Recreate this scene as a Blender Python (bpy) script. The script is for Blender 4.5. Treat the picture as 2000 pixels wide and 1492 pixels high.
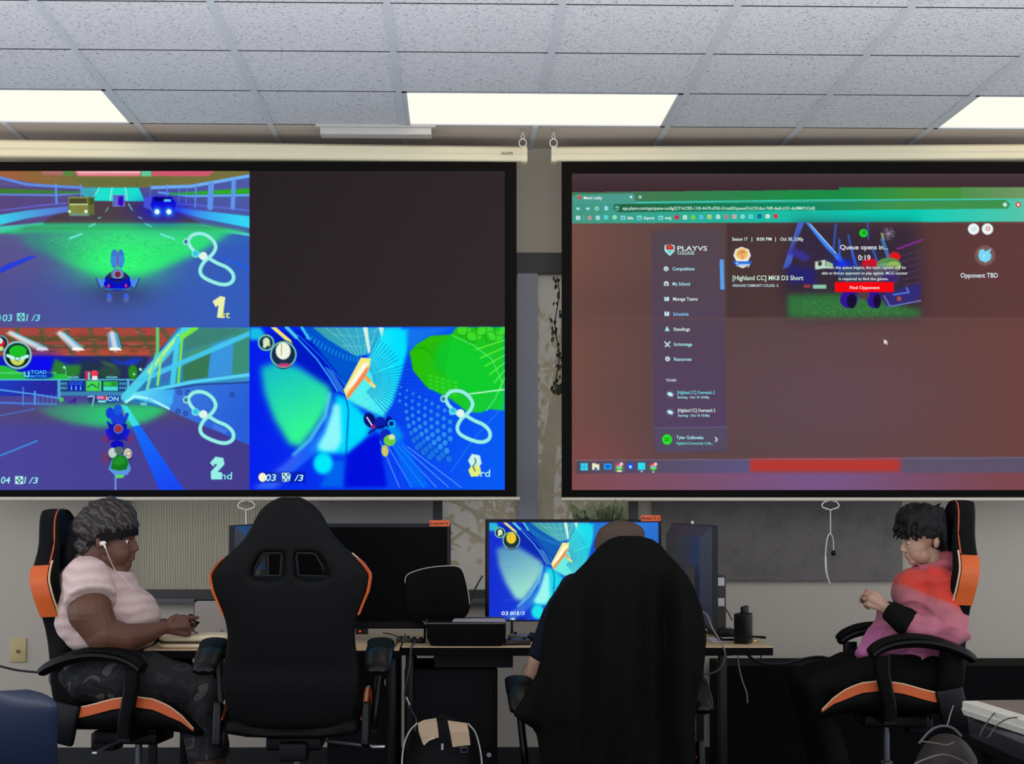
import bpy, bmesh, math, random
import numpy as np
from mathutils import Vector, Matrix, Euler, noise
random.seed(7)
PI = math.pi
SC = bpy.context.scene
COL = SC.collection
for _o in list(bpy.data.objects): bpy.data.objects.remove(_o)

# ------------------------------------------------------------------ camera
F = 3160.0                       # focal length in pixels of the 2000 px wide frame
CAMZ = 1.30
VPX, VPY = 885.0, 975.0          # where the room's depth direction vanishes
YAW, PITCH, ROLL = math.radians(1.1), math.radians(2.4), math.radians(0.12)
cam_d = bpy.data.cameras.new('camera'); cam = bpy.data.objects.new('camera', cam_d); COL.objects.link(cam)
cam_d.sensor_width = 36.0; cam_d.sensor_fit = 'HORIZONTAL'; cam_d.lens = F/2000*36.0
cam_d.clip_end = 200
cam.location = (0, 0, CAMZ)
RM = Matrix.Rotation(-YAW, 3, 'Z') @ Matrix.Rotation(PI/2+PITCH, 3, 'X') @ Matrix.Rotation(ROLL, 3, 'Z')
cam.rotation_euler = RM.to_euler()
_v = RM.transposed() @ Vector((0, 1, 0))
_ux, _uy = F*_v.x/-_v.z, -F*_v.y/-_v.z         # offset (right, down) from the principal point
PPX, PPY = VPX-_ux, VPY-_uy                    # principal point in the frame
cam_d.shift_x = (1000-PPX)/2000.0
cam_d.shift_y = (PPY-746)/2000.0
SC.camera = cam

def W(px, py, Y):
    """the point of the room at depth Y that the photograph shows at (px, py)"""
    d = RM @ Vector(((px-PPX)/F, -(py-PPY)/F, -1.0))
    t = Y/d.y
    return Vector((0, 0, CAMZ)) + d*t
def S(Y): return Y/F

# ------------------------------------------------------------------ world, exposure
SC.view_settings.view_transform = 'Standard'; SC.view_settings.look = 'None'
SC.view_settings.exposure = 0.0; SC.view_settings.gamma = 1.0; SC.view_settings.use_curve_mapping = False
wd = bpy.data.worlds.new('world'); SC.world = wd; wd.use_nodes = True
_bg = wd.node_tree.nodes['Background']
_bg.inputs[0].default_value = (0.80, 0.86, 1.0, 1); _bg.inputs[1].default_value = 1.65
# added unseen area light facing up to brighten the ceiling; no tabletops are built
_al = bpy.data.lights.new('ceiling_fill_light', 'AREA'); _al.shape = 'RECTANGLE'; _al.size = 8.0; _al.size_y = 4.0; _al.energy = 290; _al.color = (0.93, 0.96, 1.0)
_ao = bpy.data.objects.new('ceiling_fill_light', _al); COL.objects.link(_ao); _ao.location = (0.2, 2.2, 0.55); _ao.rotation_euler = (PI, 0, 0)

# ------------------------------------------------------------------ materials
def lin(c):
    out = []
    for v in c[:3]:
        v = v/255.0
        out.append(v/12.92 if v <= 0.04045 else ((v+0.055)/1.055)**2.4)
    return (out[0], out[1], out[2], 1)
MATS = {}
def mat(name, col, rough=0.6, metal=0.0, spec=0.5, var=0.0, vscale=6.0, bump=0.0, bscale=60.0, coat=0.0, sheen=0.0, sub=0.0, alpha=1.0, emit=None, estr=1.0):
    if name in MATS: return MATS[name]
    if spec == 0.5 and rough >= .7: spec = .12
    m = bpy.data.materials.new(name); m.use_nodes = True; MATS[name] = m
    nt = m.node_tree; b = nt.nodes['Principled BSDF']
    b.inputs['Base Color'].default_value = lin(col); b.inputs['Roughness'].default_value = rough
    b.inputs['Metallic'].default_value = metal; b.inputs['Specular IOR Level'].default_value = spec
    b.inputs['Coat Weight'].default_value = coat; b.inputs['Sheen Weight'].default_value = sheen
    if sub: b.inputs['Subsurface Weight'].default_value = sub; b.inputs['Subsurface Scale'].default_value = 0.01
    if alpha < 1: b.inputs['Alpha'].default_value = alpha
    if emit: b.inputs['Emission Color'].default_value = lin(emit); b.inputs['Emission Strength'].default_value = estr
    tc = nt.nodes.new('ShaderNodeTexCoord')
    n = nt.nodes.new('ShaderNodeTexNoise'); n.inputs['Scale'].default_value = vscale; n.inputs['Detail'].default_value = 5
    nt.links.new(tc.outputs['Object'], n.inputs['Vector'])
    mx = nt.nodes.new('ShaderNodeMix'); mx.data_type = 'RGBA'
    c = lin(col); v = max(var, 0.04)
    mx.inputs['A'].default_value = tuple(x*(1-v) for x in c[:3])+(1,)
    mx.inputs['B'].default_value = tuple(min(1, x*(1+v)) for x in c[:3])+(1,)
    nt.links.new(n.outputs['Fac'], mx.inputs['Factor']); nt.links.new(mx.outputs['Result'], b.inputs['Base Color'])
    if bump:
        n2 = nt.nodes.new('ShaderNodeTexNoise'); n2.inputs['Scale'].default_value = bscale; n2.inputs['Detail'].default_value = 6
        nt.links.new(tc.outputs['Object'], n2.inputs['Vector'])
        bp = nt.nodes.new('ShaderNodeBump'); bp.inputs['Strength'].default_value = bump; bp.inputs['Distance'].default_value = 0.01
        nt.links.new(n2.outputs['Fac'], bp.inputs['Height']); nt.links.new(bp.outputs['Normal'], b.inputs['Normal'])
    return m
def emat(name, col, strength=1.0, attr=None):
    if name in MATS: return MATS[name]
    m = bpy.data.materials.new(name); m.use_nodes = True; MATS[name] = m
    nt = m.node_tree; nt.nodes.clear()
    o = nt.nodes.new('ShaderNodeOutputMaterial'); e = nt.nodes.new('ShaderNodeEmission')
    e.inputs['Strength'].default_value = strength
    if attr:
        a = nt.nodes.new('ShaderNodeVertexColor'); a.layer_name = attr; nt.links.new(a.outputs['Color'], e.inputs['Color'])
    else: e.inputs['Color'].default_value = lin(col)
    nt.links.new(e.outputs[0], o.inputs['Surface'])
    return m
class NB:
    """little helper for hand-wired node materials"""
    def __init__(s, name):
        s.m = bpy.data.materials.new(name); s.m.use_nodes = True; s.nt = s.m.node_tree; s.b = s.nt.nodes['Principled BSDF']; MATS[name] = s.m
        s.tc = s.n('ShaderNodeTexCoord')
    def n(s, t, **kw):
        x = s.nt.nodes.new(t)
        for k, v in kw.items():
            if hasattr(x, k): setattr(x, k, v)
            else: x.inputs[k].default_value = v
        return x
    def l(s, a, b): s.nt.links.new(a, b)

TMP = bpy.data.scenes.new('workbench')      # a scratch scene where shapes are melted; removed at the end
# ------------------------------------------------------------------ mesh helpers
def bm_new(): return bmesh.new()
def box(bm, c, s, rot=None, bev=0.0):
    r = bmesh.ops.create_cube(bm, size=1.0); vs = r['verts']
    M = Matrix.Translation(c) @ (rot.to_4x4() if rot is not None else Matrix.Identity(4)) @ Matrix.Diagonal((s[0], s[1], s[2], 1))
    bmesh.ops.transform(bm, matrix=M, verts=vs)
    if bev > 0:
        es = list({e for v in vs for e in v.link_edges})
        bmesh.ops.bevel(bm, geom=es, offset=bev, segments=3, affect='EDGES', profile=0.5)
def boxr(bm, x0, x1, y0, y1, z0, z1, bev=0.0, rot=None):
    box(bm, ((x0+x1)/2, (y0+y1)/2, (z0+z1)/2), (abs(x1-x0), abs(y1-y0), abs(z1-z0)), rot, bev)
def frame_of(d):
    d = d.normalized(); up = Vector((0, 0, 1)) if abs(d.z) < 0.95 else Vector((0, 1, 0))
    a = d.cross(up).normalized(); b = a.cross(d).normalized(); return a, b
def loft(bm, secs, closed=True, cap=True):
    rings = [[bm.verts.new(p) for p in s] for s in secs]
    n = len(rings[0])
    for i in range(len(rings)-1):
        for j in range(n if closed else n-1):
            k = (j+1) % n
            try: bm.faces.new((rings[i][j], rings[i][k], rings[i+1][k], rings[i+1][j]))
            except ValueError: pass
    if cap and closed:
        for r in (rings[0], rings[-1]):
            try: bm.faces.new(r)
            except ValueError: pass
    return rings
def tube(bm, pts, r, seg=8, r1=None, flat=1.0):
    pts = [Vector(p) for p in pts]; n = len(pts); secs = []; a0 = None
    for i, p in enumerate(pts):
        d = (pts[min(i+1, n-1)]-pts[max(i-1, 0)])
        if d.length < 1e-9: d = Vector((0, 0, 1))
        d.normalize()
        if a0 is None: a, b = frame_of(d)
        else:
            a = a0 - d*a0.dot(d); a.normalize(); b = a.cross(d).normalized()
        a0 = a
        rr = r if r1 is None else r+(r1-r)*i/max(1, n-1)
        if isinstance(r, (list, tuple)): rr = r[i]
        secs.append([p + a*rr*math.cos(2*PI*k/seg) + b*rr*flat*math.sin(2*PI*k/seg) for k in range(seg)])
    loft(bm, secs)
def curve(pts, n=8):
    """Catmull-Rom through points"""
    P = [Vector(p) for p in pts]; P = [P[0]*2-P[1]]+P+[P[-1]*2-P[-2]]; out = []
    for i in range(1, len(P)-2):
        for k in range(n):
            t = k/n; a, b, c, d = P[i-1], P[i], P[i+1], P[i+2]
            out.append(0.5*((2*b)+(c-a)*t+(2*a-5*b+4*c-d)*t*t+(3*b-a-3*c+d)*t**3))
    out.append(P[-2]); return out
def interp(tab, x):
    xs = [t[0] for t in tab]
    if x <= xs[0]: return tab[0][1]
    for i in range(len(tab)-1):
        if x <= xs[i+1]:
            f = (x-xs[i])/(xs[i+1]-xs[i]); return tab[i][1]+(tab[i+1][1]-tab[i][1])*f
    return tab[-1][1]
def cone(bm, p0, p1, r0, r1, seg=20):
    tube(bm, [p0, p1], [r0, r1], seg)
def ell(bm, c, r, rot=None, seg=20):
    c = Vector(c); nv = max(6, seg*2//3); rings = []
    def T(x, y, z):
        q = Vector((x*r[0], y*r[1], z*r[2])); return c+(rot @ q if rot is not None else q)
    top, bot = bm.verts.new(T(0, 0, 1)), bm.verts.new(T(0, 0, -1))
    for i in range(1, nv):
        a = PI*i/nv; sr, cz = math.sin(a), math.cos(a)
        rings.append([bm.verts.new(T(sr*math.cos(2*PI*k/seg), sr*math.sin(2*PI*k/seg), cz)) for k in range(seg)])
    for k in range(seg):
        n = (k+1) % seg; bm.faces.new((top, rings[0][k], rings[0][n])); bm.faces.new((bot, rings[-1][n], rings[-1][k]))
        for i in range(nv-2): bm.faces.new((rings[i][k], rings[i+1][k], rings[i+1][n], rings[i][n]))
def caps(bm, pts, rs, seg=16):
    """chain of tapered capsules (separate shells; for blob())"""
    for i in range(len(pts)-1):
        p, q = Vector(pts[i]), Vector(pts[i+1]); n = max(2, int((q-p).length/ (min(rs[i], rs[i+1])*0.5))+1); n = min(n, 24)
        tube(bm, [p+(q-p)*k/n for k in range(n+1)], [rs[i]+(rs[i+1]-rs[i])*k/n for k in range(n+1)], seg)
    for p, r in zip(pts, rs): ell(bm, p, (r, r, r), seg=seg)
def prism(bm, pts2, to3, t0, t1):
    """closed 2-D outline pushed from depth t0 to t1; to3(a, b, t) gives the point"""
    loft(bm, [[to3(a, b, t0) for a, b in pts2], [to3(a, b, t1) for a, b in pts2]])
def rrect(x0, x1, y0, y1, r, n=5):
    o = []
    for cx, cy, a0 in ((x1-r, y1-r, 0), (x0+r, y1-r, PI/2), (x0+r, y0+r, PI), (x1-r, y0+r, 1.5*PI)):
        for k in range(n+1): o.append((cx+r*math.cos(a0+PI/2*k/n), cy+r*math.sin(a0+PI/2*k/n)))
    return o
def lathe(bm, prof, c, seg=24, ax='Z'):
    secs = []
    for r, h in prof:
        ring = []
        for k in range(seg):
            a = 2*PI*k/seg; x, y = r*math.cos(a), r*math.sin(a)
            ring.append(Vector(c)+(Vector((x, y, h)) if ax == 'Z' else (Vector((x, h, y)) if ax == 'Y' else Vector((h, x, y)))))
        secs.append(ring)
    loft(bm, secs)
def finish(bm):
    bmesh.ops.recalc_face_normals(bm, faces=bm.faces)
def tag(o, label=None, cat=None, group=None, kind=None):
    if label: o['label'] = label
    if cat: o['category'] = cat
    if group: o['group'] = group
    if kind: o['kind'] = kind
    return o
def thing(name, label, cat, loc=(0, 0, 0), rotz=0.0, group=None):
    e = bpy.data.objects.new(name, None); COL.objects.link(e); e.empty_display_size = 0.1
    e.location = loc; e.rotation_euler = (0, 0, rotz)
    return tag(e, label, cat, group)
def obj(name, bm, m, parent=None, smooth=True, local=False, label=None, angle=40):
    finish(bm)
    me = bpy.data.meshes.new(name); bm.to_mesh(me); bm.free()
    return objm(name, me, m, parent, smooth, local, label, angle)
def objm(name, me, m, parent=None, smooth=True, local=False, label=None, angle=40):
    if m is not None: me.materials.append(m)
    o = bpy.data.objects.new(name, me); COL.objects.link(o)
    if smooth:
        me.polygons.foreach_set('use_smooth', [True]*len(me.polygons))
        try: me.set_sharp_from_angle(angle=math.radians(angle))
        except Exception: pass
    if label: o['label'] = label
    if parent is not None:
        o.parent = parent
        if not local: 
            rt = parent
            while rt.parent is not None: rt = rt.parent
            M = Matrix.Translation(rt.location) @ Euler(rt.rotation_euler).to_matrix().to_4x4()
            o.matrix_parent_inverse = M.inverted()
            if parent is not rt:         # parts of parts: the part itself sits at the thing's frame
                o.matrix_parent_inverse = Matrix.Identity(4) if rt is not parent else o.matrix_parent_inverse
    elif not local:
        co = np.empty(len(me.vertices)*3, dtype=np.float32); me.vertices.foreach_get('co', co); co = co.reshape(-1, 3)
        lo, hi = co.min(0), co.max(0); c = np.array([(lo[0]+hi[0])/2, (lo[1]+hi[1])/2, lo[2]])
        co -= c.astype(np.float32); me.vertices.foreach_set('co', co.ravel()); me.update()
        o.location = tuple(float(v) for v in c)
    return o
def struct(name, bm, m, smooth=False):
    o = obj(name, bm, m, None, smooth); o['kind'] = 'structure'; return o
def blob(name, bm, m, parent=None, voxel=0.006, sm=4, disp=None, label=None, local=False):
    """melts overlapping closed shells into one continuous surface"""
    finish(bm)
    me = bpy.data.meshes.new(name); bm.to_mesh(me); bm.free()
    t = bpy.data.objects.new('tmp', me); TMP.collection.objects.link(t)
    r = t.modifiers.new('r', 'REMESH'); r.mode = 'VOXEL'; r.voxel_size = voxel
    if sm: s = t.modifiers.new('s', 'SMOOTH'); s.factor = 0.5; s.iterations = sm
    TMP.view_layers[0].update(); dg = TMP.view_layers[0].depsgraph; me2 = bpy.data.meshes.new_from_object(t.evaluated_get(dg))
    bpy.data.objects.remove(t); bpy.data.meshes.remove(me)
    if disp:
        n = len(me2.vertices); co = np.empty(n*3); me2.vertices.foreach_get('co', co); nr = np.empty(n*3)
        me2.vertices.foreach_get('normal', nr); co = co.reshape(-1, 3); nr = nr.reshape(-1, 3)
        for i in range(n):
            co[i] += nr[i]*disp(Vector(co[i]))
        me2.vertices.foreach_set('co', co.ravel()); me2.update()
    return objm(name, me2, m, parent, True, local, label, angle=80)
# ------------------------------------------------------------------ a small painter for the pictures the screens show
class Cv:
    def __init__(s, x0, y0, x1, y1, nx, ny, base):
        s.nx, s.ny = nx, ny; s.x0, s.y0 = x0, y0; s.dx, s.dy = (x1-x0)/(nx-1), (y1-y0)/(ny-1)
        s.A = np.empty((ny, nx, 3)); s.A[:] = base
        s.X, s.Y = np.meshgrid(x0+s.dx*np.arange(nx), y0+s.dy*np.arange(ny)); s.T = (0, 0, 1.0); s.clip = None
    def t(s, p): return (s.T[0]+p[0]/s.T[2], s.T[1]+p[1]/s.T[2])
    def _box(s, xs, ys, pad):
        i0 = max(0, int((min(xs)-pad-s.x0)/s.dx)); i1 = min(s.nx, int((max(xs)+pad-s.x0)/s.dx)+2)
        j0 = max(0, int((min(ys)-pad-s.y0)/s.dy)); j1 = min(s.ny, int((max(ys)+pad-s.y0)/s.dy)+2)
        return i0, i1, j0, j1
    def _blend(s, b, m, col, a):
        i0, i1, j0, j1 = b
        if i1 <= i0 or j1 <= j0: return
        X, Y = s.X[j0:j1, i0:i1], s.Y[j0:j1, i0:i1]
        if s.clip is not None:
            c = s.clip; m = m*((X >= c[0]) & (X <= c[2]) & (Y >= c[1]) & (Y <= c[3]))
        c = col(X, Y) if callable(col) else np.array(col, dtype=float)
        m = (m*a)[..., None]; s.A[j0:j1, i0:i1] = s.A[j0:j1, i0:i1]*(1-m)+c*m
    def _blur(s, m, sg):
        sg = sg/s.dx
        if sg < 0.3: return m
        h, w = m.shape; fy = np.fft.fftfreq(h)[:, None]; fx = np.fft.rfftfreq(w)[None, :]
        return np.clip(np.fft.irfft2(np.fft.rfft2(m)*np.exp(-2*(PI*sg)**2*(fx*fx+fy*fy)), s=m.shape), 0, 1)
    def poly(s, pts, col, a=1.0, soft=0.0):
        P = [s.t(p) for p in pts]; soft = soft/s.T[2]
        b = s._box([p[0] for p in P], [p[1] for p in P], 3*soft+2); i0, i1, j0, j1 = b
        if i1 <= i0 or j1 <= j0: return
        X, Y = s.X[j0:j1, i0:i1], s.Y[j0:j1, i0:i1]; m = np.zeros(X.shape)
        for ox in (-.33, 0, .33):
            for oy in (-.33, 0, .33):
                x, y = X+ox*s.dx, Y+oy*s.dy; ins = np.zeros(X.shape, bool)
                for k in range(len(P)):
                    (xa, ya), (xb, yb) = P[k], P[k-1]
                    if ya == yb: continue
                    ins ^= ((ya > y) != (yb > y)) & (x < (xb-xa)*(y-ya)/(yb-ya)+xa)
                m += ins
        s._blend(b, s._blur(m/9, soft), col, a)
    def rect(s, x0, y0, x1, y1, col, a=1.0, soft=0.0): s.poly([(x0, y0), (x1, y0), (x1, y1), (x0, y1)], col, a, soft)
    def line(s, pts, w, col, a=1.0, soft=0.0):
        P = [s.t(p) for p in pts]; w = w/s.T[2]; soft = soft/s.T[2]
        b = s._box([p[0] for p in P], [p[1] for p in P], w+3*soft+2); i0, i1, j0, j1 = b
        if i1 <= i0 or j1 <= j0: return
        X, Y = s.X[j0:j1, i0:i1], s.Y[j0:j1, i0:i1]; d = np.full(X.shape, 1e9)
        for (xa, ya), (xb, yb) in zip(P[:-1], P[1:]):
            L = (xb-xa)**2+(yb-ya)**2+1e-9; t = np.clip(((X-xa)*(xb-xa)+(Y-ya)*(yb-ya))/L, 0, 1)
            d = np.minimum(d, np.hypot(X-xa-t*(xb-xa), Y-ya-t*(yb-ya)))
        s._blend(b, s._blur(np.clip((w/2-d)/s.dx+.5, 0, 1)*min(1, w/s.dx), soft), col, a)
    def el(s, cx, cy, rx, ry, col, a=1.0, soft=0.0, rot=0.0):
        n = 28; c, sn = math.cos(rot), math.sin(rot)
        s.poly([(cx+rx*math.cos(2*PI*k/n)*c-ry*math.sin(2*PI*k/n)*sn, cy+rx*math.cos(2*PI*k/n)*sn+ry*math.sin(2*PI*k/n)*c) for k in range(n)], col, a, soft)
    def glow(s, cx, cy, rx, ry, col, a=1.0):
        cx, cy = s.t((cx, cy)); rx /= s.T[2]; ry /= s.T[2]
        b = s._box([cx], [cy], 3*max(rx, ry)); i0, i1, j0, j1 = b
        if i1 <= i0 or j1 <= j0: return
        X, Y = s.X[j0:j1, i0:i1], s.Y[j0:j1, i0:i1]
        s._blend(b, np.exp(-((X-cx)/rx)**2-((Y-cy)/ry)**2), col, a)
    def ring(s, cx, cy, r, w, col, a=1.0):
        s.line([(cx+r*math.cos(2*PI*k/28), cy+r*math.sin(2*PI*k/28)) for k in range(29)], w, col, a)
    def grad(s, p0, c0, p1, c1):
        p0, p1 = s.t(p0), s.t(p1); c0, c1 = np.array(c0, float), np.array(c1, float)
        dx, dy = p1[0]-p0[0], p1[1]-p0[1]; L = dx*dx+dy*dy
        return lambda X, Y: c0+(c1-c0)*np.clip(((X-p0[0])*dx+(Y-p0[1])*dy)/L, 0, 1)[..., None]

MAPC = (150, 240, 230)
def minimap(c, ox, oy, cyan=(40, 200, 230)):
    """race course outline: two joined loops, in photograph pixels"""
    T = c.T; c.T = (ox, oy, 1.0)
    l1 = [(363, 470), (372, 460), (386, 457), (400, 461), (412, 471), (417, 483), (413, 494), (403, 505)]
    l0 = [(363, 470), (368, 483), (380, 496), (394, 507)]
    l2 = [(403, 505), (420, 515), (438, 523), (450, 535), (451, 548), (441, 556), (425, 556), (403, 548), (390, 539), (387, 527), (394, 513), (403, 505)]
    for l in (l1, l0, l2): c.line([(p.x, p.y) for p in curve([(x, y, 0) for x, y in l], 5)], 9, (60, 130, 150), .35)
    for l in (l1, l0, l2): c.line([(p.x, p.y) for p in curve([(x, y, 0) for x, y in l], 5)], 7, MAPC)
    c.el(359, 473, 6, 7, (150, 220, 225)); c.el(359, 473, 3, 4, (40, 110, 140)); c.el(378, 497, 8, 7, (120, 220, 230)); c.el(378, 496, 5, 5, cyan)
    c.el(393, 501, 8, 8, (225, 245, 235)); c.T = T
def flag(c, x, y, w, h, col):
    c.rect(x, y, x+w, y+h, col)
    for i in range(3):
        for j in range(3):
            if (i+j) % 2: c.rect(x+w*(.16+.24*i), y+h*(.14+.26*j), x+w*(.4+.24*i), y+h*(.38+.26*j), (40, 60, 90))

def quad_tunnel(c, cool=False):
    GRN = ((30, 120, 235), (20, 90, 225), (20, 110, 235)) if cool else ((40, 190, 10), (20, 205, 60), (15, 205, 45))
    """racing game view: blue tube road with a green pillar. In its own 2000-wide frame"""
    g = c.grad
    c.rect(5, 30, 1880, 1210, g((0, 600), (5, 30, 235), (1800, 900), (10, 90, 245)))
    c.poly([(10, 40), (90, 40), (150, 130), (10, 130)], (20, 190, 230), 1, 10)
    c.poly([(370, 60), (480, 60), (700, 420), (700, 520), (600, 500), (300, 250), (200, 180), (120, 80)], (0, 25, 200), 1, 8)
    c.poly([(90, 330), (200, 290), (350, 320), (590, 470), (600, 560), (560, 650), (470, 790), (380, 900), (300, 880), (190, 700), (120, 520)], g((200, 300), (70, 140, 205), (400, 760), (140, 220, 215)) if cool else g((200, 300), (20, 190, 200), (400, 760), (50, 245, 150)), 1, 22)
    c.poly([(380, 40), (620, 40), (830, 250), (740, 400), (700, 480), (640, 360)], (0, 85, 205), 1, 5)
    for k in range(16):
        t = k/15; x = 440+t*380; y = 90+math.sin(t*1.5)*170
        c.line([(x, y), (x-18+t*20, y+30)], 7, (40, 170, 240), .8)
        c.line([(x-110+t*40, y+70+t*60), (x-60, y+150+t*40)], 4, (0, 40, 150), .5)
    c.line([(340, 100), (500, 270), (590, 400), (650, 500)], 10, (60, 170, 250)); c.line([(360, 90), (530, 250), (640, 380), (720, 470)], 6, (20, 120, 240))
    for k in range(9):
        y = 330+k*20; c.line([(560+k*12, y), (620+k*12, y+34)], 6, (80, 200, 255), .8)
    c.poly([(470, 40), (1120, 40), (1000, 150), (880, 230), (790, 250), (680, 190), (570, 120)], g((500, 40), (60, 160, 170), (1100, 100), (40, 180, 230)), 1, 3)
    for k in range(6): c.line([(560+k*75, 40), (690+k*40, 140+k*8), (760+k*22, 235)], 4, (150, 225, 225), .8)
    c.line([(620, 90), (800, 110), (960, 50)], 4, (160, 225, 225), .7); c.line([(680, 170), (820, 180), (930, 130)], 4, (160, 225, 225), .7)
    c.poly([(835, 40), (868, 40), (890, 220), (872, 222)], (215, 240, 225)); c.poly([(950, 40), (985, 40), (990, 120), (975, 140)], (190, 240, 225))
    c.poly([(165, 40), (205, 40), (310, 130), (330, 180), (280, 140)], (235, 225, 120)); c.line([(280, 40), (350, 110)], 26, (70, 200, 240)); c.line([(390, 40), (440, 120)], 20, (60, 190, 245))
    c.poly([(1000, 50), (1180, 50), (1160, 200), (1110, 400), (1050, 590), (980, 690), (830, 620), (700, 560), (880, 240)], g((800, 400), (90, 240, 240), (1130, 300), (0, 225, 255)), 1, 10)
    c.poly([(1150, 60), (1200, 40), (1530, 40), (1300, 110), (1170, 240)], (20, 120, 235), .9, 14)
    for k in range(26):
        a = -1.15+k*0.085; ca, sa = math.cos(a), math.sin(a)
        c.line([(800+110*ca, 420+100*sa), (800+(560 if k > 8 else 330)*ca, 420+(440 if k > 8 else 330)*sa)], 4.5, (0, 60, 170), .75)
    for k in range(4): c.line([(800+(160+k*70)*math.cos(a), 420+(150+k*62)*math.sin(a)) for a in [-0.9+j*.14 for j in range(17)]], 3, (20, 110, 190), .5)
    for i in range(11):
        for j in range(9):
            x = 1110+i*46-j*8+j*j*2.2; y = 470+i*26+j*50-i*2+j*i*1.2
            if x > 1480 or y > 1000 or y < 440 or x-1100 < (j-2)*20: continue
            r = 9+j*1.6+i*1.0
            c.el(x, y, r*1.05, r*1.15, (0, 70, 200), .8); c.el(x, y, r*.85, r*.95, (50, 150, 245), .9 if j < 6 else .55, 2)
    c.poly([(1175, 220), (1230, 160), (1330, 100), (1480, 90), (1520, 38), (1872, 38), (1872, 640), (1760, 630), (1700, 655), (1600, 650), (1480, 560), (1300, 470), (1200, 350)], g((1300, 200), GRN[0], (1800, 600), GRN[1]), 1, 4)
    c.poly([(1400, 150), (1480, 100), (1640, 160), (1780, 260), (1850, 430), (1840, 520), (1600, 520), (1450, 400), (1350, 300)], GRN[2], .9, 14)
    if cool: c.T0 = c.clip; c.clip = (0, 0, 1, 1)
    c.line([(1480, 95), (1640, 165), (1780, 270), (1855, 440), (1800, 560), (1740, 640)], 6, (90, 240, 120))
    for k in range(14): c.line([(1200+k*22, 200-k*8), (1290+k*10, 170+k*18)], 4, (10, 130, 30), .5)
    for k in range(5): c.el(1570+k*80, 60+(k % 2)*40, 55, 34, (90, 245, 60), .5); 
    for k in range(6): c.ring(1560+k*70, 60+(k % 2)*50, 40, 5, (20, 120, 10), .7)
    for k in range(6): c.line([(1660+k*34, 200+k*60), (1872, 130+k*55)], 10, (120, 250, 70), .7)
    for k in range(20): c.el(1330+(k % 5)*45, 390+(k//5)*30+(k % 5)*12, 18, 9, (60, 240, 40), .5, 3)
    if cool: c.clip = c.T0
    c.line([(1600, 522), (1870, 488)], 9, (190, 250, 210)); c.line([(1870, 600), (1640, 850), (1480, 1080)], 5, (60, 160, 255), .6)
    c.poly([(640, 520), (725, 560), (800, 620), (900, 740), (860, 840), (720, 950), (560, 950), (440, 930), (560, 760), (620, 640)], (0, 220, 250), 1, 16)
    c.poly([(560, 640), (600, 560), (540, 780), (420, 900), (60, 1200), (180, 1200), (480, 960), (560, 820), (600, 700)], (30, 110, 250), .8, 8)
    c.line([(590, 520), (560, 680), (450, 850), (330, 960)], 26, (90, 220, 240), .8, 8)
    c.poly([(620, 590), (670, 600), (680, 860), (640, 930), (550, 935), (500, 900), (560, 800), (600, 680)], (150, 248, 250), .95, 14)
    c.line([(700, 500), (730, 640), (715, 900), (700, 1190)], 10, (0, 60, 200), .8, 3)
    c.poly([(520, 1190), (620, 1000), (700, 1000), (690, 1190)], (0, 110, 240), .8, 12)
    c.poly([(860, 840), (960, 800), (980, 1000), (1010, 1190), (700, 1190), (720, 960)], (0, 15, 220), 1, 12)
    c.el(545, 1020, 70, 78, (0, 235, 250), 1, 12); c.poly([(20, 1200), (330, 960), (420, 940), (220, 1200)], (60, 90, 245), .6, 14)
    for k in range(6): c.line([(960+k*40, 860+k*8), (1100+k*90, 1190)], 6, (110, 180, 255), .8)
    c.poly([(1030, 840), (1130, 860), (1320, 1190), (1180, 1190)], (0, 120, 250), .6, 4)
    # rider and kart, a plain little vehicle
    c.el(1000, 760, 150, 60, (0, 190, 240), .6, 14, .6)
    c.el(885, 710, 42, 56, (10, 15, 110), 1, 3, -.5); c.line([(865, 690), (900, 745)], 10, (230, 230, 240)); c.line([(900, 760), (925, 745)], 20, (170, 20, 110))
    c.el(960, 730, 42, 46, (10, 30, 170), 1, 3); c.el(1025, 720, 30, 40, (5, 20, 150), 1, 2); c.line([(880, 800), (940, 760), (1050, 740)], 14, (10, 20, 120))
    c.el(1000, 820, 42, 48, (15, 40, 190)); c.ring(1045, 735, 24, 8, (0, 210, 240)); c.el(1030, 855, 44, 40, (110, 205, 60), 1, 2); c.el(1045, 830, 24, 20, (210, 230, 170), 1, 2)
    c.el(995, 930, 26, 42, (190, 210, 90), 1, 2, -.1); c.el(995, 930, 10, 30, (230, 190, 120), 1, 2, -.1)
    c.poly([(820, 258), (892, 264), (880, 340), (722, 562), (694, 492)], (245, 235, 130)); c.poly([(836, 300), (880, 290), (790, 440), (705, 500)], (250, 250, 245), .9, 3)
    c.poly([(860, 330), (885, 320), (850, 400), (722, 560), (716, 530)], (250, 130, 70), .95, 3); c.line([(858, 408), (915, 465)], 26, (240, 220, 130)); c.line([(862, 404), (880, 425)], 26, (245, 150, 70), .8)
    for cx, cy, r in ((131, 150, 56), (256, 236, 94)):
        c.el(cx, cy, r, r*1.12, (20, 45, 60), .92); c.ring(cx, cy, r*.97, 11, (120, 200, 190)); 
    c.el(133, 145, 26, 32, (215, 235, 195), 1, 3); c.el(120, 175, 12, 14, (225, 240, 200)); c.el(150, 165, 12, 12, (190, 215, 120))
    coin = (250, 205, 30) if cool else (240, 245, 225)
    c.el(255, 210, 54, 62, coin, 1, 2); c.line([(243, 160), (243, 240)], 5, (140, 140, 90)); c.el(262, 312, 48, 14, (225, 60, 130) if not cool else (60, 50, 90), .9, 5)
    c.rect(70, 1080, 420, 1160, (5, 20, 130), .5, 4); c.el(105, 1120, 29, 32, coin if cool else (245, 245, 215))
    c.poly([(245, 1088), (300, 1088), (298, 1150), (250, 1152)], (200, 245, 240)); 
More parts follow.
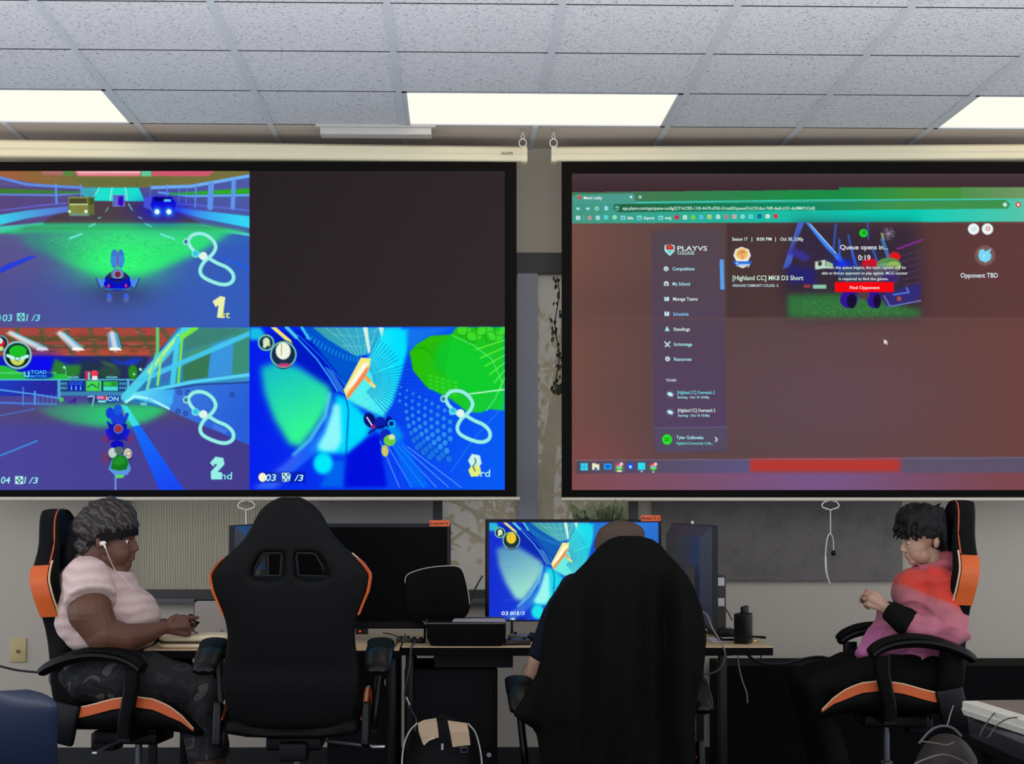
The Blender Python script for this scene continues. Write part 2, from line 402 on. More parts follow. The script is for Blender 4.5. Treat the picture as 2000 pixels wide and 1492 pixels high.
    for i in range(3):
        for j in range(3):
            if (i+j) % 2 == 0: c.rect(253+i*15, 1094+j*18, 266+i*15, 1110+j*18, (20, 60, 130))
    c.poly([(1604, 1000), (1632, 952), (1690, 962), (1704, 1020), (1680, 1045), (1625, 1040)], (200, 245, 235)); c.poly([(1625, 1040), (1690, 1035), (1700, 1085), (1680, 1112), (1625, 1115), (1606, 1070)], (225, 240, 120))
    c.line([(1655, 985), (1662, 1010), (1640, 1040), (1655, 1075)], 8, (30, 90, 110))

def paint_games():
    c = Cv(-19, 334, 986, 957, 741, 461, (45, 38, 41)); g = c.grad
    c.rect(483, 334, 990, 642, g((483, 334), (40, 34, 38), (983, 640), (50, 42, 44)))
    # ---- upper view, in a 2000-wide frame of its own
    c.T = (0, 320, 4.08); c.clip = (-20, 330, 483, 641)
    c.rect(-90, 40, 1975, 1320, g((0, 900), (92, 84, 140), (1950, 700), (50, 92, 190)))
    c.rect(-90, 900, 1975, 1320, g((0, 1300), (70, 74, 150), (1950, 1200), (52, 98, 190)), .6, 90)
    c.poly([(-90, 180), (640, 190), (1200, 190), (1975, 120), (1975, 590), (1500, 480), (300, 480), (-90, 560)], g((0, 300), (90, 70, 125), (1900, 300), (75, 90, 165)))
    c.poly([(640, 300), (1200, 300), (1600, 480), (300, 480)], (78, 62, 72), 1, 6)
    c.poly([(-90, 30), (1975, 30), (1975, 110), (1450, 180), (1100, 190), (430, 185), (-90, 90)], g((0, 60), (165, 95, 60), (600, 100), (118, 112, 62)))
    c.poly([(580, 48), (1110, 48), (1100, 98), (610, 98)], (228, 120, 140), 1, 2); c.poly([(600, 60), (1105, 58), (1100, 76), (620, 78)], (250, 200, 200), .8, 5)
    c.poly([(1195, 52), (1700, 52), (1640, 98), (1190, 98)], (205, 90, 110)); c.rect(1112, 50, 1190, 100, (80, 190, 140)); c.rect(330, 45, 500, 90, (190, 110, 120), .8, 6); c.rect(495, 45, 575, 95, (90, 140, 70), .9)
    for k in range(6): c.line([(1120+k*12, 52), (1112+k*12, 98)], 4, (160, 240, 230), .8)
    c.poly([(560, 110), (1350, 110), (1300, 175), (700, 180)], (100, 110, 58), .8, 12); c.line([(1090, 100), (1070, 185)], 4, (60, 60, 30), .7)
    c.poly([(770, 190), (1090, 190), (1140, 300), (730, 295)], (30, 225, 205), 1, 2); c.line([(880, 190), (865, 295)], 6, (210, 255, 240), .9); c.line([(985, 190), (1000, 295)], 6, (210, 255, 240), .9)
    c.poly([(640, 190), (780, 190), (730, 290), (640, 250)], (60, 190, 190), .9, 3); c.line([(780, 190), (730, 275)], 6, (160, 250, 240))
    for k in range(4): c.line([(640+k*30, 200+k*2), (690+k*20, 250+k*8)], 5, (30, 120, 160), .7)
    for pts, w, col in (([(-90, 95), (0, 110), (210, 165), (430, 180), (640, 190)], 22, (95, 140, 230)), ([(-90, 240), (0, 245), (440, 250), (640, 235)], 18, (100, 130, 220)), ([(0, 375), (300, 335), (520, 315)], 12, (100, 100, 200)),
                        ([(1975, 95), (1700, 145), (1500, 180), (1200, 190)], 26, (110, 175, 245)), ([(1975, 250), (1500, 258), (1250, 230)], 18, (100, 170, 245)), ([(1975, 375), (1600, 335), (1370, 320)], 12, (90, 110, 220))):
        c.line(pts, w, col)
    c.poly([(-90, 190), (0, 195), (640, 222), (640, 238), (0, 238), (-90, 238)], (60, 130, 45), .9, 3); c.poly([(1320, 235), (1975, 195), (1975, 240), (1340, 250)], (45, 175, 30), .95, 3)
    for x, w in ((438, 16), (632, 8), (1665, 44), (1845, 34), (1545, 12), (1475, 6), (1415, 6), (1318, 9), (1187, 5)): c.line([(x, 165 if x < 1700 else 140), (x-8 if x > 900 else x+4, 350 if x > 1500 else 315)], w, (95, 150, 235))
    c.poly([(-90, 420), (0, 408), (240, 370), (535, 340), (535, 385), (200, 440), (0, 490), (-90, 505)], g((0, 440), (60, 205, 235), (500, 360), (90, 120, 215)), 1, 3)
    c.poly([(1365, 340), (1500, 365), (1975, 420), (1975, 515), (1600, 440), (1370, 375)], g((1400, 370), (70, 130, 235), (1900, 470), (50, 215, 245)), 1, 3)
    c.poly([(-90, 520), (0, 500), (340, 470), (340, 490), (0, 555), (-90, 575)], (70, 215, 190), .9, 3); c.poly([(1560, 480), (1975, 560), (1975, 580), (1700, 535)], (80, 225, 220), .9, 3)
    c.poly([(340, 478), (1540, 478), (1975, 545), (1800, 560), (200, 560), (-90, 555)], (50, 205, 125), .95, 12); c.poly([(200, 500), (1750, 500), (1800, 530), (140, 530)], (60, 105, 70), .55, 16)
    c.poly([(130, 548), (1820, 548), (1560, 720), (1250, 850), (1060, 900), (780, 895), (560, 820), (380, 730), (250, 690)], g((300, 640), (60, 130, 130), (900, 780), (45, 235, 115)), .92, 26)
    c.glow(925, 800, 330, 190, (50, 255, 120), .9); c.glow(1000, 600, 600, 60, (60, 225, 130), .5)
    rs = np.random.RandomState(3)
    for k in range(500):
        x, y = rs.uniform(330, 1500), rs.uniform(570, 860)
        if abs(x-920) > (900-y)*2.2: continue
        c.line([(x, y), (x+rs.uniform(6, 26), y-5)], 4, (130, 250, 160) if k % 2 else (20, 120, 80), .45)
    for a, b, w in (((545, 598), (640, 562), 14), ((1265, 562), (1370, 602), 14), ((700, 502), (745, 480), 10), ((1145, 480), (1190, 502), 10), ((770, 436), (790, 428), 6), ((1090, 425), (1115, 440), 8), ((1010, 320), (1040, 370), 8), ((850, 350), (830, 380), 5)): c.line([a, b], w, (110, 235, 220))
    c.poly([(0, 835), (60, 800), (230, 740), (295, 738), (230, 770), (0, 878)], (40, 62, 215)); c.poly([(1700, 730), (1790, 755), (1975, 830), (1975, 860), (1850, 800)], (35, 95, 225))
    c.rect(535, 265, 740, 410, (100, 105, 55)); c.poly([(535, 262), (690, 265), (692, 415), (545, 412)], (125, 140, 75)); c.rect(542, 278, 682, 322, (78, 70, 42)); c.rect(545, 320, 688, 328, (200, 225, 170)); c.rect(700, 275, 738, 325, (70, 78, 40))
    c.poly([(595, 330), (660, 330), (640, 400), (610, 400)], (140, 130, 60), .8, 4); c.el(545, 382, 11, 11, (240, 250, 220)); c.el(675, 382, 13, 13, (240, 250, 220)); c.rect(545, 398, 700, 418, (110, 160, 150), .8, 3)
    c.rect(886, 248, 980, 342, (130, 150, 230)); c.rect(892, 254, 972, 336, (70, 70, 175)); c.el(952, 300, 22, 40, (60, 10, 190)); c.rect(896, 260, 925, 335, (120, 140, 225), .6, 3)
    c.glow(1280, 370, 200, 100, (15, 15, 235), .8); c.poly([(1130, 270), (1210, 250), (1210, 380), (1130, 350)], (70, 80, 210)); c.poly([(1200, 262), (1350, 262), (1385, 310), (1370, 400), (1210, 405), (1185, 330)], (12, 12, 215)); c.rect(1215, 268, 1345, 300, (5, 5, 110)); c.rect(1290, 282, 1345, 303, (90, 190, 250))
    for x in (1236, 1330): c.glow(x, 384, 34, 34, (70, 200, 255), .9); c.el(x, 384, 19, 21, (235, 255, 255), 1, 2)
    c.glow(925, 1030, 260, 110, (55, 50, 110), .7)
    for sx in (-1, 1):
        x = 925+sx*158
        c.poly([(x-sx*62, 930), (x+sx*16, 915), (x, 955), (x-sx*22, 998), (x-sx*58, 965)], (75, 140, 230)); c.line([(x+sx*14, 915), (x-sx*22, 996)], 6, (20, 30, 70))
        c.el(925+sx*68, 1065, 21, 30, (55, 100, 225), 1, 3); c.el(925+sx*66, 1090, 19, 20, (95, 105, 165), .9, 6)
    c.el(923, 960, 108, 54, (8, 8, 205)); c.el(923, 925, 100, 62, (10, 18, 190)); c.el(923, 900, 78, 44, (40, 48, 60)); c.el(923, 885, 52, 45, (85, 120, 195)); c.el(925, 885, 27, 33, (120, 40, 60)); c.ring(925, 885, 30, 6, (160, 190, 230))
    c.rect(863, 918, 975, 936, (10, 14, 120)); c.el(852, 978, 9, 14, (240, 60, 40)); c.el(990, 976, 9, 14, (240, 60, 40)); c.line([(830, 1003), (1020, 1003)], 6, (60, 150, 190))
    for sx in (-1, 1): c.el(923+sx*26, 760, 27, 76, (52, 118, 215), 1, 2); c.el(923+sx*24, 775, 30, 44, (60, 140, 225), .9, 4)
    c.line([(924, 700), (924, 830)], 8, (150, 60, 90))
    minimap(c, 0, 0)
    c.poly([(1676, 1100), (1740, 1058), (1778, 1068), (1756, 1232), (1712, 1232), (1724, 1130), (1700, 1146)], (238, 242, 170)); flag(c, 133, 1195, 60, 62, (130, 225, 230)); c.el(-8, 1228, 14, 28, (90, 230, 190))
    # ---- lower left view
    c.T = (0, 630, 4.08); c.clip = (-20, 641, 483, 958)
    c.rect(-90, 40, 1975, 1345, g((0, 1300), (75, 70, 155), (1950, 900), (68, 60, 140)))
    c.rect(-90, 660, 1975, 800, (85, 72, 110), .7, 40)
    c.poly([(-90, 45), (1420, 45), (1200, 275), (-90, 275)], (165, 72, 62))
    for k in range(7):
        x = 130+k*215; c.line([(x-40+(500-x)*.12, 45), (x, 270)], 34, (92, 92, 62), .9)
    for y, h in ((110, 46), (180, 30), (222, 14)): c.rect(-90, y, 1235, y+h, (80, 80, 50), .8, 5)
    rs = np.random.RandomState(5)
    for k in range(60):
        x, y = rs.uniform(250, 1230), rs.uniform(50, 265); c.line([(x, y), (x+rs.uniform(20, 90), y+rs.uniform(-4, 4))], rs.uniform(4, 12), [(190, 80, 60), (110, 110, 60), (120, 45, 50), (200, 120, 90)][k % 4], .6)
    for k in range(6): c.rect(280+k*160, 212+(k % 2)*8, 380+k*160, 262, (190, 78, 58), .7, 4)
    for x0, x1 in ((470, 610), (880, 905), (80, 330)):
        c.poly([(x0-40, 85), (x0+40, 85), (x1+50, 222), (x1-50, 222)], (70, 150, 215)); c.line([(x0, 90), (x1, 215)], 40, (225, 225, 225), .9, 6); c.poly([(x1-40, 205), (x1+30, 205), (x1+55, 226), (x1-45, 226)], (255, 250, 235))
        c.line([(x0-34, 90), (x1-48, 215)], 8, (240, 120, 60), .8); c.line([(x0+34, 90), (x1+44, 205)], 8, (60, 210, 220), .8)
    c.poly([(-90, 272), (1180, 272), (1080, 470), (-90, 470)], g((300, 300), (22, 24, 190), (800, 330), (38, 48, 88)), 1, 6)
    c.glow(330, 340, 150, 90, (10, 10, 245), .95); c.poly([(430, 290), (520, 340), (640, 340), (660, 400), (560, 460), (380, 460)], (45, 130, 50), .95, 10); c.poly([(640, 300), (760, 330), (900, 460), (620, 460)], (32, 52, 72), .9, 10)
    c.poly([(870, 290), (960, 320), (1050, 290), (1130, 290), (1040, 350), (900, 330)], (25, 60, 215), .9, 10); c.poly([(780, 300), (900, 340), (930, 390), (820, 340)], (60, 110, 70), .8, 6); c.el(1045, 400, 36, 60, (40, 140, 30), .95, 5); c.el(860, 400, 90, 50, (45, 80, 60), .8, 12)
    c.poly([(-90, 340), (40, 350), (180, 410), (520, 415), (545, 462), (-90, 462)], (40, 190, 60)); c.rect(0, 400, 440, 412, (90, 220, 120), .8); c.el(300, 425, 120, 34, (15, 30, 190), .95, 8)
    c.rect(-90, 455, 1060, 465, (80, 200, 220)); c.rect(-90, 466, 470, 590, g((0, 480), (30, 60, 190), (300, 560), (40, 40, 160))); c.line([(-90, 520), (0, 540), (300, 580), (480, 610)], 12, (80, 160, 235)); c.line([(180, 520), (180, 660)], 7, (90, 170, 235)); c.line([(272, 555), (272, 655)], 16, (80, 150, 235)); c.line([(-90, 640), (440, 655)], 14, (70, 130, 225))
    for k in range(6): c.line([(300+k*35, 575), (300+k*35, 655)], 5, (90, 150, 230), .8)
    for x in (565, 868): c.line([(x-30, 440), (x+50, 440)], 9, (130, 230, 235)); c.line([(x+8, 440), (x+8, 462)], 24, (70, 150, 170))
    c.rect(665, 390, 710, 462, (175, 50, 80)); c.rect(690, 400, 705, 462, (110, 210, 235)); c.el(742, 410, 30, 26, (235, 60, 80)); c.rect(722, 430, 765, 462, (225, 235, 235)); c.line([(515, 365), (515, 430)], 6, (90, 200, 130)); c.el(503, 362, 10, 10, (170, 240, 230)); c.el(1105, 378, 12, 12, (150, 240, 225)); c.el(1054, 416, 9, 9, (140, 240, 220))
    c.rect(445, 466, 1015, 590, (32, 60, 120)); c.rect(470, 555, 1000, 588, (60, 130, 180)); c.line([(462, 466), (462, 600)], 22, (80, 170, 220)); c.line([(1008, 460), (1005, 590)], 18, (80, 190, 220))
    c.rect(536, 472, 655, 545, (15, 25, 190)); 
    for k in range(3): c.ring(560+k*36, 490, 12, 4, (100, 220, 235)); c.line([(560+k*36, 515), (560+k*36, 538)], 9, (110, 220, 235))
    c.rect(675, 470, 796, 550, (70, 215, 90)); c.line([(688, 520), (722, 495), (760, 520)], 7, (10, 50, 30)); c.line([(775, 485), (775, 535)], 6, (10, 50, 30))
    c.rect(812, 474, 926, 510, (50, 200, 50)); c.rect(812, 514, 926, 546, (70, 215, 200)); c.rect(875, 478, 920, 506, (30, 150, 40))
    for k in range(6): c.rect(940+k % 3*20, 480+k//3*35, 952+k % 3*20, 500+k//3*35, (90, 190, 220), .8); c.rect(478+k % 3*18, 480+k//3*35, 490+k % 3*18, 500+k//3*35, (90, 190, 220), .8)
    c.poly([(680, 590), (950, 590), (900, 650), (700, 650)], (40, 50, 120)); c.rect(760, 590, 815, 615, (220, 130, 190)); c.rect(770, 625, 830, 640, (130, 230, 240)); c.el(830, 604, 14, 20, (220, 60, 50)); c.line([(740, 595), (722, 672)], 8, (190, 245, 240)); c.line([(690, 595), (730, 590)], 9, (160, 230, 235)); c.el(480, 618, 20, 18, (70, 200, 90)); c.poly([(510, 650), (600, 600), (600, 650)], (70, 20, 160))
    c.rect(846, 590, 940, 640, (20, 60, 190))
    # light pool and road
    c.poly([(270, 690), (480, 655), (1200, 655), (1340, 700), (1160, 790), (1020, 832), (760, 832), (560, 805), (420, 760)], g((350, 700), (70, 130, 120), (800, 780), (45, 205, 115)), .92, 22)
    # right wall
    c.poly([(970, 640), (1235, 270), (1400, 45), (1975, 45), (1975, 980), (1560, 800), (1330, 700), (1340, 690), (1000, 640)], g((1100, 600), (40, 120, 180), (1900, 300), (55, 150, 200)))
    c.poly([(1330, 700), (1380, 530), (1975, 470), (1975, 980), (1560, 805)], g((1400, 560), (60, 120, 220), (1900, 800), (40, 95, 215)), 1, 3)
    c.poly([(1450, 250), (1975, 45), (1975, 130), (1750, 150), (1700, 180), (1450, 330)], (70, 150, 110), .9, 8); c.poly([(1450, 45), (1975, 45), (1700, 160), (1440, 240)], (60, 130, 120), 1, 10)
    c.poly([(1445, 330), (1670, 200), (1640, 440), (1440, 470)], (55, 120, 85), 1, 4); c.poly([(1670, 180), (1850, 120), (1830, 420), (1640, 440)], (60, 150, 225), .9, 6); c.poly([(1850, 90), (1975, 60), (1975, 400), (1830, 420)], (60, 140, 110), .9, 6)
    c.poly([(1280, 290), (1385, 180), (1370, 470), (1270, 480)], (60, 110, 190), .95); c.poly([(1270, 300), (1360, 190), (1350, 260), (1290, 330)], (80, 130, 130), .8)
    for a, b, w, col in (((1480, 45), (985, 600), 70, (80, 215, 235)), ((1545, 45), (1400, 140), 40, (120, 235, 60)), ((1400, 110), (1170, 400), 24, (190, 250, 130)), ((1400, 130), (1360, 480), 42, (70, 210, 235)), ((1435, 120), (1405, 480), 20, (130, 235, 70)), ((1975, 90), (1100, 470), 40, (70, 200, 240)), ((1230, 250), (1160, 540), 18, (90, 215, 220)), ((1270, 260), (1240, 500), 20, (150, 235, 110)), ((1200, 330), (1150, 560), 10, (170, 240, 120)), ((1240, 45), (1240, 250), 26, (90, 215, 120))):
        c.line([a, b], w, col, .95, 3)
    c.line([(1975, 420), (1500, 480), (1180, 545), (1000, 620)], 26, (90, 210, 245)); c.line([(1975, 480), (1550, 500), (1380, 530)], 14, (40, 70, 150))
    c.poly([(975, 640), (1060, 560), (1160, 540), (1375, 540), (1360, 640), (1330, 695), (1180, 640), (1060, 610)], g((1000, 600), (110, 235, 250), (1350, 640), (60, 170, 240)), 1, 3); c.line([(990, 640), (1060, 590), (1180, 610), (1330, 690)], 16, (180, 250, 250))
    for k in range(7): c.rect(1170+k*28, 580+k*3, 1186+k*28, 620+k*4, (80, 190, 245), .8, 3)
    for x, y in ((1480, 560), (1832, 578), (1462, 728), (1402, 710), (1412, 560)): c.ring(x, y, 15, 9, (30, 60, 140))
    c.poly([(1680, 810), (1800, 860), (1780, 890), (1680, 850)], (80, 130, 230), .7, 4); c.rect(1105, 640, 1155, 665, (130, 215, 225), .8, 3)
    c.poly([(952, 655), (1000, 670), (1060, 760), (1100, 820), (1040, 832), (1000, 760)], (60, 220, 230)); c.poly([(1040, 832), (1100, 820), (1462, 1345), (1258, 1345)], g((1060, 830), (20, 110, 250), (1350, 1300), (25, 72, 240)))
    c.line([(0, 1062), (290, 945)], 11, (50, 150, 230)); c.line([(0, 745), (270, 692)], 8, (70, 120, 220)); c.line([(908, 1215), (908, 1345)], 9, (120, 190, 245))
    # two plain karts, one behind the other
    c.el(865, 725, 34, 46, (20, 60, 215)); c.el(925, 760, 58, 66, (25, 60, 215)); c.el(925, 700, 34, 42, (25, 85, 225)); c.line([(960, 700), (985, 760)], 14, (100, 130, 150)); c.line([(1000, 735), (960, 840)], 26, (25, 60, 205)); c.line([(850, 800), (870, 840)], 26, (25, 60, 205))
    c.poly([(850, 810), (1000, 810), (990, 940), (860, 940)], (15, 25, 170)); c.el(930, 845, 28, 34, (165, 45, 60)); c.ring(930, 850, 34, 7, (90, 140, 220))
    for sx in (-1, 1): c.poly([(925+sx*50, 860), (925+sx*98, 850), (925+sx*76, 950), (925+sx*50, 930)], (14, 20, 225)); c.glow(925+sx*90, 930, 30, 30, (150, 40, 70), .6)
    c.el(920, 980, 52, 40, (14, 14, 190)); c.el(945, 1070, 95, 70, (60, 50, 90), .8, 10); c.el(885, 1040, 34, 40, (190, 210, 200)); c.el(1005, 1045, 32, 40, (215, 215, 190)); c.ring(1010, 1045, 20, 5, (120, 60, 60)); c.el(935, 1020, 36, 30, (80, 110, 110)); c.poly([(880, 1090), (930, 1050), (990, 1060), (1010, 1110), (1030, 1170), (1000, 1215), (900, 1215), (852, 1170)], (90, 150, 225))
    c.poly([(885, 1085), (930, 1052), (985, 1065), (1012, 1120), (995, 1172), (930, 1182), (868, 1165)], (20, 120, 30)); c.poly([(895, 1090), (935, 1068), (975, 1078), (990, 1125), (930, 1140), (885, 1130)], (35, 150, 45), .8, 5); c.poly([(903, 1215), (980, 1215), (965, 1238), (915, 1240)], (90, 220, 90)); c.glow(825, 1080, 24, 50, (150, 50, 60), .6)
    c.el(0, 170, 56, 70, (20, 40, 50)); c.ring(0, 170, 60, 9, (130, 180, 190)); c.poly([(-40, 120), (0, 122), (38, 160), (30, 195), (-40, 190)], (215, 25, 40)); c.el(0, 150, 20, 24, (200, 240, 235)); c.el(5, 210, 22, 16, (220, 225, 120))
    c.el(136, 265, 100, 112, (12, 32, 40)); c.ring(136, 265, 104, 18, (95, 160, 165)); c.ring(136, 262, 106, 6, (180, 230, 225)); c.el(136, 285, 60, 62, (205, 215, 90)); c.el(140, 235, 70, 50, (30, 190, 40)); c.line([(60, 268), (110, 292), (160, 295), (214, 272)], 26, (190, 245, 240))
    c.ring(136, 292, 18, 5, (40, 80, 30)); c.line([(190, 400), (190, 430), (225, 435), (225, 395)], 12, (100, 220, 240))
    minimap(c, 0, 309); flag(c, 118, 1225, 62, 62, (180, 240, 235))
    c.poly([(1655, 1120), (1700, 1070), (1762, 1080), (1772, 1130), (1716, 1190), (1752, 1195), (1752, 1250), (1665, 1250), (1662, 1190), (1716, 1130), (1690, 1130), (1684, 1150)], (150, 240, 230))
    # ---- lower right view
    c.T = (480, 630, 3.704); c.clip = (483, 640, 990, 958); quad_tunnel(c); minimap(c, 505, 307)
    c.T = (0, 0, 1); c.clip = None
    c.A += np.random.RandomState(1).normal(0, 2.2, c.A.shape)
    return c
def paint_tv():
    c = Cv(955, 1020, 1286, 1211, 421, 251, (10, 60, 230)); k = 1865/331.0; c.T = (955-10/k, 1020-38/k*1.0, k)
    c.T = (953.2, 1013.6, k); c.clip = (950, 1015, 1290, 1215)
    quad_tunnel(c, True)
    L = c.A.mean(2, keepdims=True); c.A = c.A*.84+L*.16+np.array([4, 6, -4])
    c.T = (0, 0, 1); c.clip = None
    return c
def paint_browser():
    c = Cv(1117, 339, 2190, 957, 741, 431, (98, 74, 72)); g = c.grad
    c.rect(1110, 335, 2200, 960, g((1117, 500), (116, 78, 70), (1330, 520), (92, 70, 70)))
    c.rect(1560, 330, 2200, 960, g((1560, 500), (92, 70, 70), (2000, 500), (108, 68, 64)))
    c.glow(1620, 780, 260, 130, (100, 76, 92), .5); c.glow(1130, 900, 120, 60, (125, 72, 76), .8)
    c.rect(1420, 437, 2200, 622, g((1420, 437), (66, 50, 52), (1960, 600), (96, 58, 58)), .85, 2); c.rect(1110, 560, 2200, 622, (82, 60, 60), .35, 30)
    c.rect(1110, 335, 2200, 376, g((1117, 340), (72, 56, 60), (1117, 376), (62, 42, 48)))
    c.poly([(1117, 376), (2200, 366), (2200, 432), (1117, 437)], g((1120, 400), (70, 150, 130), (1700, 400), (10, 205, 180)))
    c.poly([(1117, 376), (1560, 372), (2200, 366), (2200, 390), (1240, 396), (1240, 380), (1117, 382)], g((1240, 380), (70, 120, 85), (1560, 380), (30, 140, 70)))
    c.rect(1640, 366, 2200, 391, g((1640, 380), (25, 140, 75), (1800, 380), (75, 145, 60)), .9); c.rect(1880, 366, 2200, 391, g((1880, 380), (80, 145, 80), (2000, 380), (120, 150, 105)), .9)
    c.poly([(1800, 391), (2200, 389), (2200, 433), (1800, 434)], g((1800, 400), (20, 205, 180), (2000, 400), (95, 195, 170)), .9)
    c.poly([(1125, 380), (1238, 378), (1242, 395), (1990, 389), (1990, 391), (1242, 397), (1120, 398)], (75, 155, 140)); c.line([(1243, 395.5), (1600, 391), (2190, 388)], 1.6, (60, 230, 210))
    c.poly([(1200, 400), (1206, 399), (1965, 391), (1974, 399), (1970, 407), (1206, 415), (1198, 408)], g((1200, 405), (40, 95, 60), (1560, 400), (10, 140, 100))); c.poly([(1560, 396), (1965, 391), (1974, 399), (1968, 408), (1560, 412)], g((1560, 400), (15, 135, 100), (1760, 400), (70, 145, 75)), .9); 
    c.el(1964, 400, 4, 4, (200, 240, 235)); c.ring(1990, 400, 4, 2.5, (240, 30, 40)); c.el(1990, 400, 2.4, 2.8, (250, 250, 250)); c.el(1206, 407, 4.5, 4.5, (90, 190, 180)); c.line([(1203, 408), (1209, 408)], 1.5, (20, 80, 60))
    c.el(1132, 386, 3.4, 3.6, (230, 70, 50)); c.el(1233, 385, 2.2, 2.2, (220, 255, 250)); c.el(1251, 385, 3, 3, (150, 220, 215))
    for x in (1130, 1148): c.line([(x-3, 408), (x+2, 408)], 2, (180, 240, 245)); c.el(x-1.5 if x < 1140 else x+1, 408, 2.6, 2.6, (170, 235, 245))
    c.ring(1166, 407.5, 3, 1.6, (190, 240, 245)); c.poly([(1181, 411), (1181, 405), (1184.5, 402), (1188, 405), (1188, 411)], (160, 220, 250))
    ic = [((1129, 426), (200, 240, 245)), ((1152, 426), (210, 150, 150)), ((1168, 426), (190, 235, 245)), ((1184, 425), (90, 230, 225)), ((1201, 425), (170, 240, 200)), ((1323, 425), (240, 10, 50)), ((1339, 425), (215, 245, 225)), ((1355, 425), (140, 220, 50)), ((1371, 424.5), (90, 200, 235)), ((1387, 424), (200, 220, 120)), ((1404, 424), (210, 245, 245)), ((1420, 424), (205, 120, 130)), ((1436, 423.5), (240, 170, 170)), ((1452, 423.5), (150, 240, 230)), ((1468, 423.5), (110, 220, 230)), ((1485, 423), (20, 90, 150)), ((1501, 423), (240, 240, 235)), ((1517, 423), (240, 30, 30))]
    for k, ((x, y), col) in enumerate(ic):
        if k % 3 == 1: c.el(x, y, 4.2, 4.2, col)
        else: c.rect(x-4, y-4, x+4, y+4, col, 1, .4)
        c.rect(x-1.6, y-1.4, x+1.6, y+1.6, (70, 130, 140), .6, .4)
    for x in (1217, 1249, 1291): c.rect(x-4, 422, x+5, 430, (150, 230, 240)); c.rect(x-2.5, 424.5, x+3.5, 428.5, (70, 160, 150))
    c.line([(1140.5, 421), (1140.5, 430)], 1, (150, 220, 220))
    # side bar
    c.poly([(1272, 454), (1276, 451), (1410, 450), (1414, 454), (1421, 878), (1417, 882), (1284, 883), (1279, 879)], g((1340, 450), (84, 70, 78), (1340, 840), (84, 66, 98)), .97); c.poly([(1277, 837), (1421, 835), (1421, 879), (1284, 883)], (84, 80, 100), .7); c.line([(1278, 836), (1421, 835)], 1, (130, 120, 180))
    c.poly([(1407, 508), (1415, 508), (1416.5, 567), (1408.5, 567)], (90, 160, 235))
    c.poly([(1299, 480), (1309, 478), (1319, 480), (1319, 491), (1309, 501), (1299, 491)], (170, 235, 235)); c.poly([(1302, 481), (1309, 478), (1316, 482), (1317, 488), (1302, 488)], (190, 25, 30)); c.poly([(1303, 489), (1316, 489), (1309, 497)], (110, 200, 200)); c.line([(1306, 484), (1311, 483)], 1.4, (240, 170, 130))
    for k, y in enumerate((526, 555, 585, 614, 644, 673, 702)):
        x = 1302+k*.5
        if k in (0, 6): c.el(x, y, 4.6, 4.6, (210, 245, 235)); c.rect(x-2, y-1.5, x+2, y+2, (110, 120, 130), .8, .4)
        elif k == 4: c.poly([(x, y-6), (x+5, y+4), (x-5, y+4)], (170, 235, 240))
        elif k == 1: c.poly([(x-5, y+4), (x-4, y-3), (x, y-5), (x+4, y-3), (x+5, y+4)], (215, 240, 240)); c.el(x, y+1, 2, 2, (90, 90, 120))
        elif k == 5: c.line([(x-5, y-4), (x+4, y+5)], 2.4, (200, 235, 235)); c.line([(x+5, y-4), (x-4, y+5)], 2.4, (200, 235, 235))
        else: c.rect(x-4.5, y-4, x+4.5, y+4, (200, 235, 240)); c.rect(x-1.5, y-4, x+.5, y, (90, 90, 120), .8)
    for y in (771, 806): c.ring(1310, y, 8, 1, (120, 110, 150)); c.el(1310, y, 6, 4, (190, 240, 245), 1, .5, .4)
    c.el(1304, 859, 9.5, 10, (40, 230, 40)); c.line([(1300, 857), (1308, 857)], 1.4, (10, 70, 20)); c.line([(1300, 861), (1308, 861)], 1.4, (10, 70, 20)); c.line([(1399, 855), (1402, 859), (1399, 863)], 2, (240, 250, 250))
    # team badge
    c.poly([(1438, 488), (1450, 483), (1464, 488), (1468, 500), (1462, 512), (1440, 512), (1434, 500)], (240, 235, 225)); c.el(1451, 497, 12, 11, (235, 190, 90)); c.line([(1444, 497), (1450, 491), (1457, 494)], 2, (190, 80, 110)); c.line([(1451, 494), (1452, 506)], 2.4, (240, 120, 120)); c.poly([(1432, 511), (1471, 511), (1464, 521), (1440, 521)], (40, 110, 220)); c.poly([(1440, 520), (1463, 520), (1452, 525)], (235, 225, 200))
    # banner picture: a plain kart race at night, no characters
    gg = lambda x, y: (1540+x/4.348, 310+y/4.348)
    def P(*q): return [gg(*v) for v in q]
    c.poly(P((60, 540), (1100, 560), (1140, 1000), (1130, 1350), (0, 1350), (-60, 1000)), (48, 40, 58), .8, 14)
    c.poly(P((90, 540), (140, 540), (20, 920), (-40, 940)), (70, 100, 200), .95); c.poly(P((150, 540), (190, 560), (490, 900), (480, 930), (330, 770)), (60, 130, 250)); c.poly(P((170, 540), (200, 560), (430, 820), (400, 800)), (190, 230, 255), .9)
    c.poly(P((120, 600), (400, 830), (380, 960), (20, 800)), (54, 42, 66), .9, 3); c.poly(P((60, 760), (200, 840), (150, 880), (-20, 800)), (60, 50, 170), .8, 3)
    for a, b, w in (((410, 560), (390, 780), 4), ((440, 690), (445, 1000), 5), ((515, 650), (570, 900), 4), ((540, 760), (590, 930), 5), ((680, 540), (685, 690), 3), ((430, 820), (500, 920), 7), ((720, 760), (770, 900), 5)): c.line([gg(*a), gg(*b)], w/1.5, (50, 110, 245), .9, .8)
    c.glow(*gg(470, 900), 22, 10, (20, 40, 230), .9)
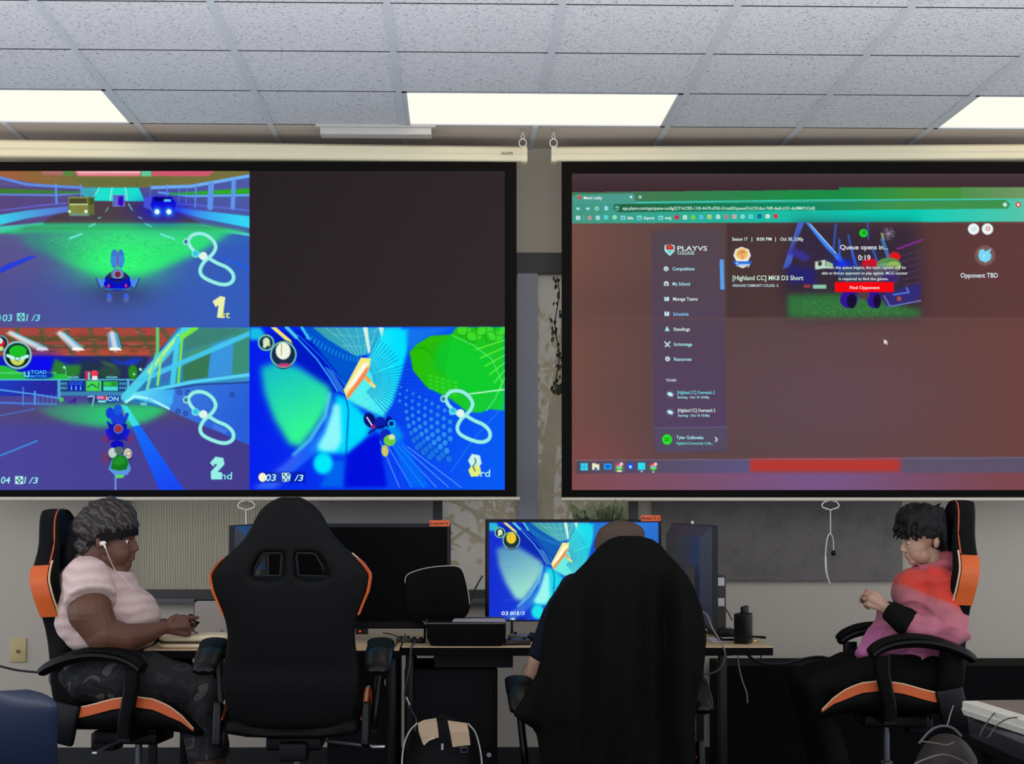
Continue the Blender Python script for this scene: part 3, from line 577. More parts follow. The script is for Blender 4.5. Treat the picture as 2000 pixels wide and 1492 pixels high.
    c.poly(P((0, 900), (230, 940), (250, 1080), (0, 1060)), (40, 34, 120), .85, 4); c.poly(P((235, 880), (320, 862), (320, 935), (235, 945)), (190, 215, 200)); c.el(*gg(275, 895), 4, 5, (60, 60, 40)); c.poly(P((325, 870), (385, 895), (385, 930), (325, 935)), (150, 190, 140)); c.rect(*gg(215, 1075), *gg(328, 1108), (140, 200, 170)); c.rect(*gg(140, 1075), *gg(195, 1100), (190, 60, 60), .8)
    c.el(*gg(645, 635), 8, 8, (30, 215, 40)); c.el(*gg(650, 632), 4, 4, (20, 140, 30), .8)
    for k in range(14):
        a = k*2*PI/14; c.line([gg(855, 640), gg(855+55*math.cos(a), 640+55*math.sin(a))], 1.2, [(150, 150, 220), (200, 170, 110), (110, 90, 160)][k % 3])
    c.line([gg(800, 640), gg(815, 690)], 4, (150, 160, 110)); c.line([gg(805, 690), gg(860, 850)], 7, (70, 130, 200), .8)
    for k in range(10): c.line([gg(930+k*22, 770-k*8+(k % 3)*4), gg(945+k*22, 762-k*8)], 2.4, (170, 40, 200), .8)
    for k in range(9): c.line([gg(960+k*6, 830+k*50), gg(1130, 790+k*52)], 1.6, (110, 60, 130), .6, .6)
    c.poly(P((0, 1160), (500, 1150), (1130, 1290), (1130, 1350), (60, 1360), (0, 1340)), (50, 120, 60), .9, 5); rs = np.random.RandomState(9)
    for k in range(300):
        x, y = rs.uniform(120, 1000), rs.uniform(1190, 1350); c.rect(*gg(x, y), *gg(x+7, y+6), (110, 190, 110), .45)
    c.el(*gg(700, 905), 16, 13, (200, 20, 40)); c.el(*gg(910, 835), 11, 9, (215, 25, 30)); c.el(*gg(860, 905), 24, 14, (90, 140, 80)); c.el(*gg(830, 960), 22, 16, (120, 170, 140)); c.el(*gg(900, 920), 14, 10, (150, 190, 90)); c.rect(*gg(620, 920), *gg(940, 1060), (80, 70, 90), .85, 3); c.rect(*gg(460, 920), *gg(630, 1060), (60, 80, 110), .8, 3); c.el(*gg(870, 1010), 16, 14, (60, 40, 110), .9, 2)
    for x, w in ((520, 75), (735, 60)): c.el(*gg(x, 1200), w/4.348, 17, (50, 20, 150)); c.el(*gg(x+25, 1215), w/8, 14, (24, 16, 50))
    c.poly(P((590, 1140), (700, 1140), (690, 1190), (620, 1200)), (80, 60, 70)); c.poly(P((800, 1150), (1130, 1060), (1130, 1190), (900, 1260), (830, 1250)), (50, 44, 120), .95, 2); c.line([gg(900, 1160), gg(1030, 1140), gg(1010, 1100)], 2.6, (90, 130, 240)); c.line([gg(820, 1170), gg(870, 1260), gg(1130, 1210)], 2, (120, 130, 220)); c.rect(*gg(930, 1175), *gg(965, 1210), (170, 80, 60))
    for x in (455, 1000): pass
    c.rect(*gg(403, 1052), *gg(902, 1138), (245, 8, 18))
    for x in (1578, 1693): pass
    for x in (1903, 1930): c.el(x, 448, 11, 11, (235, 245, 245)); 
    c.ring(1903.5, 448, 3.4, 1, (110, 160, 200)); c.ring(1931, 447, 3.4, 1.6, (200, 60, 60)); c.el(1925, 500, 20, 20, (125, 92, 90), .9); c.poly([(1912, 500), (1914, 490), (1922, 487), (1926, 492), (1938, 486), (1934, 494), (1938, 499), (1936, 508), (1926, 514), (1915, 509)], (120, 215, 245))
    c.poly([(1728, 664), (1728, 674), (1731, 671), (1735, 675), (1736, 673), (1733, 669), (1736, 668)], (235, 225, 240))
    c.rect(1110, 622, 2200, 626, (104, 76, 78), .5, 1.5)
    # task bar
    c.rect(1117, 923, 2200, 960, g((1117, 940), (128, 76, 80), (1560, 940), (118, 84, 130))); c.rect(1640, 923, 2200, 960, g((1640, 940), (118, 84, 130), (1960, 940), (122, 70, 78)))
    c.poly([(1125, 900), (2200, 893), (2200, 921), (1125, 925)], g((1125, 910), (84, 72, 84), (1460, 910), (92, 84, 124))); c.rect(1466, 896, 1762, 922, (178, 58, 50), 1, 3); c.rect(1766, 893, 2200, 922, (92, 82, 104), 1, 3); c.line([(1125, 899.5), (2200, 893)], 1, (150, 140, 180))
    x = 1141; c.rect(x-7, 905, x+7, 919, (50, 215, 245)); c.line([(x, 905), (x, 919)], 1, (60, 110, 150)); c.line([(x-7, 912), (x+7, 912)], 1, (60, 110, 150))
    c.rect(1157, 907, 1171, 918, (235, 235, 200)); c.rect(1157, 905, 1164, 909, (235, 235, 200)); c.rect(1161, 913, 1166, 919, (50, 90, 200)); c.rect(1180, 906, 1195, 917, (30, 160, 250)); c.rect(1183, 909, 1192, 914, (20, 90, 190))
    c.rect(1200, 902, 1220, 922, (120, 100, 130), .7)
    for x in (1210, 1277): c.el(x, 911, 7, 7, (230, 50, 50)); c.poly([(x-7, 911), (x-6, 917), (x, 920), (x+6, 917), (x+7, 911)], (60, 200, 60)); c.el(x, 912, 3.6, 3.6, (245, 245, 245)); c.el(x, 912, 2.2, 2.2, (60, 120, 220)); c.rect(x+2, 904, x+7, 909, (230, 240, 250))
    c.rect(1205, 919, 1215, 922, (235, 235, 200)); c.el(1232, 911, 6.6, 6.6, (20, 80, 235)); c.el(1232, 912, 2.6, 3, (200, 225, 250)); c.rect(1247, 904, 1261, 918, (40, 225, 240)); c.el(1254, 921, 1.4, 1.4, (250, 250, 250)); c.el(1277, 922, 1.4, 1.4, (250, 250, 250))
    c.A += np.random.RandomState(2).normal(0, 2.0, c.A.shape)
    return c

def picture(name, c, P, parent, strength=1.0, label=None):
    ny, nx = c.ny, c.nx
    p00, p10, p01, p11 = P(c.x0, c.y0), P(c.x0+c.dx*(nx-1), c.y0), P(c.x0, c.y0+c.dy*(ny-1)), P(c.x0+c.dx*(nx-1), c.y0+c.dy*(ny-1))
    u = np.linspace(0, 1, nx)[None, :, None]; v = np.linspace(0, 1, ny)[:, None, None]
    a, b, d, e = (np.array(q)[None, None, :] for q in (p00, p10, p01, p11))
    co = (a*(1-u)*(1-v)+b*u*(1-v)+d*(1-u)*v+e*u*v).reshape(-1, 3)
    i, j = np.meshgrid(np.arange(nx-1), np.arange(ny-1)); q0 = (j*nx+i).ravel()
    faces = np.stack([q0, q0+nx, q0+nx+1, q0+1], 1).astype(np.int32)
    me = bpy.data.meshes.new(name); me.vertices.add(len(co)); me.vertices.foreach_set('co', co.astype(np.float32).ravel())
    me.loops.add(faces.size); me.loops.foreach_set('vertex_index', faces.ravel())
    me.polygons.add(len(faces)); me.polygons.foreach_set('loop_start', np.arange(0, faces.size, 4, dtype=np.int32)); me.polygons.foreach_set('loop_total', np.full(len(faces), 4, dtype=np.int32))
    me.update(calc_edges=True)
    at = me.color_attributes.new('picture', 'FLOAT_COLOR', 'POINT')
    s = np.clip(c.A, 0, 255)/255.0; L = np.where(s <= 0.04045, s/12.92, ((s+0.055)/1.055)**2.4)
    rgba = np.concatenate([L, np.ones((ny, nx, 1))], 2).astype(np.float32)
    at.data.foreach_set('color', rgba.ravel())
    return objm(name, me, emat('picture_'+str(strength), None, strength, 'picture'), parent, False, label=label)

def text_mesh(name, items, P, parent, strength=1.0):
    """items: (string, x, baseline y, cap height, width or None, colour, slant); each line of flat letters a part in the plane given by P(px, py)"""
    for (s, x, y, h, w, col, sl) in items:
        cu = bpy.data.curves.new('t', 'FONT'); cu.body = s; cu.size = 1.0; cu.fill_mode = 'FRONT'; cu.resolution_u = 3; cu.offset = 0.012
        o = bpy.data.objects.new('t', cu); TMP.collection.objects.link(o)
        TMP.view_layers[0].update(); dg = TMP.view_layers[0].depsgraph; me = bpy.data.meshes.new_from_object(o.evaluated_get(dg))
        bpy.data.objects.remove(o); bpy.data.curves.remove(cu)
        if not len(me.vertices): continue
        xs = [v.co.x for v in me.vertices]; k = h/0.70; kx = k if w is None else w/(max(xs)-min(xs)); mn = min(xs)
        for v in me.vertices: v.co = P(x+(v.co.x-mn)*kx+sl*v.co.y*k, y-v.co.y*k)
        me.name = name; me.materials.clear(); o = objm(name, me, emat('letters_%d_%d_%d_%g' % (*col, strength), col, strength), parent, False)
# ------------------------------------------------------------------ materials of the room
CEIL = 3.02; WALL = 7.87
def wall_material():
    k = NB('wall_paint'); b = k.b; n = k.n('ShaderNodeTexNoise', Scale=1.3, Detail=3.0); k.l(k.tc.outputs['Object'], n.inputs['Vector'])
    r = k.n('ShaderNodeMix', data_type='RGBA'); r.inputs['A'].default_value = lin((188, 178, 160)); r.inputs['B'].default_value = lin((194, 184, 168))
    k.l(n.outputs['Fac'], r.inputs['Factor']); k.l(r.outputs['Result'], b.inputs['Base Color']); b.inputs['Roughness'].default_value = .85
    n2 = k.n('ShaderNodeTexNoise', Scale=220.0, Detail=4.0); k.l(k.tc.outputs['Object'], n2.inputs['Vector'])
    bp = k.n('ShaderNodeBump', Strength=.12, Distance=.003); k.l(n2.outputs['Fac'], bp.inputs['Height']); k.l(bp.outputs['Normal'], b.inputs['Normal'])
    return k.m
def tile_material():
    k = NB('ceiling_tile'); b = k.b; b.inputs['Roughness'].default_value = .95; b.inputs['Specular IOR Level'].default_value = .1
    mp = k.n('ShaderNodeMapping'); mp.inputs['Scale'].default_value = (1, 1, 1); k.l(k.tc.outputs['Object'], mp.inputs['Vector'])
    n0 = k.n('ShaderNodeTexNoise', Scale=30.0, Detail=2.0); k.l(mp.outputs[0], n0.inputs['Vector'])
    mx = k.n('ShaderNodeMix', data_type='VECTOR'); mx.inputs['Factor'].default_value = .04; k.l(mp.outputs[0], mx.inputs['A']); k.l(n0.outputs['Color'], mx.inputs['B'])
    v = k.n('ShaderNodeTexVoronoi', Scale=75.0); k.l(mx.outputs['Result'], v.inputs['Vector'])
    n1 = k.n('ShaderNodeTexNoise', Scale=85.0, Detail=3.0, Distortion=1.5); k.l(mp.outputs[0], n1.inputs['Vector'])
    r1 = k.n('ShaderNodeValToRGB'); r1.color_ramp.elements[0].position = .57; r1.color_ramp.elements[1].position = .65
    r1.color_ramp.elements[0].color = (0, 0, 0, 1); r1.color_ramp.elements[1].color = (1, 1, 1, 1); k.l(n1.outputs['Fac'], r1.inputs['Fac'])
    r2 = k.n('ShaderNodeValToRGB'); r2.color_ramp.elements[0].position = .07; r2.color_ramp.elements[1].position = .2
    r2.color_ramp.elements[0].color = (1, 1, 1, 1); r2.color_ramp.elements[1].color = (0, 0, 0, 1); k.l(v.outputs['Distance'], r2.inputs['Fac'])
    a = k.n('ShaderNodeMath', operation='MAXIMUM'); k.l(r1.outputs['Color'], a.inputs[0]); k.l(r2.outputs['Color'], a.inputs[1])
    c = k.n('ShaderNodeMix', data_type='RGBA'); c.inputs['A'].default_value = lin((230, 228, 230)); c.inputs['B'].default_value = lin((150, 150, 158))
    k.l(a.outputs[0], c.inputs['Factor']); k.l(c.outputs['Result'], b.inputs['Base Color'])
    bp = k.n('ShaderNodeBump', Strength=.25, Distance=.003, invert=True); k.l(a.outputs[0], bp.inputs['Height']); k.l(bp.outputs['Normal'], b.inputs['Normal'])
    return k.m
def carpet_material():
    k = NB('carpet'); n = k.n('ShaderNodeTexNoise', Scale=140.0, Detail=4.0); k.l(k.tc.outputs['Object'], n.inputs['Vector'])
    r = k.n('ShaderNodeMix', data_type='RGBA'); r.inputs['A'].default_value = lin((24, 23, 23)); r.inputs['B'].default_value = lin((44, 42, 41))
    k.l(n.outputs['Fac'], r.inputs['Factor']); k.l(r.outputs['Result'], k.b.inputs['Base Color']); k.b.inputs['Roughness'].default_value = .95
    bp = k.n('ShaderNodeBump', Strength=.5, Distance=.004); k.l(n.outputs['Fac'], bp.inputs['Height']); k.l(bp.outputs['Normal'], k.b.inputs['Normal'])
    return k.m
def shade_material(name, c1, c2, stripe, trans, wscale=140.0):
    """woven roller shade: threads of diffuse cloth with open holes between them"""
    k = NB(name); nt = k.nt; out = nt.nodes['Material Output']; nt.nodes.remove(k.b)
    sp = k.n('ShaderNodeSeparateXYZ'); k.l(k.tc.outputs['Object'], sp.inputs[0])
    wv = k.n('ShaderNodeTexWave', Scale=stripe, Distortion=.6, Detail=1.0); wv.wave_type = 'BANDS'; wv.bands_direction = 'X'; k.l(k.tc.outputs['Object'], wv.inputs['Vector'])
    n = k.n('ShaderNodeTexNoise', Scale=3.0, Detail=4.0); k.l(k.tc.outputs['Object'], n.inputs['Vector'])
    mx = k.n('ShaderNodeMix', data_type='RGBA'); mx.inputs['A'].default_value = lin(c1); mx.inputs['B'].default_value = lin(c2); k.l(wv.outputs['Fac'], mx.inputs['Factor'])
    d = k.n('ShaderNodeBsdfDiffuse'); k.l(mx.outputs['Result'], d.inputs['Color']); tl = k.n('ShaderNodeBsdfTranslucent'); k.l(mx.outputs['Result'], tl.inputs['Color'])
    m1 = k.n('ShaderNodeMixShader'); m1.inputs[0].default_value = .45; k.l(d.outputs[0], m1.inputs[1]); k.l(tl.outputs[0], m1.inputs[2])
    tp = k.n('ShaderNodeBsdfTransparent'); m2 = k.n('ShaderNodeMixShader')
    f = k.n('ShaderNodeMath', operation='MULTIPLY'); f.inputs[1].default_value = trans*1.4; k.l(wv.outputs['Fac'], f.inputs[0])
    a = k.n('ShaderNodeMath', operation='ADD'); a.inputs[1].default_value = trans*.4; k.l(f.outputs[0], a.inputs[0])
    k.l(a.outputs[0], m2.inputs[0]); k.l(m1.outputs[0], m2.inputs[1]); k.l(tp.outputs[0], m2.inputs[2]); k.l(m2.outputs[0], out.inputs['Surface'])
    return k.m
def felt_material(name, a, b):
    k = NB(name); n = k.n('ShaderNodeTexNoise', Scale=5.0, Detail=8.0, Roughness=.7); k.l(k.tc.outputs['Object'], n.inputs['Vector'])
    n3 = k.n('ShaderNodeTexNoise', Scale=180.0, Detail=3.0); k.l(k.tc.outputs['Object'], n3.inputs['Vector'])
    ad = k.n('ShaderNodeMath', operation='ADD'); k.l(n.outputs['Fac'], ad.inputs[0]); k.l(n3.outputs['Fac'], ad.inputs[1])
    r = k.n('ShaderNodeValToRGB'); r.color_ramp.elements[0].position = .7; r.color_ramp.elements[1].position = 1.35
    r.color_ramp.elements[0].color = lin(a); r.color_ramp.elements[1].color = lin(b); k.l(ad.outputs[0], r.inputs['Fac']); k.l(r.outputs['Color'], k.b.inputs['Base Color']); k.b.inputs['Roughness'].default_value = .95
    bp = k.n('ShaderNodeBump', Strength=.4, Distance=.003); k.l(n3.outputs['Fac'], bp.inputs['Height']); k.l(bp.outputs['Normal'], k.b.inputs['Normal'])
    return k.m
M_WALL = wall_material(); M_TILE = tile_material(); M_CARPET = carpet_material()
M_BORDER_SHADED = mat('border_row_shaded', (214, 200, 186), .9, var=.04, vscale=90)  # plain last ceiling row; the shade near the wall is put into its colour
M_TEE = mat('tee_bar', (214, 216, 220), .55); M_GAP = mat('shadow_gap', (60, 62, 68), .8)
M_BASE = mat('baseboard_rubber', (22, 21, 21), .6); M_FRAME = mat('window_frame_metal', (60, 58, 55), .5); M_MULL = mat('window_mullion', (150, 152, 158), .5)
M_PLASTIC = mat('black_plastic', (14, 14, 15), .45, spec=.2, bump=.05, bscale=300); M_MATTE = mat('matte_black', (11, 11, 11), .8, spec=.08)
M_CREAM = mat('casing_enamel', (226, 216, 182), .45); M_STEEL = mat('zinc_steel', (200, 200, 198), .3, metal=.9)
M_LIGHT = emat('troffer_diffuser', (255, 244, 222), 1.2)

def wall_x(px): return W(px, 1000, WALL).x
# ------------------------------------------------------------------ the room
XL, XR = -4.6, 5.2; Y0R = -1.6
bm = bm_new(); boxr(bm, XL, XR, Y0R, WALL+.12, -.1, 0); struct('floor', bm, M_CARPET)
BX = [-.235+.609*k for k in range(-7, 9)]; CY = [7.385-.611*k for k in range(0, 14)]
# ceiling tiles; three troffers sit in the row of tiles next to the wall, more of them further back
LIGHTS = [(-2.671, -1.453), (-.235, .983), (2.201, 3.419)]; LROWS = [(6.774, 7.385), (3.108, 3.719), (.053, .664)]
bm = bm_new(); bmb = bm_new()
for i in range(len(BX)-1):
    for j in range(len(CY)-1):
        x0, x1, y1, y0 = BX[i], BX[i+1], CY[j], CY[j+1]; cx, cy = (x0+x1)/2, (y0+y1)/2
        if any(a < cx < b for a, b in LIGHTS) and any(a < cy < b for a, b in LROWS): continue
        boxr(bm, x0+.004, x1-.004, y0+.004, y1-.004, CEIL, CEIL+.02)
struct('ceiling', bm, M_TILE)
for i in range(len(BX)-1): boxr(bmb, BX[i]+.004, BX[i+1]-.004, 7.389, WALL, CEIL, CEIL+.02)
struct('trim_1', bmb, M_BORDER_SHADED)
bm = bm_new()
for x in BX:
    mid = any(a+.3 < x < b-.3 for a, b in LIGHTS); cut = sorted([CY[-1]]+([v for r in LROWS for v in r] if mid else [])+[WALL])
    for ya, yb in zip(cut[::2], cut[1::2]): boxr(bm, x-.012, x+.012, ya, yb, CEIL-.006, CEIL+.03)
struct('trim_2', bm, M_TEE)
bm = bm_new()
for y in CY: boxr(bm, BX[0], BX[-1], y-.004, y+.004, CEIL-.0015, CEIL+.028)
struct('trim_3', bm, M_GAP)
bm = bm_new(); boxr(bm, BX[0], BX[-1], CY[-1], WALL+.1, CEIL+.12, CEIL+.16); struct('trim_4', bm, M_GAP)
ln = ['bright rectangular ceiling light at the left edge, beside the long left screen casing', 'bright rectangular ceiling light above the gap between the two screens', 'bright rectangular ceiling light at the right edge, over the right screen']
bl = ['ceiling light', 'ceiling light', 'ceiling light']
for r, (ya, yb) in enumerate(LROWS):
    for k, (xa, xb) in enumerate(LIGHTS):
        t = thing('ceiling_light', ln[k] if r == 0 else 'lit ceiling troffer further back in the room, above and behind the viewer', 'ceiling light', ((xa+xb)/2, (ya+yb)/2, CEIL), group='ceiling troffers' if r == 0 else 'ceiling troffers behind the viewer')
        bm = bm_new(); f = .022
        boxr(bm, xa+.012, xa+f+.012, ya, yb, CEIL-.003, CEIL+.06); boxr(bm, xb-f-.012, xb-.012, ya, yb, CEIL-.003, CEIL+.06); boxr(bm, xa+.012, xb-.012, ya, ya+f*.5, CEIL-.003, CEIL+.06); boxr(bm, xa+.012, xb-.012, yb-f, yb, CEIL-.003, CEIL+.06)
        obj('frame', bm, M_TEE, t, False)
        bm = bm_new(); boxr(bm, xa+f+.012, xb-f-.012, ya+f*.5, yb-f, CEIL+.004, CEIL+.01); obj('diffuser', bm, M_LIGHT, t, False)
# back wall with two window openings
WZ0 = W(900, 1168, WALL).z; WZ1 = W(1050, 535, WALL).z; HZ = W(1050, 495, WALL).z
w1a, w1b = wall_x(846), wall_x(1246); w2a, w2b = wall_x(232), wall_x(600)
bm = bm_new()
xs = [XL, w2a, w2b, w1a, w1b, XR]
for k, (a, b) in enumerate(zip(xs[:-1], xs[1:])):
    if k in (1, 3): boxr(bm, a, b, WALL, WALL+.12, 0, WZ0); boxr(bm, a, b, WALL, WALL+.12, HZ, CEIL+.12)
    else: boxr(bm, a, b, WALL, WALL+.12, 0, CEIL+.12)
struct('wall_back', bm, M_WALL)
bm = bm_new(); boxr(bm, XL, XR, WALL-.012, WALL, 0, .105, .002); struct('baseboard_back', bm, M_BASE)
M_SH1 = shade_material('shade_cloth_smooth', (206, 196, 172), (186, 176, 154), 60.0, .20); M_SH2 = shade_material('shade_cloth_ribbed', (104, 98, 82), (236, 228, 198), 40.0, .12)
for nm, a, b, shm in (('window_1', w1a, w1b, M_SH1), ('window_2', w2a, w2b, M_SH2)):
    bm = bm_new(); fz = HZ
    boxr(bm, a, b, WALL-.02, WALL+.08, WZ1, HZ, .003)
    fw = .045
    boxr(bm, a, a+fw, WALL-.012, WALL+.08, WZ0, WZ1); boxr(bm, b-fw, b, WALL-.012, WALL+.08, WZ0, WZ1)
    boxr(bm, a, b, WALL-.012, WALL+.08, WZ0, WZ0+.04)
    o = struct(nm, bm, M_FRAME)
    bm = bm_new(); boxr(bm, a-.02, b+.02, WALL-.06, WALL+.05, WZ0-.025, WZ0, .004); obj('window_sill', bm, mat('sill', (92, 92, 90), .5), o, False)
    if nm == 'window_1':
        bm = bm_new(); boxr(bm, wall_x(1010), wall_x(1050), WALL-.02, WALL+.07, WZ0, WZ1); obj('mullion', bm, M_MULL, o, False)
    bm = bm_new(); boxr(bm, a+fw, b-fw, WALL+.055, WALL+.060, WZ0+.04, WZ1)
    g = NB('window_glass_'+nm); o_ = g.nt.nodes['Material Output']; g.nt.nodes.remove(g.b); ta = g.n('ShaderNodeBsdfTransparent'); gl = g.n('ShaderNodeBsdfGlossy', Roughness=.03); mm = g.n('ShaderNodeMixShader'); mm.inputs[0].default_value = .06; g.l(ta.outputs[0], mm.inputs[1]); g.l(gl.outputs[0], mm.inputs[2]); g.l(mm.outputs[0], o_.inputs['Surface'])
    obj('pane', bm, g.m, o, False)
    bm = bm_new(); boxr(bm, a+fw-.01, b-fw+.01, WALL+.012, WALL+.0135, WZ0+.03, WZ1)
    sh = obj('roller_shade', bm, shm, None, False)
    tag(sh, 'grey-beige see-through roller shade in the window between the two screens' if nm == 'window_1' else 'ribbed vertically striped roller shade in the window behind the seated woman in a pink shirt', 'roller shade')
# grey tackable wall panels
M_FELT = felt_material('grey_felt', (78, 73, 70), (118, 112, 106)); M_FELT2 = felt_material('light_felt', (138, 134, 126), (150, 146, 138))
bm = bm_new(); p, q = W(1275, 1000, 7.85), W(1762, 1135, 7.85); boxr(bm, p.x, q.x, 7.835, WALL-.001, q.z, W(1275, 900, 7.85).z, .004)
tag(obj('tack_board', bm, M_FELT), 'dark grey fabric tack board on the wall below the right screen', 'tack board')
bm = bm_new(); p, q = W(622, 985, 7.85), W(845, 1180, 7.85); boxr(bm, p.x, q.x, 7.84, WALL-.001, q.z, W(650, 900, 7.85).z, .004)
tag(obj('tack_board', bm, M_FELT2), 'pale grey board on the wall behind the black switched-off television', 'tack board')
# outside the windows
bm = bm_new(); boxr(bm, -9, 9, WALL+.12, 26, -.6, -.5); struct('ground_outside', bm, mat('outside_ground', (96, 92, 70), .9, var=.2))
rs = random.Random(4)
def leaf(bm, c, s, n, u=None):
    n = n.normalized(); a = (u if u is not None else Vector((rs.uniform(-1, 1), rs.uniform(-1, 1), rs.uniform(-1, 1)))); a = (a-n*a.dot(n)).normalized(); b = n.cross(a)
    o = []
    for t, w in ((-1, 0), (-.6, .42), (0, .5), (.5, .32), (1, 0)): o.append((t, w))
    pts = [c+a*t*s+b*w*s+n*(.12*s*t*t) for t, w in o]+[c+a*t*s-b*w*s+n*(.12*s*t*t) for t, w in o[3:0:-1]]
    bm.faces.new([bm.verts.new(p) for p in pts])
def rv(): return Vector((rs.uniform(-1, 1), rs.uniform(-1, 1), rs.uniform(-1, 1)))
def tree(x, y, h, r, col, lab, n=900, lz=.6):
    t = thing('garden_tree', lab, 'tree', (x, y, -.5)); bm = bm_new()
    tr = curve([(x, y, -.5), (x+.12, y, .4), (x-.05, y, 1.2), (x+.1, y, h)], 5); tube(bm, tr, .1, 10, .03)
    for k in range(9):
        a = rs.uniform(0, 6.28); z = rs.uniform(.3, h*.8); tube(bm, curve([(x, y, z), (x+math.cos(a)*.4, y+math.sin(a)*.3, z+.35), (x+math.cos(a)*.9, y+math.sin(a)*.5, z+.6)], 4), .03, 6, .008)
    obj('trunk', bm, mat('bark', (92, 84, 72), .9, var=.3, vscale=20), t)
    bm = bm_new()
    for k in range(n):
        p = rv(); p = p.normalized()*rs.uniform(.3, 1)**.5; leaf(bm, Vector((x+p.x*r, y+p.y*r*.7, h*.62+lz*p.z*h*.6)), rs.uniform(.02, .05), rv())
    o = obj('foliage', bm, mat('leaf_'+str(col), col, .6, var=.4, vscale=2), t, False)
tree(wall_x(1080)*1.35, 10.6, 2.6, .8, (206, 182, 120), 'yellow-leaved tree seen through the shade between the screens', 1500)
tree(wall_x(930)-.6, 9.0, 1.4, .55, (150, 152, 110), 'low green shrub outside, seen behind the black switched-off television', 1300)
tree(wall_x(1180)+.9, 9.0, 1.7, .5, (160, 166, 120), 'green bush outside, seen just above the lit television', 1100)
tree(wall_x(380)-1.6, 9.5, 1.9, 1.0, (150, 146, 112), 'dark bush outside behind the ribbed shade', 1500)
# ------------------------------------------------------------------ the two projection screens
def YL(px): return 7.54-(1027-px)/1027*.085
def YR(px): return 7.54-(px-1090)/910*.085
def PL(px, py, t=0.0): return W(px, py, YL(px)-t)
def PR(px, py, t=0.0): return W(px, py, YR(px)-t)
def slab(bm, P, x0, y0, x1, y1, t0, t1, n=2):
    """a thin panel lying in the plane P, between distances t0 and t1 in front of it"""
    a = [P(x0, y0, t0), P(x1, y0, t0), P(x1, y1, t0), P(x0, y1, t0)]; dv = Vector((0, -(t1-t0), 0))
    loft(bm, [a, [p+dv for p in a]])
M_BORD = mat('screen_border', (18, 16, 14), .9, spec=.08, bump=.05); M_VINYL = mat('screen_vinyl', (150, 146, 140), .8)
def screen(P, x0, x1, cx0, cx1, top, bot, pic0, pic1, lab, canvas, texts, ends, btm):
    c = P((cx0+cx1)/2, top[0], 0)
    t = thing('projection_screen', lab, 'projection screen', (c.x, c.y, c.z))
    bm = bm_new(); slab(bm, P, x0, 316, x1, bot, .004, .0)
    slab(bm, P, x0, bot-2, x1, bot-.5, .004, .0); obj('screen_sheet', bm, M_BORD, t, False)
    # casing: an eight-sided long tube hanging at the top
    bm = bm_new(); y0, y1 = top
    def prof(px, ya, yb):
        p, q = P(px, ya), P(px, yb); h = p.z-q.z; m = (p.z+q.z)/2; y = p.y+.012
        return [Vector((p.x, y+a*h, m+b*h)) for a, b in ((-.42, .5), (-.58, .36), (-.6, .02), (-.52, -.1), (-.5, -.42), (-.4, -.5), (.45, -.5), (.6, -.3), (.6, .3), (.45, .5))]
    loft(bm, [prof(cx0, *ends[0]), prof(cx1, *ends[1])]); obj('casing', bm, M_CREAM, t, True, angle=12)
    for cx, en in ((cx0, ends[0]), (cx1, ends[1])):
        sgn = 1 if cx == cx1 else -1; bm = bm_new(); pr = prof(cx, en[0]-1, en[1]+1)
        mid = sum(pr, Vector())/len(pr); pr = [mid+(q-mid)*1.04 for q in pr]
        loft(bm, [[q-Vector((sgn*.02, 0, 0)) for q in pr], [q+Vector((sgn*.006, 0, 0)) for q in pr]]); obj('end_cap', bm, M_CREAM, t, True, angle=12)
    bm = bm_new(); a, b = P(btm[0], bot+4), P(btm[1], bot+4); r = .009
    tube(bm, [a, b], r, 12); obj('bottom_bar', bm, mat('bottom_bar', (214, 204, 182), .5), t)
    picture('projected_picture', canvas, lambda x, y: P(x, y, .007), t, 1.0)
    text_mesh('projected_lettering', texts, lambda x, y: P(x, y, .0085), t, 1.0)
    return t
LT = (232, 250, 245); CY_ = (170, 235, 245); Wn = (150, 240, 230)
txl = [('03', 4, 627, 13, 19, (120, 225, 235), .15), ('1', 51, 626.5, 13, None, (120, 225, 235), .15), ('/3', 61, 626.5, 12, 16, (120, 225, 235), .2), ('st', 431, 621, 14, 18, (215, 230, 120), .05),
       ('04', 1, 944, 13, 18, (150, 235, 235), .15), ('1', 47, 944, 13, None, (150, 235, 235), .15), ('/3', 56, 944, 12, 17, (150, 235, 235), .2), ('nd', 431, 936, 14, 22, (130, 225, 230), .05),
       ('TOAD', 60, 730, 7, 31, (80, 210, 240), 0), ('MOTORS', 60, 737, 4.5, 31, (60, 180, 225), 0), ('ION', 207, 783, 8.5, 24, (170, 235, 240), .1),
       ('03', 518, 939, 13, 20, (190, 245, 240), .15), ('1', 564, 938.5, 12, None, (190, 245, 240), .15), ('/3', 575, 939, 12, 16, (190, 245, 240), .2), ('rd', 938, 931, 14, 19, (165, 235, 235), .05)]
U = (220, 240, 232)
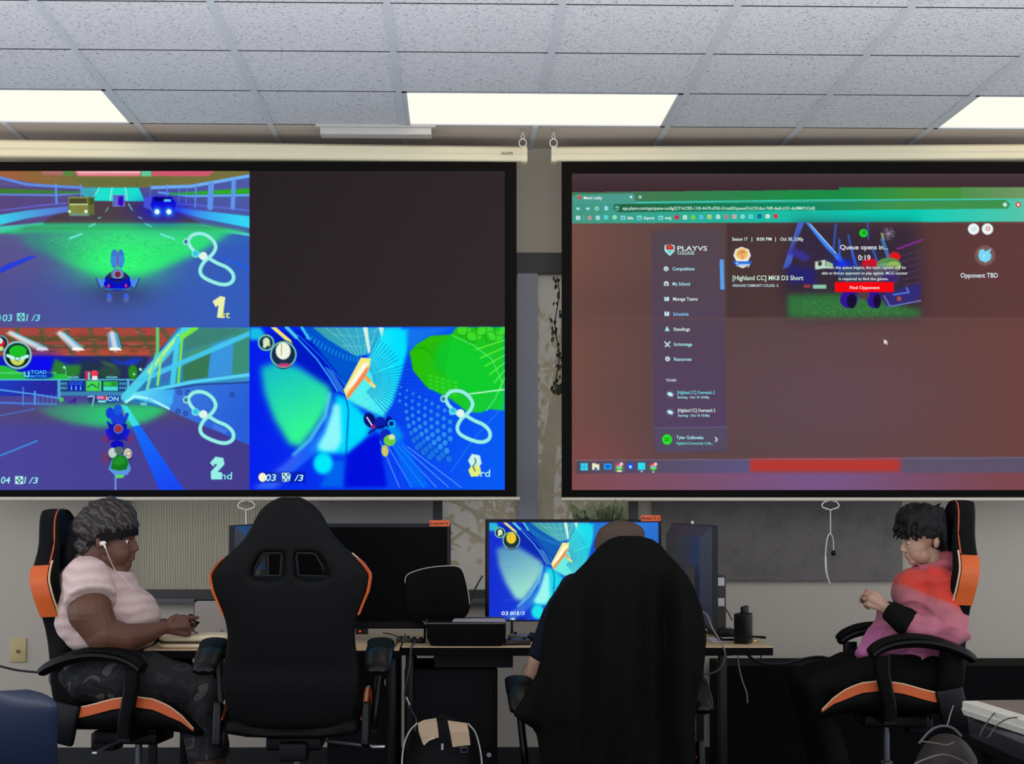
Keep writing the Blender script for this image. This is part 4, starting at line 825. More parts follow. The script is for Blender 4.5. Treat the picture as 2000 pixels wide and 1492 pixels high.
txr = [('Match Lobby', 1140, 389, 5.5, 36, LT, 0), ('app.playvs.com/app/queue-config/{CF16:OE5-1103-4A70-d765-G1me03/queue/{16:OX:doc-76f0-dea0-(r2i1-dx/BM/O:Ox0}', 1216, 409.5, 6, 376, (205, 240, 225), 0),
       ('Bills', 1226, 428.5, 5.5, 11, LT, 0), ('Esports', 1258, 428.3, 5.5, 20, LT, 0), ('ewig', 1299, 428, 5.5, 12, LT, 0),
       ('PLAYVS', 1323, 489.5, 9, 58, (215, 235, 232), 0), ('COLLEGE', 1323, 497, 6, 33, (190, 235, 230), 0),
       ('Competitions', 1313.5, 528, 6.5, 43, CY_, 0), ('My School', 1313.5, 557.5, 6.5, 34, CY_, 0), ('Manage Teams', 1314.5, 587, 6.5, 48, U, 0), ('Schedule', 1315, 616.5, 6.5, 30, (130, 200, 245), 0), ('Standings', 1315.5, 646, 6.5, 32, U, 0), ('Scrimmage', 1316, 675.5, 6.5, 36, CY_, 0), ('Resources', 1316.5, 704.5, 6.5, 34, CY_, 0),
       ('TEAMS', 1300, 745, 5, 21, (200, 210, 220), 0), ('[Highland CC] Overwatch 2', 1323, 769.5, 6.5, 73, (110, 215, 230), 0), ('Starting - Oct 10 10:00p', 1323, 778, 4.5, 62, CY_, 0), ('[Highland CC] Overwatch 2', 1324, 804.5, 6.5, 73, U, 0), ('Starting - Oct 10 10:00p', 1324, 813.5, 4.5, 62, CY_, 0),
       ('Tyler Golbmaka', 1321, 857.5, 6.5, 53, CY_, 0), ('Highland Community Colle...', 1321, 868, 5, 72, (110, 225, 210), 0),
       ('Season 17', 1430, 470, 6.5, 30, U, 0), ('|', 1468, 470, 7, None, U, 0), ('8:00 PM', 1478, 470, 6.5, 29, U, 0), ('|', 1514, 470, 7, None, U, 0), ('Oct 30, 2:00p', 1524, 470, 6.5, 45, U, 0),
       ('Tommy', 1437, 520, 7, 28, (215, 240, 250), 0), ('[Highland CC] MK8 D3 Short', 1431, 547, 9, 138, (205, 235, 215), 0), ('HIGHLAND COMMUNITY COLLEGE - IL', 1431, 560, 5, 90, (190, 220, 225), 0),
       ('Queue opens in...', 1641, 487, 9, 93, (225, 232, 235), 0), ('0:19', 1676, 508, 10, 24, (235, 235, 235), 0), ('When the queue begins, the team captain will be', 1609, 525, 5.5, 160, (215, 225, 225), 0), ('able to find an opponent to play against. MCG counter', 1605, 536, 5.5, 168, (215, 225, 225), 0), ('is required to find the games.', 1638, 547, 5.5, 97, (215, 225, 225), 0),
       ('Find Opponent', 1660, 564.5, 6, 58, (250, 225, 215), 0), ('Opponent TBD', 1876, 542, 9, 73, (215, 235, 240), 0), ('?', 1920, 505, 8, None, (225, 245, 250), .1)]
screen(PL, -120, 1009, -150, 1027, (286, 318), 970, 0, 0, 'left projection screen showing a racing game in three lit panes and one dark pane', paint_games(), txl, ((273, 307), (288, 317)), (-130, 1015))
screen(PR, 1097, 2215, 1079, 2240, (286, 316), 971, 0, 0, 'right projection screen showing a dark web page with a green browser bar', paint_browser(), txr, ((288, 316), (282, 311)), (1096, 2220))
text_mesh('casing_lettering', [('DRAPER', 979, 302.5, 5.5, 23, (95, 85, 75), 0)], lambda x, y: PL(x, y, .062), [o for o in COL.objects if o.name.startswith('projection_screen')][0], .6)
# hooks between the casings and the ceiling
for px, lab in ((1021, 'small steel hook and ring holding the left screen casing to the ceiling'), (1081, 'small steel hook and ring holding the right screen casing to the ceiling')):
    Yh = 7.44; a, b = W(px, 253, Yh), W(px, 283, Yh); t = thing('ceiling_hook', lab, 'hook', (a.x, a.y, CEIL), group='screen hooks')
    s = S(Yh); bm = bm_new(); lathe(bm, [(.001, CEIL-.001), (.010, CEIL-.001), (.010, CEIL-.006), (.003, CEIL-.008), (.003, W(px, 262, Yh).z)], (a.x, a.y, 0), 12); obj('eye_bolt', bm, M_STEEL, t)
    bm = bm_new(); zc = W(px, 266, Yh).z; tube(bm, [(a.x+.007*math.cos(k*PI/8), a.y, zc+.013*math.sin(k*PI/8)) for k in range(17)], .0028, 8); obj('chain_link', bm, M_STEEL, t)
    bm = bm_new(); zc = W(px, 279, Yh).z; tube(bm, [(a.x+.017*math.cos(k*PI/10), a.y, zc+.019*math.sin(k*PI/10)) for k in range(21)], .003, 8); obj('ring', bm, M_STEEL, t)
bm = bm_new(); a, b = W(622, 268, 7.3), W(842, 281, 7.3); boxr(bm, a.x, b.x, 7.38, 7.47, CEIL-.045, CEIL-.012, .003); boxr(bm, a.x-.02, b.x+.02, 7.37, 7.48, CEIL-.012, CEIL, .002)
tag(obj('ceiling_rail', bm, mat('rail_grey', (190, 186, 180), .5)), 'short grey metal rail on the ceiling edge above the left screen', 'rail')
# pull cords hanging from the bottom bars
M_CORD = mat('white_cord', (226, 224, 214), .6)
def PW(px, py, t=None): return W(px, py, t or (YR(px) if px > 1000 else YL(px)))
def pull(px, lab, full):
    t = thing('pull_cord', lab, 'pull cord', PW(px, 980)); bm = bm_new(); h = 1.0
    tube(bm, [PW(px+x, y) for x, y in ((-17, 986), (-12, 980), (0, 977), (12, 980), (17, 986), (15, 991), (0, 996), (-15, 991), (-17, 986))], .0032, 8); obj('pull_handle', bm, M_CORD, t)
    if full:
        bm = bm_new(); tube(bm, curve([PW(1622, 996), PW(1622, 1020), PW(1622, 1041)], 4), .0025, 6); tube(bm, curve([PW(1622, 1041), PW(1616, 1050), PW(1612, 1085), PW(1613, 1115), PW(1621, 1140), PW(1617, 1128), PW(1614, 1112), PW(1613, 1085)], 5), .003, 6)
        tube(bm, curve([PW(1622, 1041), PW(1627, 1052), PW(1628, 1075)], 5), .0022, 6); obj('cord', bm, M_CORD, t)
        bm = bm_new(); p = PW(1628, 1080); ell(bm, p, (.012, .012, .013), seg=14); obj('cord_ball', bm, M_PLASTIC, t)
    else:
        bm = bm_new(); tube(bm, curve([PW(480, 996), PW(480, 1010), PW(481, 1030)], 4), .0025, 6); obj('cord', bm, M_CORD, t)
pull(1622, 'white pull cord with a wire handle and black ball hanging below the right screen', True)
pull(481, 'short white pull cord below the left screen, in front of the ribbed shade', False)
# ivy trailing down beside the window
t = thing('hanging_ivy', 'dark ivy trailing down the window edge beside the right screen', 'plant', W(1092, 540, 7.75)); bm = bm_new(); bml = bm_new()
vp = [W(1088+4*math.sin(k*.7), 540+k*14, 7.74) for k in range(17)]; tube(bm, curve(vp, 3), .0025, 6); obj('stem', bm, mat('ivy_stem', (40, 40, 26), .8), t)
for k, p in enumerate(vp):
    for q in range(2): leaf(bml, p+Vector((rs.uniform(-.022, .02), rs.uniform(-.02, .02), rs.uniform(-.02, .02))), rs.uniform(.009, .018), Vector((rs.uniform(-.6, .6), -1, rs.uniform(-.5, .5))), Vector((rs.uniform(-.6, .6), 0, -1)))
leaf(bml, W(1093, 760, 7.74), .035, Vector((.2, -1, .1)), Vector((.4, 0, 1)))
obj('leaves', bml, mat('ivy_leaf', (44, 50, 30), .6, var=.3), t, False)
# ------------------------------------------------------------------ gaming chairs
M_PU = mat('black_leatherette', (13, 13, 13), .55, bump=.12, bscale=35, spec=.09); M_ORANGE = mat('orange_leatherette', (214, 96, 36), .5, var=.05, bump=.05)
M_PIPE = mat('cream_piping', (222, 186, 150), .5); M_OPIPE = mat('orange_piping', (206, 84, 48), .6); M_GLOSS = mat('glossy_black', (10, 10, 11), .33, spec=.22)
BACK_OUTLINE = [(0.0, .198), (.065, .232), (.165, .243), (.22, .245), (.262, .236), (.33, .222), (.40, .228), (.465, .253), (.51, .272), (.562, .280), (.572, .279), (.612, .251), (.65, .207), (.668, .187), (.707, .150), (.757, .127), (.80, .103), (.83, .068), (.845, .03)]
SEATZ = [(u*1.17+.025, z) for u, z in [(-.235, .478), (-.17, .503), (-.10, .522), (-.03, .545), (.04, .557), (.11, .548), (.16, .525), (.205, .488), (.245, .440)]]
def gaming_chair(name, lab, loc, rotz, lift=0.0, lean=12.0, aw=.305, awr=.305, bk=1.0, grp='gaming chairs around the desks'):
    BACK = [(h_, w_*bk) for h_, w_ in BACK_OUTLINE]
    t = thing(name, lab, 'gaming chair', loc, rotz, grp); L = Vector((0, 0, lift))
    # seat
    bm = bm_new(); secs = []
    for u, z in [(-.268, .46)]+SEATZ+[(.326, .418)]:
        zb = .405 if u < .25 else .395; w = .245 if -.2 < u < .26 else .23
        prof = [(-w, zb), (-w-.012, (zb+z)/2), (-w+.004, z-.004), (-w+.05, z), (-w+.09, z-.028), (-.06, z-.034), (.06, z-.034), (w-.09, z-.028), (w-.05, z), (w-.004, z-.004), (w+.012, (zb+z)/2), (w, zb)]
        if u in (-.268, .326): prof = [(x*.97, zb+.01+(zz-zb)*.7) for x, zz in prof]
        secs.append([Vector((x, u, zz))+L for x, zz in prof])
    loft(bm, secs); o = obj('seat', bm, M_PU, t, True, True, angle=60); m = o.modifiers.new('s', 'SUBSURF'); m.levels = 1; m.render_levels = 1
    for sx in (-1, 1):
        bm = bm_new(); up = []; lo = []
        for i in range(25):
            u = -.240+i*.550/24; z = interp(SEATZ, u)-.004; th = .036*min(1, (i+.6)/4, (24-i+.8)/5)
            up.append((u, z)); lo.append((u, z-th))
        xs = .257
        loft(bm, [[Vector((sx*(xs-.012), u, z))+L for u, z in up+lo[::-1]], [Vector((sx*(xs+.003), u, z))+L for u, z in up+lo[::-1]]]); so = obj('seat_stripe', bm, M_ORANGE, t, False, True, label='orange seat stripe')
        bm = bm_new(); tube(bm, [Vector((sx*(xs-.002), u, z+.002))+L for u, z in up], .0035, 8); obj('seat_piping', bm, M_PIPE, so, True, True)
    # backrest
    ln = math.radians(lean); ca, sa = math.cos(ln), math.sin(ln); piv = Vector((0, -.20, .43))+L
    def BP(x, f, h): return piv+Vector((x, f*ca-h*sa, f*sa*.3+h*ca))
    cols = [-1, -.94, -.8, -.62, -.45, -.28, -.1, 0, .1, .28, .45, .62, .8, .94, 1]
    def front(s, h):
        b = math.exp(-((abs(s)-.8)/.17)**2); edge = max(0, (abs(s)-.9)/.1)
        tap = 1 if h < .62 else max(.35, 1-(h-.62)/.35)
        return .030+.042*b*tap-.02*edge
    def back(s, h):
        edge = abs(s)**5; return -.045+.022*edge - (.012 if h < .2 else 0)
    bm = bm_new(); G = []; K = []
    for h, w in BACK: G.append([bm.verts.new(BP(s*w, front(s, h), h)) for s in cols]); K.append([bm.verts.new(BP(s*w, back(s, h), h)) for s in cols])
    hr = (9, 12)
    def hole(i, j): return hr[0] <= i < hr[1] and (4 <= j < 6 or 8 <= j < 10)
    for i in range(len(BACK)-1):
        for j in range(14):
            if hole(i, j):
                for (di, dj, a, b) in ((0, -1, (i, j), (i+1, j)), (0, 1, (i+1, j+1), (i, j+1)), (-1, 0, (i, j+1), (i, j)), (1, 0, (i+1, j), (i+1, j+1))):
                    if not hole(i+di, j+dj): bm.faces.new((G[a[0]][a[1]], G[b[0]][b[1]], K[b[0]][b[1]], K[a[0]][a[1]]))
            else:
                bm.faces.new((G[i][j], G[i][j+1], G[i+1][j+1], G[i+1][j])); bm.faces.new((K[i][j], K[i+1][j], K[i+1][j+1], K[i][j+1]))
        bm.faces.new((G[i][0], G[i+1][0], K[i+1][0], K[i][0])); bm.faces.new((G[i][14], K[i][14], K[i+1][14], G[i+1][14]))
    for j in range(14):
        bm.faces.new((G[0][j], K[0][j], K[0][j+1], G[0][j+1])); bm.faces.new((G[-1][j], G[-1][j+1], K[-1][j+1], K[-1][j]))
    o = obj('backrest', bm, M_PU, t, True, True, angle=60); m = o.modifiers.new('s', 'SUBSURF'); m.levels = 2; m.render_levels = 2
    bw = lambda h: interp(BACK, h)
    for sx in (-1, 1):
        # grommet frame of the headrest slot
        bm = bm_new(); q = [(.15, .566), (.44, .566), (.43, .643), (.15, .648)]
        def sp(s, h): return BP(sx*s*interp(BACK, h), back(s, h)-.002, h)
        ring = [sp(s, h) for s, h in ((.11, .568), (.44, .566), (.445, .60), (.43, .643), (.40, .648), (.13, .649), (.11, .63), (.11, .568))]
        tube(bm, ring, .0045, 8); obj('slot_frame', bm, M_GLOSS, o, True, True)
        bm = bm_new(); hs = [.425+.2*k/12 for k in range(13)]
        A = [BP(sx*(bw(h)-.001), front(1, h)+.022, h) for h in hs]; B = [BP(sx*(bw(h)+.006), .02, h) for h in hs]; C = [BP(sx*(bw(h)+.003), -.028, h) for h in hs]; D = [BP(sx*(bw(h)-.022), .0, h) for h in hs]
        loft(bm, [[a, b, c, d] for a, b, c, d in zip(A, B, C, D)]); so = obj('bolster_panel', bm, M_ORANGE, t, True, True, label='orange side bolster panel', angle=60)
        bm = bm_new(); hs = [.36+.28*k/14 for k in range(15)]; tube(bm, [BP(sx*(bw(h)-.006), front(1, h)+.028, h) for h in hs], .004, 8); obj('back_piping', bm, M_PIPE, t, True, True, label='cream piping')
        bm = bm_new(); hs = [.63+.212*k/14 for k in range(15)]; tube(bm, [BP(sx*max(.02, bw(h)-.010), front(1, h)+.018, h) for h in hs], .003, 8); obj('back_piping', bm, M_OPIPE, t, True, True, label='orange piping')
        # recline bracket
        bm = bm_new(); box(bm, Vector((sx*.262, -.20, .45))+L, (.03, .11, .16), Matrix.Rotation(-.2, 3, 'X'), .012); obj('recline_bracket', bm, M_GLOSS, t, True, True)
        # armrest: lower shell with a tail, pad on top, curved post
        AD = .10; path = [(u+AD, z) for u, z in [(-.375, .640), (-.33, .668), (-.25, .698), (-.16, .712), (-.07, .706), (-.01, .685), (.03, .655)]]
        pts = curve([(0, u, z) for u, z in path], 5); bm = bm_new(); secs = []
        for i, p in enumerate(pts):
            f = i/(len(pts)-1); w = .040+.010*math.sin(PI*f); th = .020+.008*math.sin(PI*f)
            if i in (0, len(pts)-1): w *= .6; th *= .6
            d = (pts[min(i+1, len(pts)-1)]-pts[max(0, i-1)]).normalized(); nrm = Vector((0, -d.z, d.y))
            secs.append([p+Vector((sx*(aw if sx < 0 else awr), 0, 0))+L+Vector((w*math.cos(a), 0, 0))+nrm*th*math.sin(a)*(1 if math.sin(a) > 0 else .8) for a in [2*PI*k/14 for k in range(14)]])
        loft(bm, secs); ar = obj('armrest', bm, M_GLOSS, t, True, True)
        pts = curve([(0, u+AD, z) for u, z in ((-.265, .706), (-.20, .724), (-.12, .730), (-.05, .720), (.005, .697), (.035, .668))], 5); bm = bm_new(); secs = []
        for i, p in enumerate(pts):
            f = i/(len(pts)-1); w = .050*(.75+.25*math.sin(PI*f)); th = .016
            if i in (0, len(pts)-1): w *= .7; th *= .5
            d = (pts[min(i+1, len(pts)-1)]-pts[max(0, i-1)]).normalized(); nrm = Vector((0, -d.z, d.y))
            secs.append([p+Vector((sx*(aw if sx < 0 else awr), 0, 0))+L+Vector((w*math.cos(a), 0, 0))+nrm*th*math.sin(a) for a in [2*PI*k/14 for k in range(14)]])
        loft(bm, secs); obj('arm_pad', bm, M_PU, ar, True, True)
        bm = bm_new(); secs = []
        for u, z, w in ((.012, .66, .030), (.012, .60, .030), (-.002, .53, .029), (-.018, .47, .028), (-.022, .42, .027), (-.02, .388, .018)):
            secs.append([Vector((sx*((aw if sx < 0 else awr)-.003-(.66-z)*.10)+a, u+b+AD-.03, z))+L for a, b in rrect(-.014, .014, -w, w, .012)])
        loft(bm, secs); po = obj('armrest_post', bm, M_GLOSS, t, True, True)
        bm = bm_new(); box(bm, Vector((sx*(.17), .05, .395))+L, (.24, .05, .012)); obj('arm_bracket', bm, M_PLASTIC, po, False, True)
    bm = bm_new(); box(bm, Vector((0, -.02, .375))+L, (.20, .26, .05), None, .01); box(bm, Vector((0, -.13, .35))+L, (.10, .10, .07), None, .01); mc = obj('tilt_mechanism', bm, M_PLASTIC, t, True, True)
    bm = bm_new(); tube(bm, [Vector((.10, -.03, .37))+L, Vector((.24, -.05, .355))+L, Vector((.29, -.05, .35))+L], .006, 8); box(bm, Vector((.30, -.05, .35))+L, (.05, .02, .012), None, .004); obj('tilt_lever', bm, M_STEEL, mc, True, True)
    bm = bm_new(); lathe(bm, [(.014, .36+lift), (.014, .24), (.026, .235), (.026, .11), (.04, .10), (.04, .06)], (0, 0, 0), 20); obj('gas_lift', bm, mat('gas_steel', (120, 122, 128), .25, metal=.8), t, True, True)
    for k in range(5):
        a = 2*PI*k/5+.4; d = Vector((math.cos(a), math.sin(a), 0)); bm = bm_new()
        tube(bm, [Vector((0, 0, .10)), d*.12+Vector((0, 0, .10)), d*.30+Vector((0, 0, .075))], [.03, .026, .018], 10, flat=.7); obj('base_leg', bm, M_PLASTIC, t, True, True)
        bm = bm_new(); c = d*.30; n = Vector((-d.y, d.x, 0))
        for s in (-1, 1): tube(bm, [c+n*s*.006+Vector((0, 0, .030)), c+n*s*.024+Vector((0, 0, .030))], .028, 16)
        tube(bm, [c+Vector((0, 0, .03)), c+Vector((0, 0, .075))], .007, 8); obj('caster', bm, M_GLOSS, t, True, True)
    return t
def at_px(px, Y): 
    p = W(px, 1200, Y); return Vector((p.x, Y, 0))
gaming_chair('gaming_chair', 'black gaming chair with orange trim carrying the woman in a pink t-shirt', at_px(274, 6.42), -PI/2-math.radians(10), 0.0, 11.0)
gaming_chair('gaming_chair', 'empty black gaming chair seen from behind in front of the switched-off television', at_px(583, 6.02), 0.0, .045, 10.0)
gaming_chair('gaming_chair', 'black gaming chair with orange trim carrying the boy in the red and pink hoodie', at_px(1729, 6.62), PI/2-math.radians(2), .035, 8.0)
gaming_chair('gaming_chair', 'black gaming chair hidden under a draped black jacket, before the lit television', at_px(1213, 6.08), 0.0, -.10, 8.0, .385, .265, .93)

# ------------------------------------------------------------------ desks and what stands under them
def wood_material():
    k = NB('desk_wood'); w = k.n('ShaderNodeTexNoise', Scale=4.0, Detail=8.0); mp = k.n('ShaderNodeMapping'); mp.inputs['Scale'].default_value = (1, 14, 14); k.l(k.tc.outputs['Object'], mp.inputs['Vector']); k.l(mp.outputs[0], w.inputs['Vector'])
    r = k.n('ShaderNodeValToRGB'); r.color_ramp.elements[0].color = lin((196, 166, 124)); r.color_ramp.elements[1].color = lin((216, 190, 148)); k.l(w.outputs['Fac'], r.inputs['Fac']); k.l(r.outputs['Color'], k.b.inputs['Base Color']); k.b.inputs['Roughness'].default_value = .4; return k.m
M_WOOD = wood_material(); DZ = .72; DY0, DY1 = 6.40, 7.12
M_METAL = mat('black_metal', (14, 14, 15), .4, spec=.2); M_LEGM = mat('grey_leg_metal', (70, 70, 72), .35, metal=.6)
def desk(x0, x1, lab, DY0=6.40, ins=.03):
    t = thing('desk', lab, 'desk', ((x0+x1)/2, (DY0+DY1)/2, 0), group='desks in a row'); bm = bm_new(); boxr(bm, x0, x1, DY0, DY1, DZ-.004, DZ, .001); tp = obj('desk_top', bm, M_WOOD, t, False)
    bm = bm_new(); boxr(bm, x0, x1, DY0-.001, DY1, DZ-.034, DZ-.0045, .002); obj('edge_band', bm, M_MATTE, tp, False)
    for x in (x0+.03, x1-ins):
        for y in (DY0+.06, DY1-.06): bm = bm_new(); boxr(bm, x-.016, x+.016, y-.016, y+.016, 0.0, DZ-.034, .004); obj('leg', bm, M_METAL, t)
    bm = bm_new(); boxr(bm, x0+.05, x1-.05, DY1-.05, DY1-.035, DZ-.10, DZ-.034); obj('rear_rail', bm, M_METAL, t, False)
    return t
xd0, xd1, xd2 = W(292, 1265, DY0).x, W(783, 1262, DY0).x, W(1510, 1262, DY0).x
desk(xd0, xd1-.003, 'wood-topped black desk at which the woman in the pink t-shirt sits', 6.27); desk(xd1+.003, xd2, 'wood-topped black desk under the lit television, running towards the boy', 6.40, W(1510, 1262, 6.4).x-W(1416, 1262, 6.4).x)
# cabinets below
t = thing('storage_cabinet', 'black metal cabinet with a framed door and a small lock under the desk', 'cabinet', (W(880, 1300, 6.55).x, 6.8, 0), group='cabinets under the desks')
M_CAB = mat('cabinet_black', (14, 14, 15), .55, spec=.15, bump=.04, bscale=200); M_CAB2 = mat('cabinet_door_black', (19, 20, 20), .6, spec=.15)
a, b = W(790, 1307, 6.55), W(972, 1307, 6.55); zt = a.z
bm = bm_new(); boxr(bm, a.x, b.x, 6.56, 7.02, .02, zt, .006); obj('body', bm, M_CAB, t, False)
d0, d1 = W(804, 1322, 6.55), W(963, 1461, 6.55); bm = bm_new(); boxr(bm, d0.x, d1.x, 6.548, 6.558, d1.z, d0.z, .003); obj('door', bm, M_CAB2, t, False)
bm = bm_new(); boxr(bm, d0.x, d1.x, 6.548, 6.558, .05, d1.z-.012, .003); dr = obj('drawer', bm, M_CAB2, t, False)
bm = bm_new(); p = W(955, 1474, 6.545); lathe(bm, [(.001, -.006), (.009, -.006), (.010, 0), (.010, .004)], (p.x, p.y, p.z), 16, 'Y'); obj('lock', bm, M_STEEL, dr)
bm = bm_new(); a, b = W(847, 1275, 6.6), W(1002, 1306, 6.6); boxr(bm, a.x, b.x, 6.60, 6.95, zt+.001, a.z-.002, .003)
tag(obj('storage_box', bm, mat('dark_grey_card', (52, 52, 52), .7)), 'flat dark grey box lying on top of the black metal cabinet', 'box')
t = thing('drawer_unit', 'black drawer unit right of the empty gaming chair, under the desk', 'drawer unit', (W(740, 1300, 6.55).x, 6.8, 0), group='cabinets under the desks')
a, b = W(640, 1280, 6.50), W(776, 1456, 6.50); bm = bm_new(); boxr(bm, a.x, b.x, 6.50, 7.0, .02, a.z, .005); obj('body', bm, M_CAB, t, False)
bm = bm_new(); boxr(bm, a.x+.012, b.x-.012, 6.49, 6.50, b.z, a.z-.01, .003); dr = obj('door', bm, M_CAB2, t, False)
bm = bm_new(); p = W(752, 1332, 6.485); boxr(bm, p.x-.0025, p.x+.0025, 6.478, 6.49, p.z-.012, p.z+.012, .001); obj('handle', bm, M_STEEL, dr, False)
bm = bm_new(); a, b = W(1408, 1299, 7.5), W(1780, 1299, 7.5); boxr(bm, a.x, XR-.9, 7.48, 7.84, 0, a.z, .006); lowc = obj('low_cabinet', bm, M_MATTE, None, False)
tag(lowc, 'long low black cabinet against the wall behind the boy', 'cabinet')
# ------------------------------------------------------------------ televisions
M_TVF = mat('tv_bezel', (11, 11, 12), .35, spec=.2); M_TVS = mat('tv_panel_off', (6, 6, 6), .4, spec=.03); M_TVB = mat('tv_back', (40, 42, 46), .5); M_TAPE = mat('orange_tape', (226, 98, 48), .6)
def tv(px0, py0, px1, py1, Y, lab, canvas, feet, tape):
    a, b = W(px0, py0, Y), W(px1, py1, Y); x0, x1, z1, z0 = a.x, b.x, a.z, b.z; t = thing('television', lab, 'television', ((x0+x1)/2, Y, DZ), group='televisions on the desks')
    bm = bm_new(); s = S(Y); bt = 7*s; bb = 14*s if not canvas else 5*s
    boxr(bm, x0, x1, Y, Y+.03, z0, z1, .004); box(bm, ((x0+x1)/2, Y+.045, (z0+z1)/2-.02), (abs(x1-x0)*.7, .04, (z1-z0)*.6), None, .012); obj('housing', bm, M_TVF, t)
    if canvas is None:
        bm = bm_new(); boxr(bm, x0+bt, x1-bt, Y-.0015, Y, z0+bb, z1-bt); obj('screen_panel', bm, M_TVS, t, False)
    else:
        c = paint_tv(); picture('lit_screen', c, lambda x, y: W(x, y, Y-.0015), t, 1.0)
        text_mesh('screen_writing', [('03', 979, 1201, 7, 13, (240, 250, 250), .1), ('80', 996, 1201, 7, 11, (200, 240, 245), .1), ('1', 1009.5, 1201, 7, 3, (230, 245, 245), .1), ('/3', 1014, 1201, 7, 10, (190, 235, 245), .2)], lambda x, y: W(x, y, Y-.0025), t, 1.0)
    for fx in feet:
        bm = bm_new(); p = W(fx, 1200, Y); tube(bm, curve([(p.x, Y-.10, DZ+.005), (p.x, Y-.05, DZ+.012), (p.x, Y+.012, z0+.01), (p.x, Y+.06, DZ+.012), (p.x, Y+.12, DZ+.005)], 4), .0045, 8); obj('foot', bm, M_TVF, t)
    if tape:
        (q0, r0, q1, r1), s_ = tape; A, B = W(q0, r0, Y-.002), W(q1, r1, Y-.002)
        bm = bm_new(); boxr(bm, A.x, B.x, Y-.004, Y-.0005, B.z, A.z, .0008); tp = obj('tape_label', bm, M_TAPE, t, False, label='orange name tape stuck on the bezel')
        text_mesh('tape_writing', [(s_, q0+2, r1-3.5, 5.5, q1-q0-5, (70, 34, 24), .05)], lambda x, y: W(x, y, Y-.0045), tp, .5)
    return t
tv(519, 1022, 880, 1228, 6.66, 'switched-off black flat television behind the empty gaming chair', None, (560, 830), ((839, 1016, 878, 1028), "Liston's"))
tv(948, 1014, 1292, 1214, 6.86, 'lit flat television showing a blue tunnel racing game', True, (1000, 1240), ((1252, 1006, 1290, 1018), 'Person Tv :)'))
bm = bm_new(); a, b = W(695, 1228, 6.62), W(719, 1238, 6.62); boxr(bm, a.x, b.x, 6.60, 6.63, b.z, a.z, .002); sb = obj('power_led_box', bm, M_PLASTIC)
tag(sb, 'tiny black box with a red light under the bottom edge of the switched-off television', 'power light')
bm = bm_new(); p = W(703, 1233, 6.598); ell(bm, p, (.004, .003, .004), seg=12); obj('power_led', bm, emat('red_led', (255, 50, 50), 1.5), sb)
def side_monitor(px_f, py0, px_d, py1, Yn, Yf, sgn, lab, rot=0.0):
    """television seen from its side: flat panel facing sgn*X, bulging back towards the other side"""
    A = W(px_f, py0, Yn); B = W(px_f, py1, Yn); x = A.x; z1, z0 = A.z, B.z
    t = thing('television', lab, 'television', (x, (Yn+Yf)/2, DZ), group='televisions on the desks')
    yc = (Yn+Yf)/2; R = Matrix.Rotation(rot, 3, 'Z'); P0 = Vector((x, Yn, 0))
    def V(dx, y, z): return P0 + R @ Vector((dx*-sgn, y-Yn, z))
    bm = bm_new(); loft(bm, [[V(0, Yn, z0), V(.022, Yn, z0), V(.022, Yf, z0), V(0, Yf, z0)], [V(0, Yn, z1), V(.022, Yn, z1), V(.022, Yf, z1), V(0, Yf, z1)]]); fr = obj('housing', bm, M_TVF, t, False)
    bm = bm_new(); loft(bm, [[V(-.001, Yn+.012, z0+.015), V(-.001, Yf-.012, z0+.015), V(0, Yf-.012, z0+.015), V(0, Yn+.012, z0+.015)], [V(-.001, Yn+.012, z1-.012), V(-.001, Yf-.012, z1-.012), V(0, Yf-.012, z1-.012), V(0, Yn+.012, z1-.012)]]); obj('screen_panel', bm, M_TVS, t, False)
    bm = bm_new(); h = z1-z0
    loft(bm, [[V(.022, Yn+.004, z0+.004), V(.022, Yf-.004, z0+.004), V(.022, Yf-.004, z1-.004), V(.022, Yn+.004, z1-.004)], [V(.062, Yn+.05, z0+.05), V(.062, Yf-.05, z0+.05), V(.062, Yf-.05, z1-.05), V(.062, Yn+.05, z1-.05)]]); bk = obj('rear_shell', bm, mat('rear_shell', (44, 48, 66), .4), t, False)
    bm = bm_new(); loft(bm, [[V(.060, Yn+.12, z0+.03), V(.060, Yf-.12, z0+.03), V(.060, Yf-.12, z0+h*.62), V(.060, Yn+.12, z0+h*.62)], [V(.092, Yn+.15, z0+.05), V(.092, Yf-.15, z0+.05), V(.092, Yf-.15, z0+h*.56), V(.092, Yn+.15, z0+h*.56)]]); bp = obj('connector_hump', bm, mat('hump', (52, 50, 48), .5), t, False)
    bm = bm_new(); c = V(.088, Yn+.145, z0+h*.40); box(bm, c, (.03, .006, .09), R, .003); pp = obj('port_strip', bm, M_PLASTIC, bp, False)
    bm = bm_new(); ell(bm, V(.088, Yn+.139, z0+h*.42), (.006, .003, .004), seg=10); obj('port_led', bm, emat('red_led', (255, 50, 50), 1.5), pp)
    for yy in (Yn+.12, Yf-.12):
        bm = bm_new(); pts = [V(-.10, yy, DZ+.006), V(-.04, yy, DZ+.012), V(.010, yy, z0+.02), V(.06, yy, DZ+.012), V(.13, yy, DZ+.006)]; tube(bm, curve(pts, 4), .005, 8, flat=1.6); obj('foot', bm, M_TVF, t)
    return t
side_monitor(1402, 1026, 0, 1232, 6.50, 7.14, 1, 'television turned side-on at the right desk end, its dark back towards the jacket-draped chair', math.radians(7))
side_monitor(447, 1026, 0, 1232, 6.50, 7.14, -1, 'television turned side-on left of the empty gaming chair, screen facing the woman', math.radians(-7))
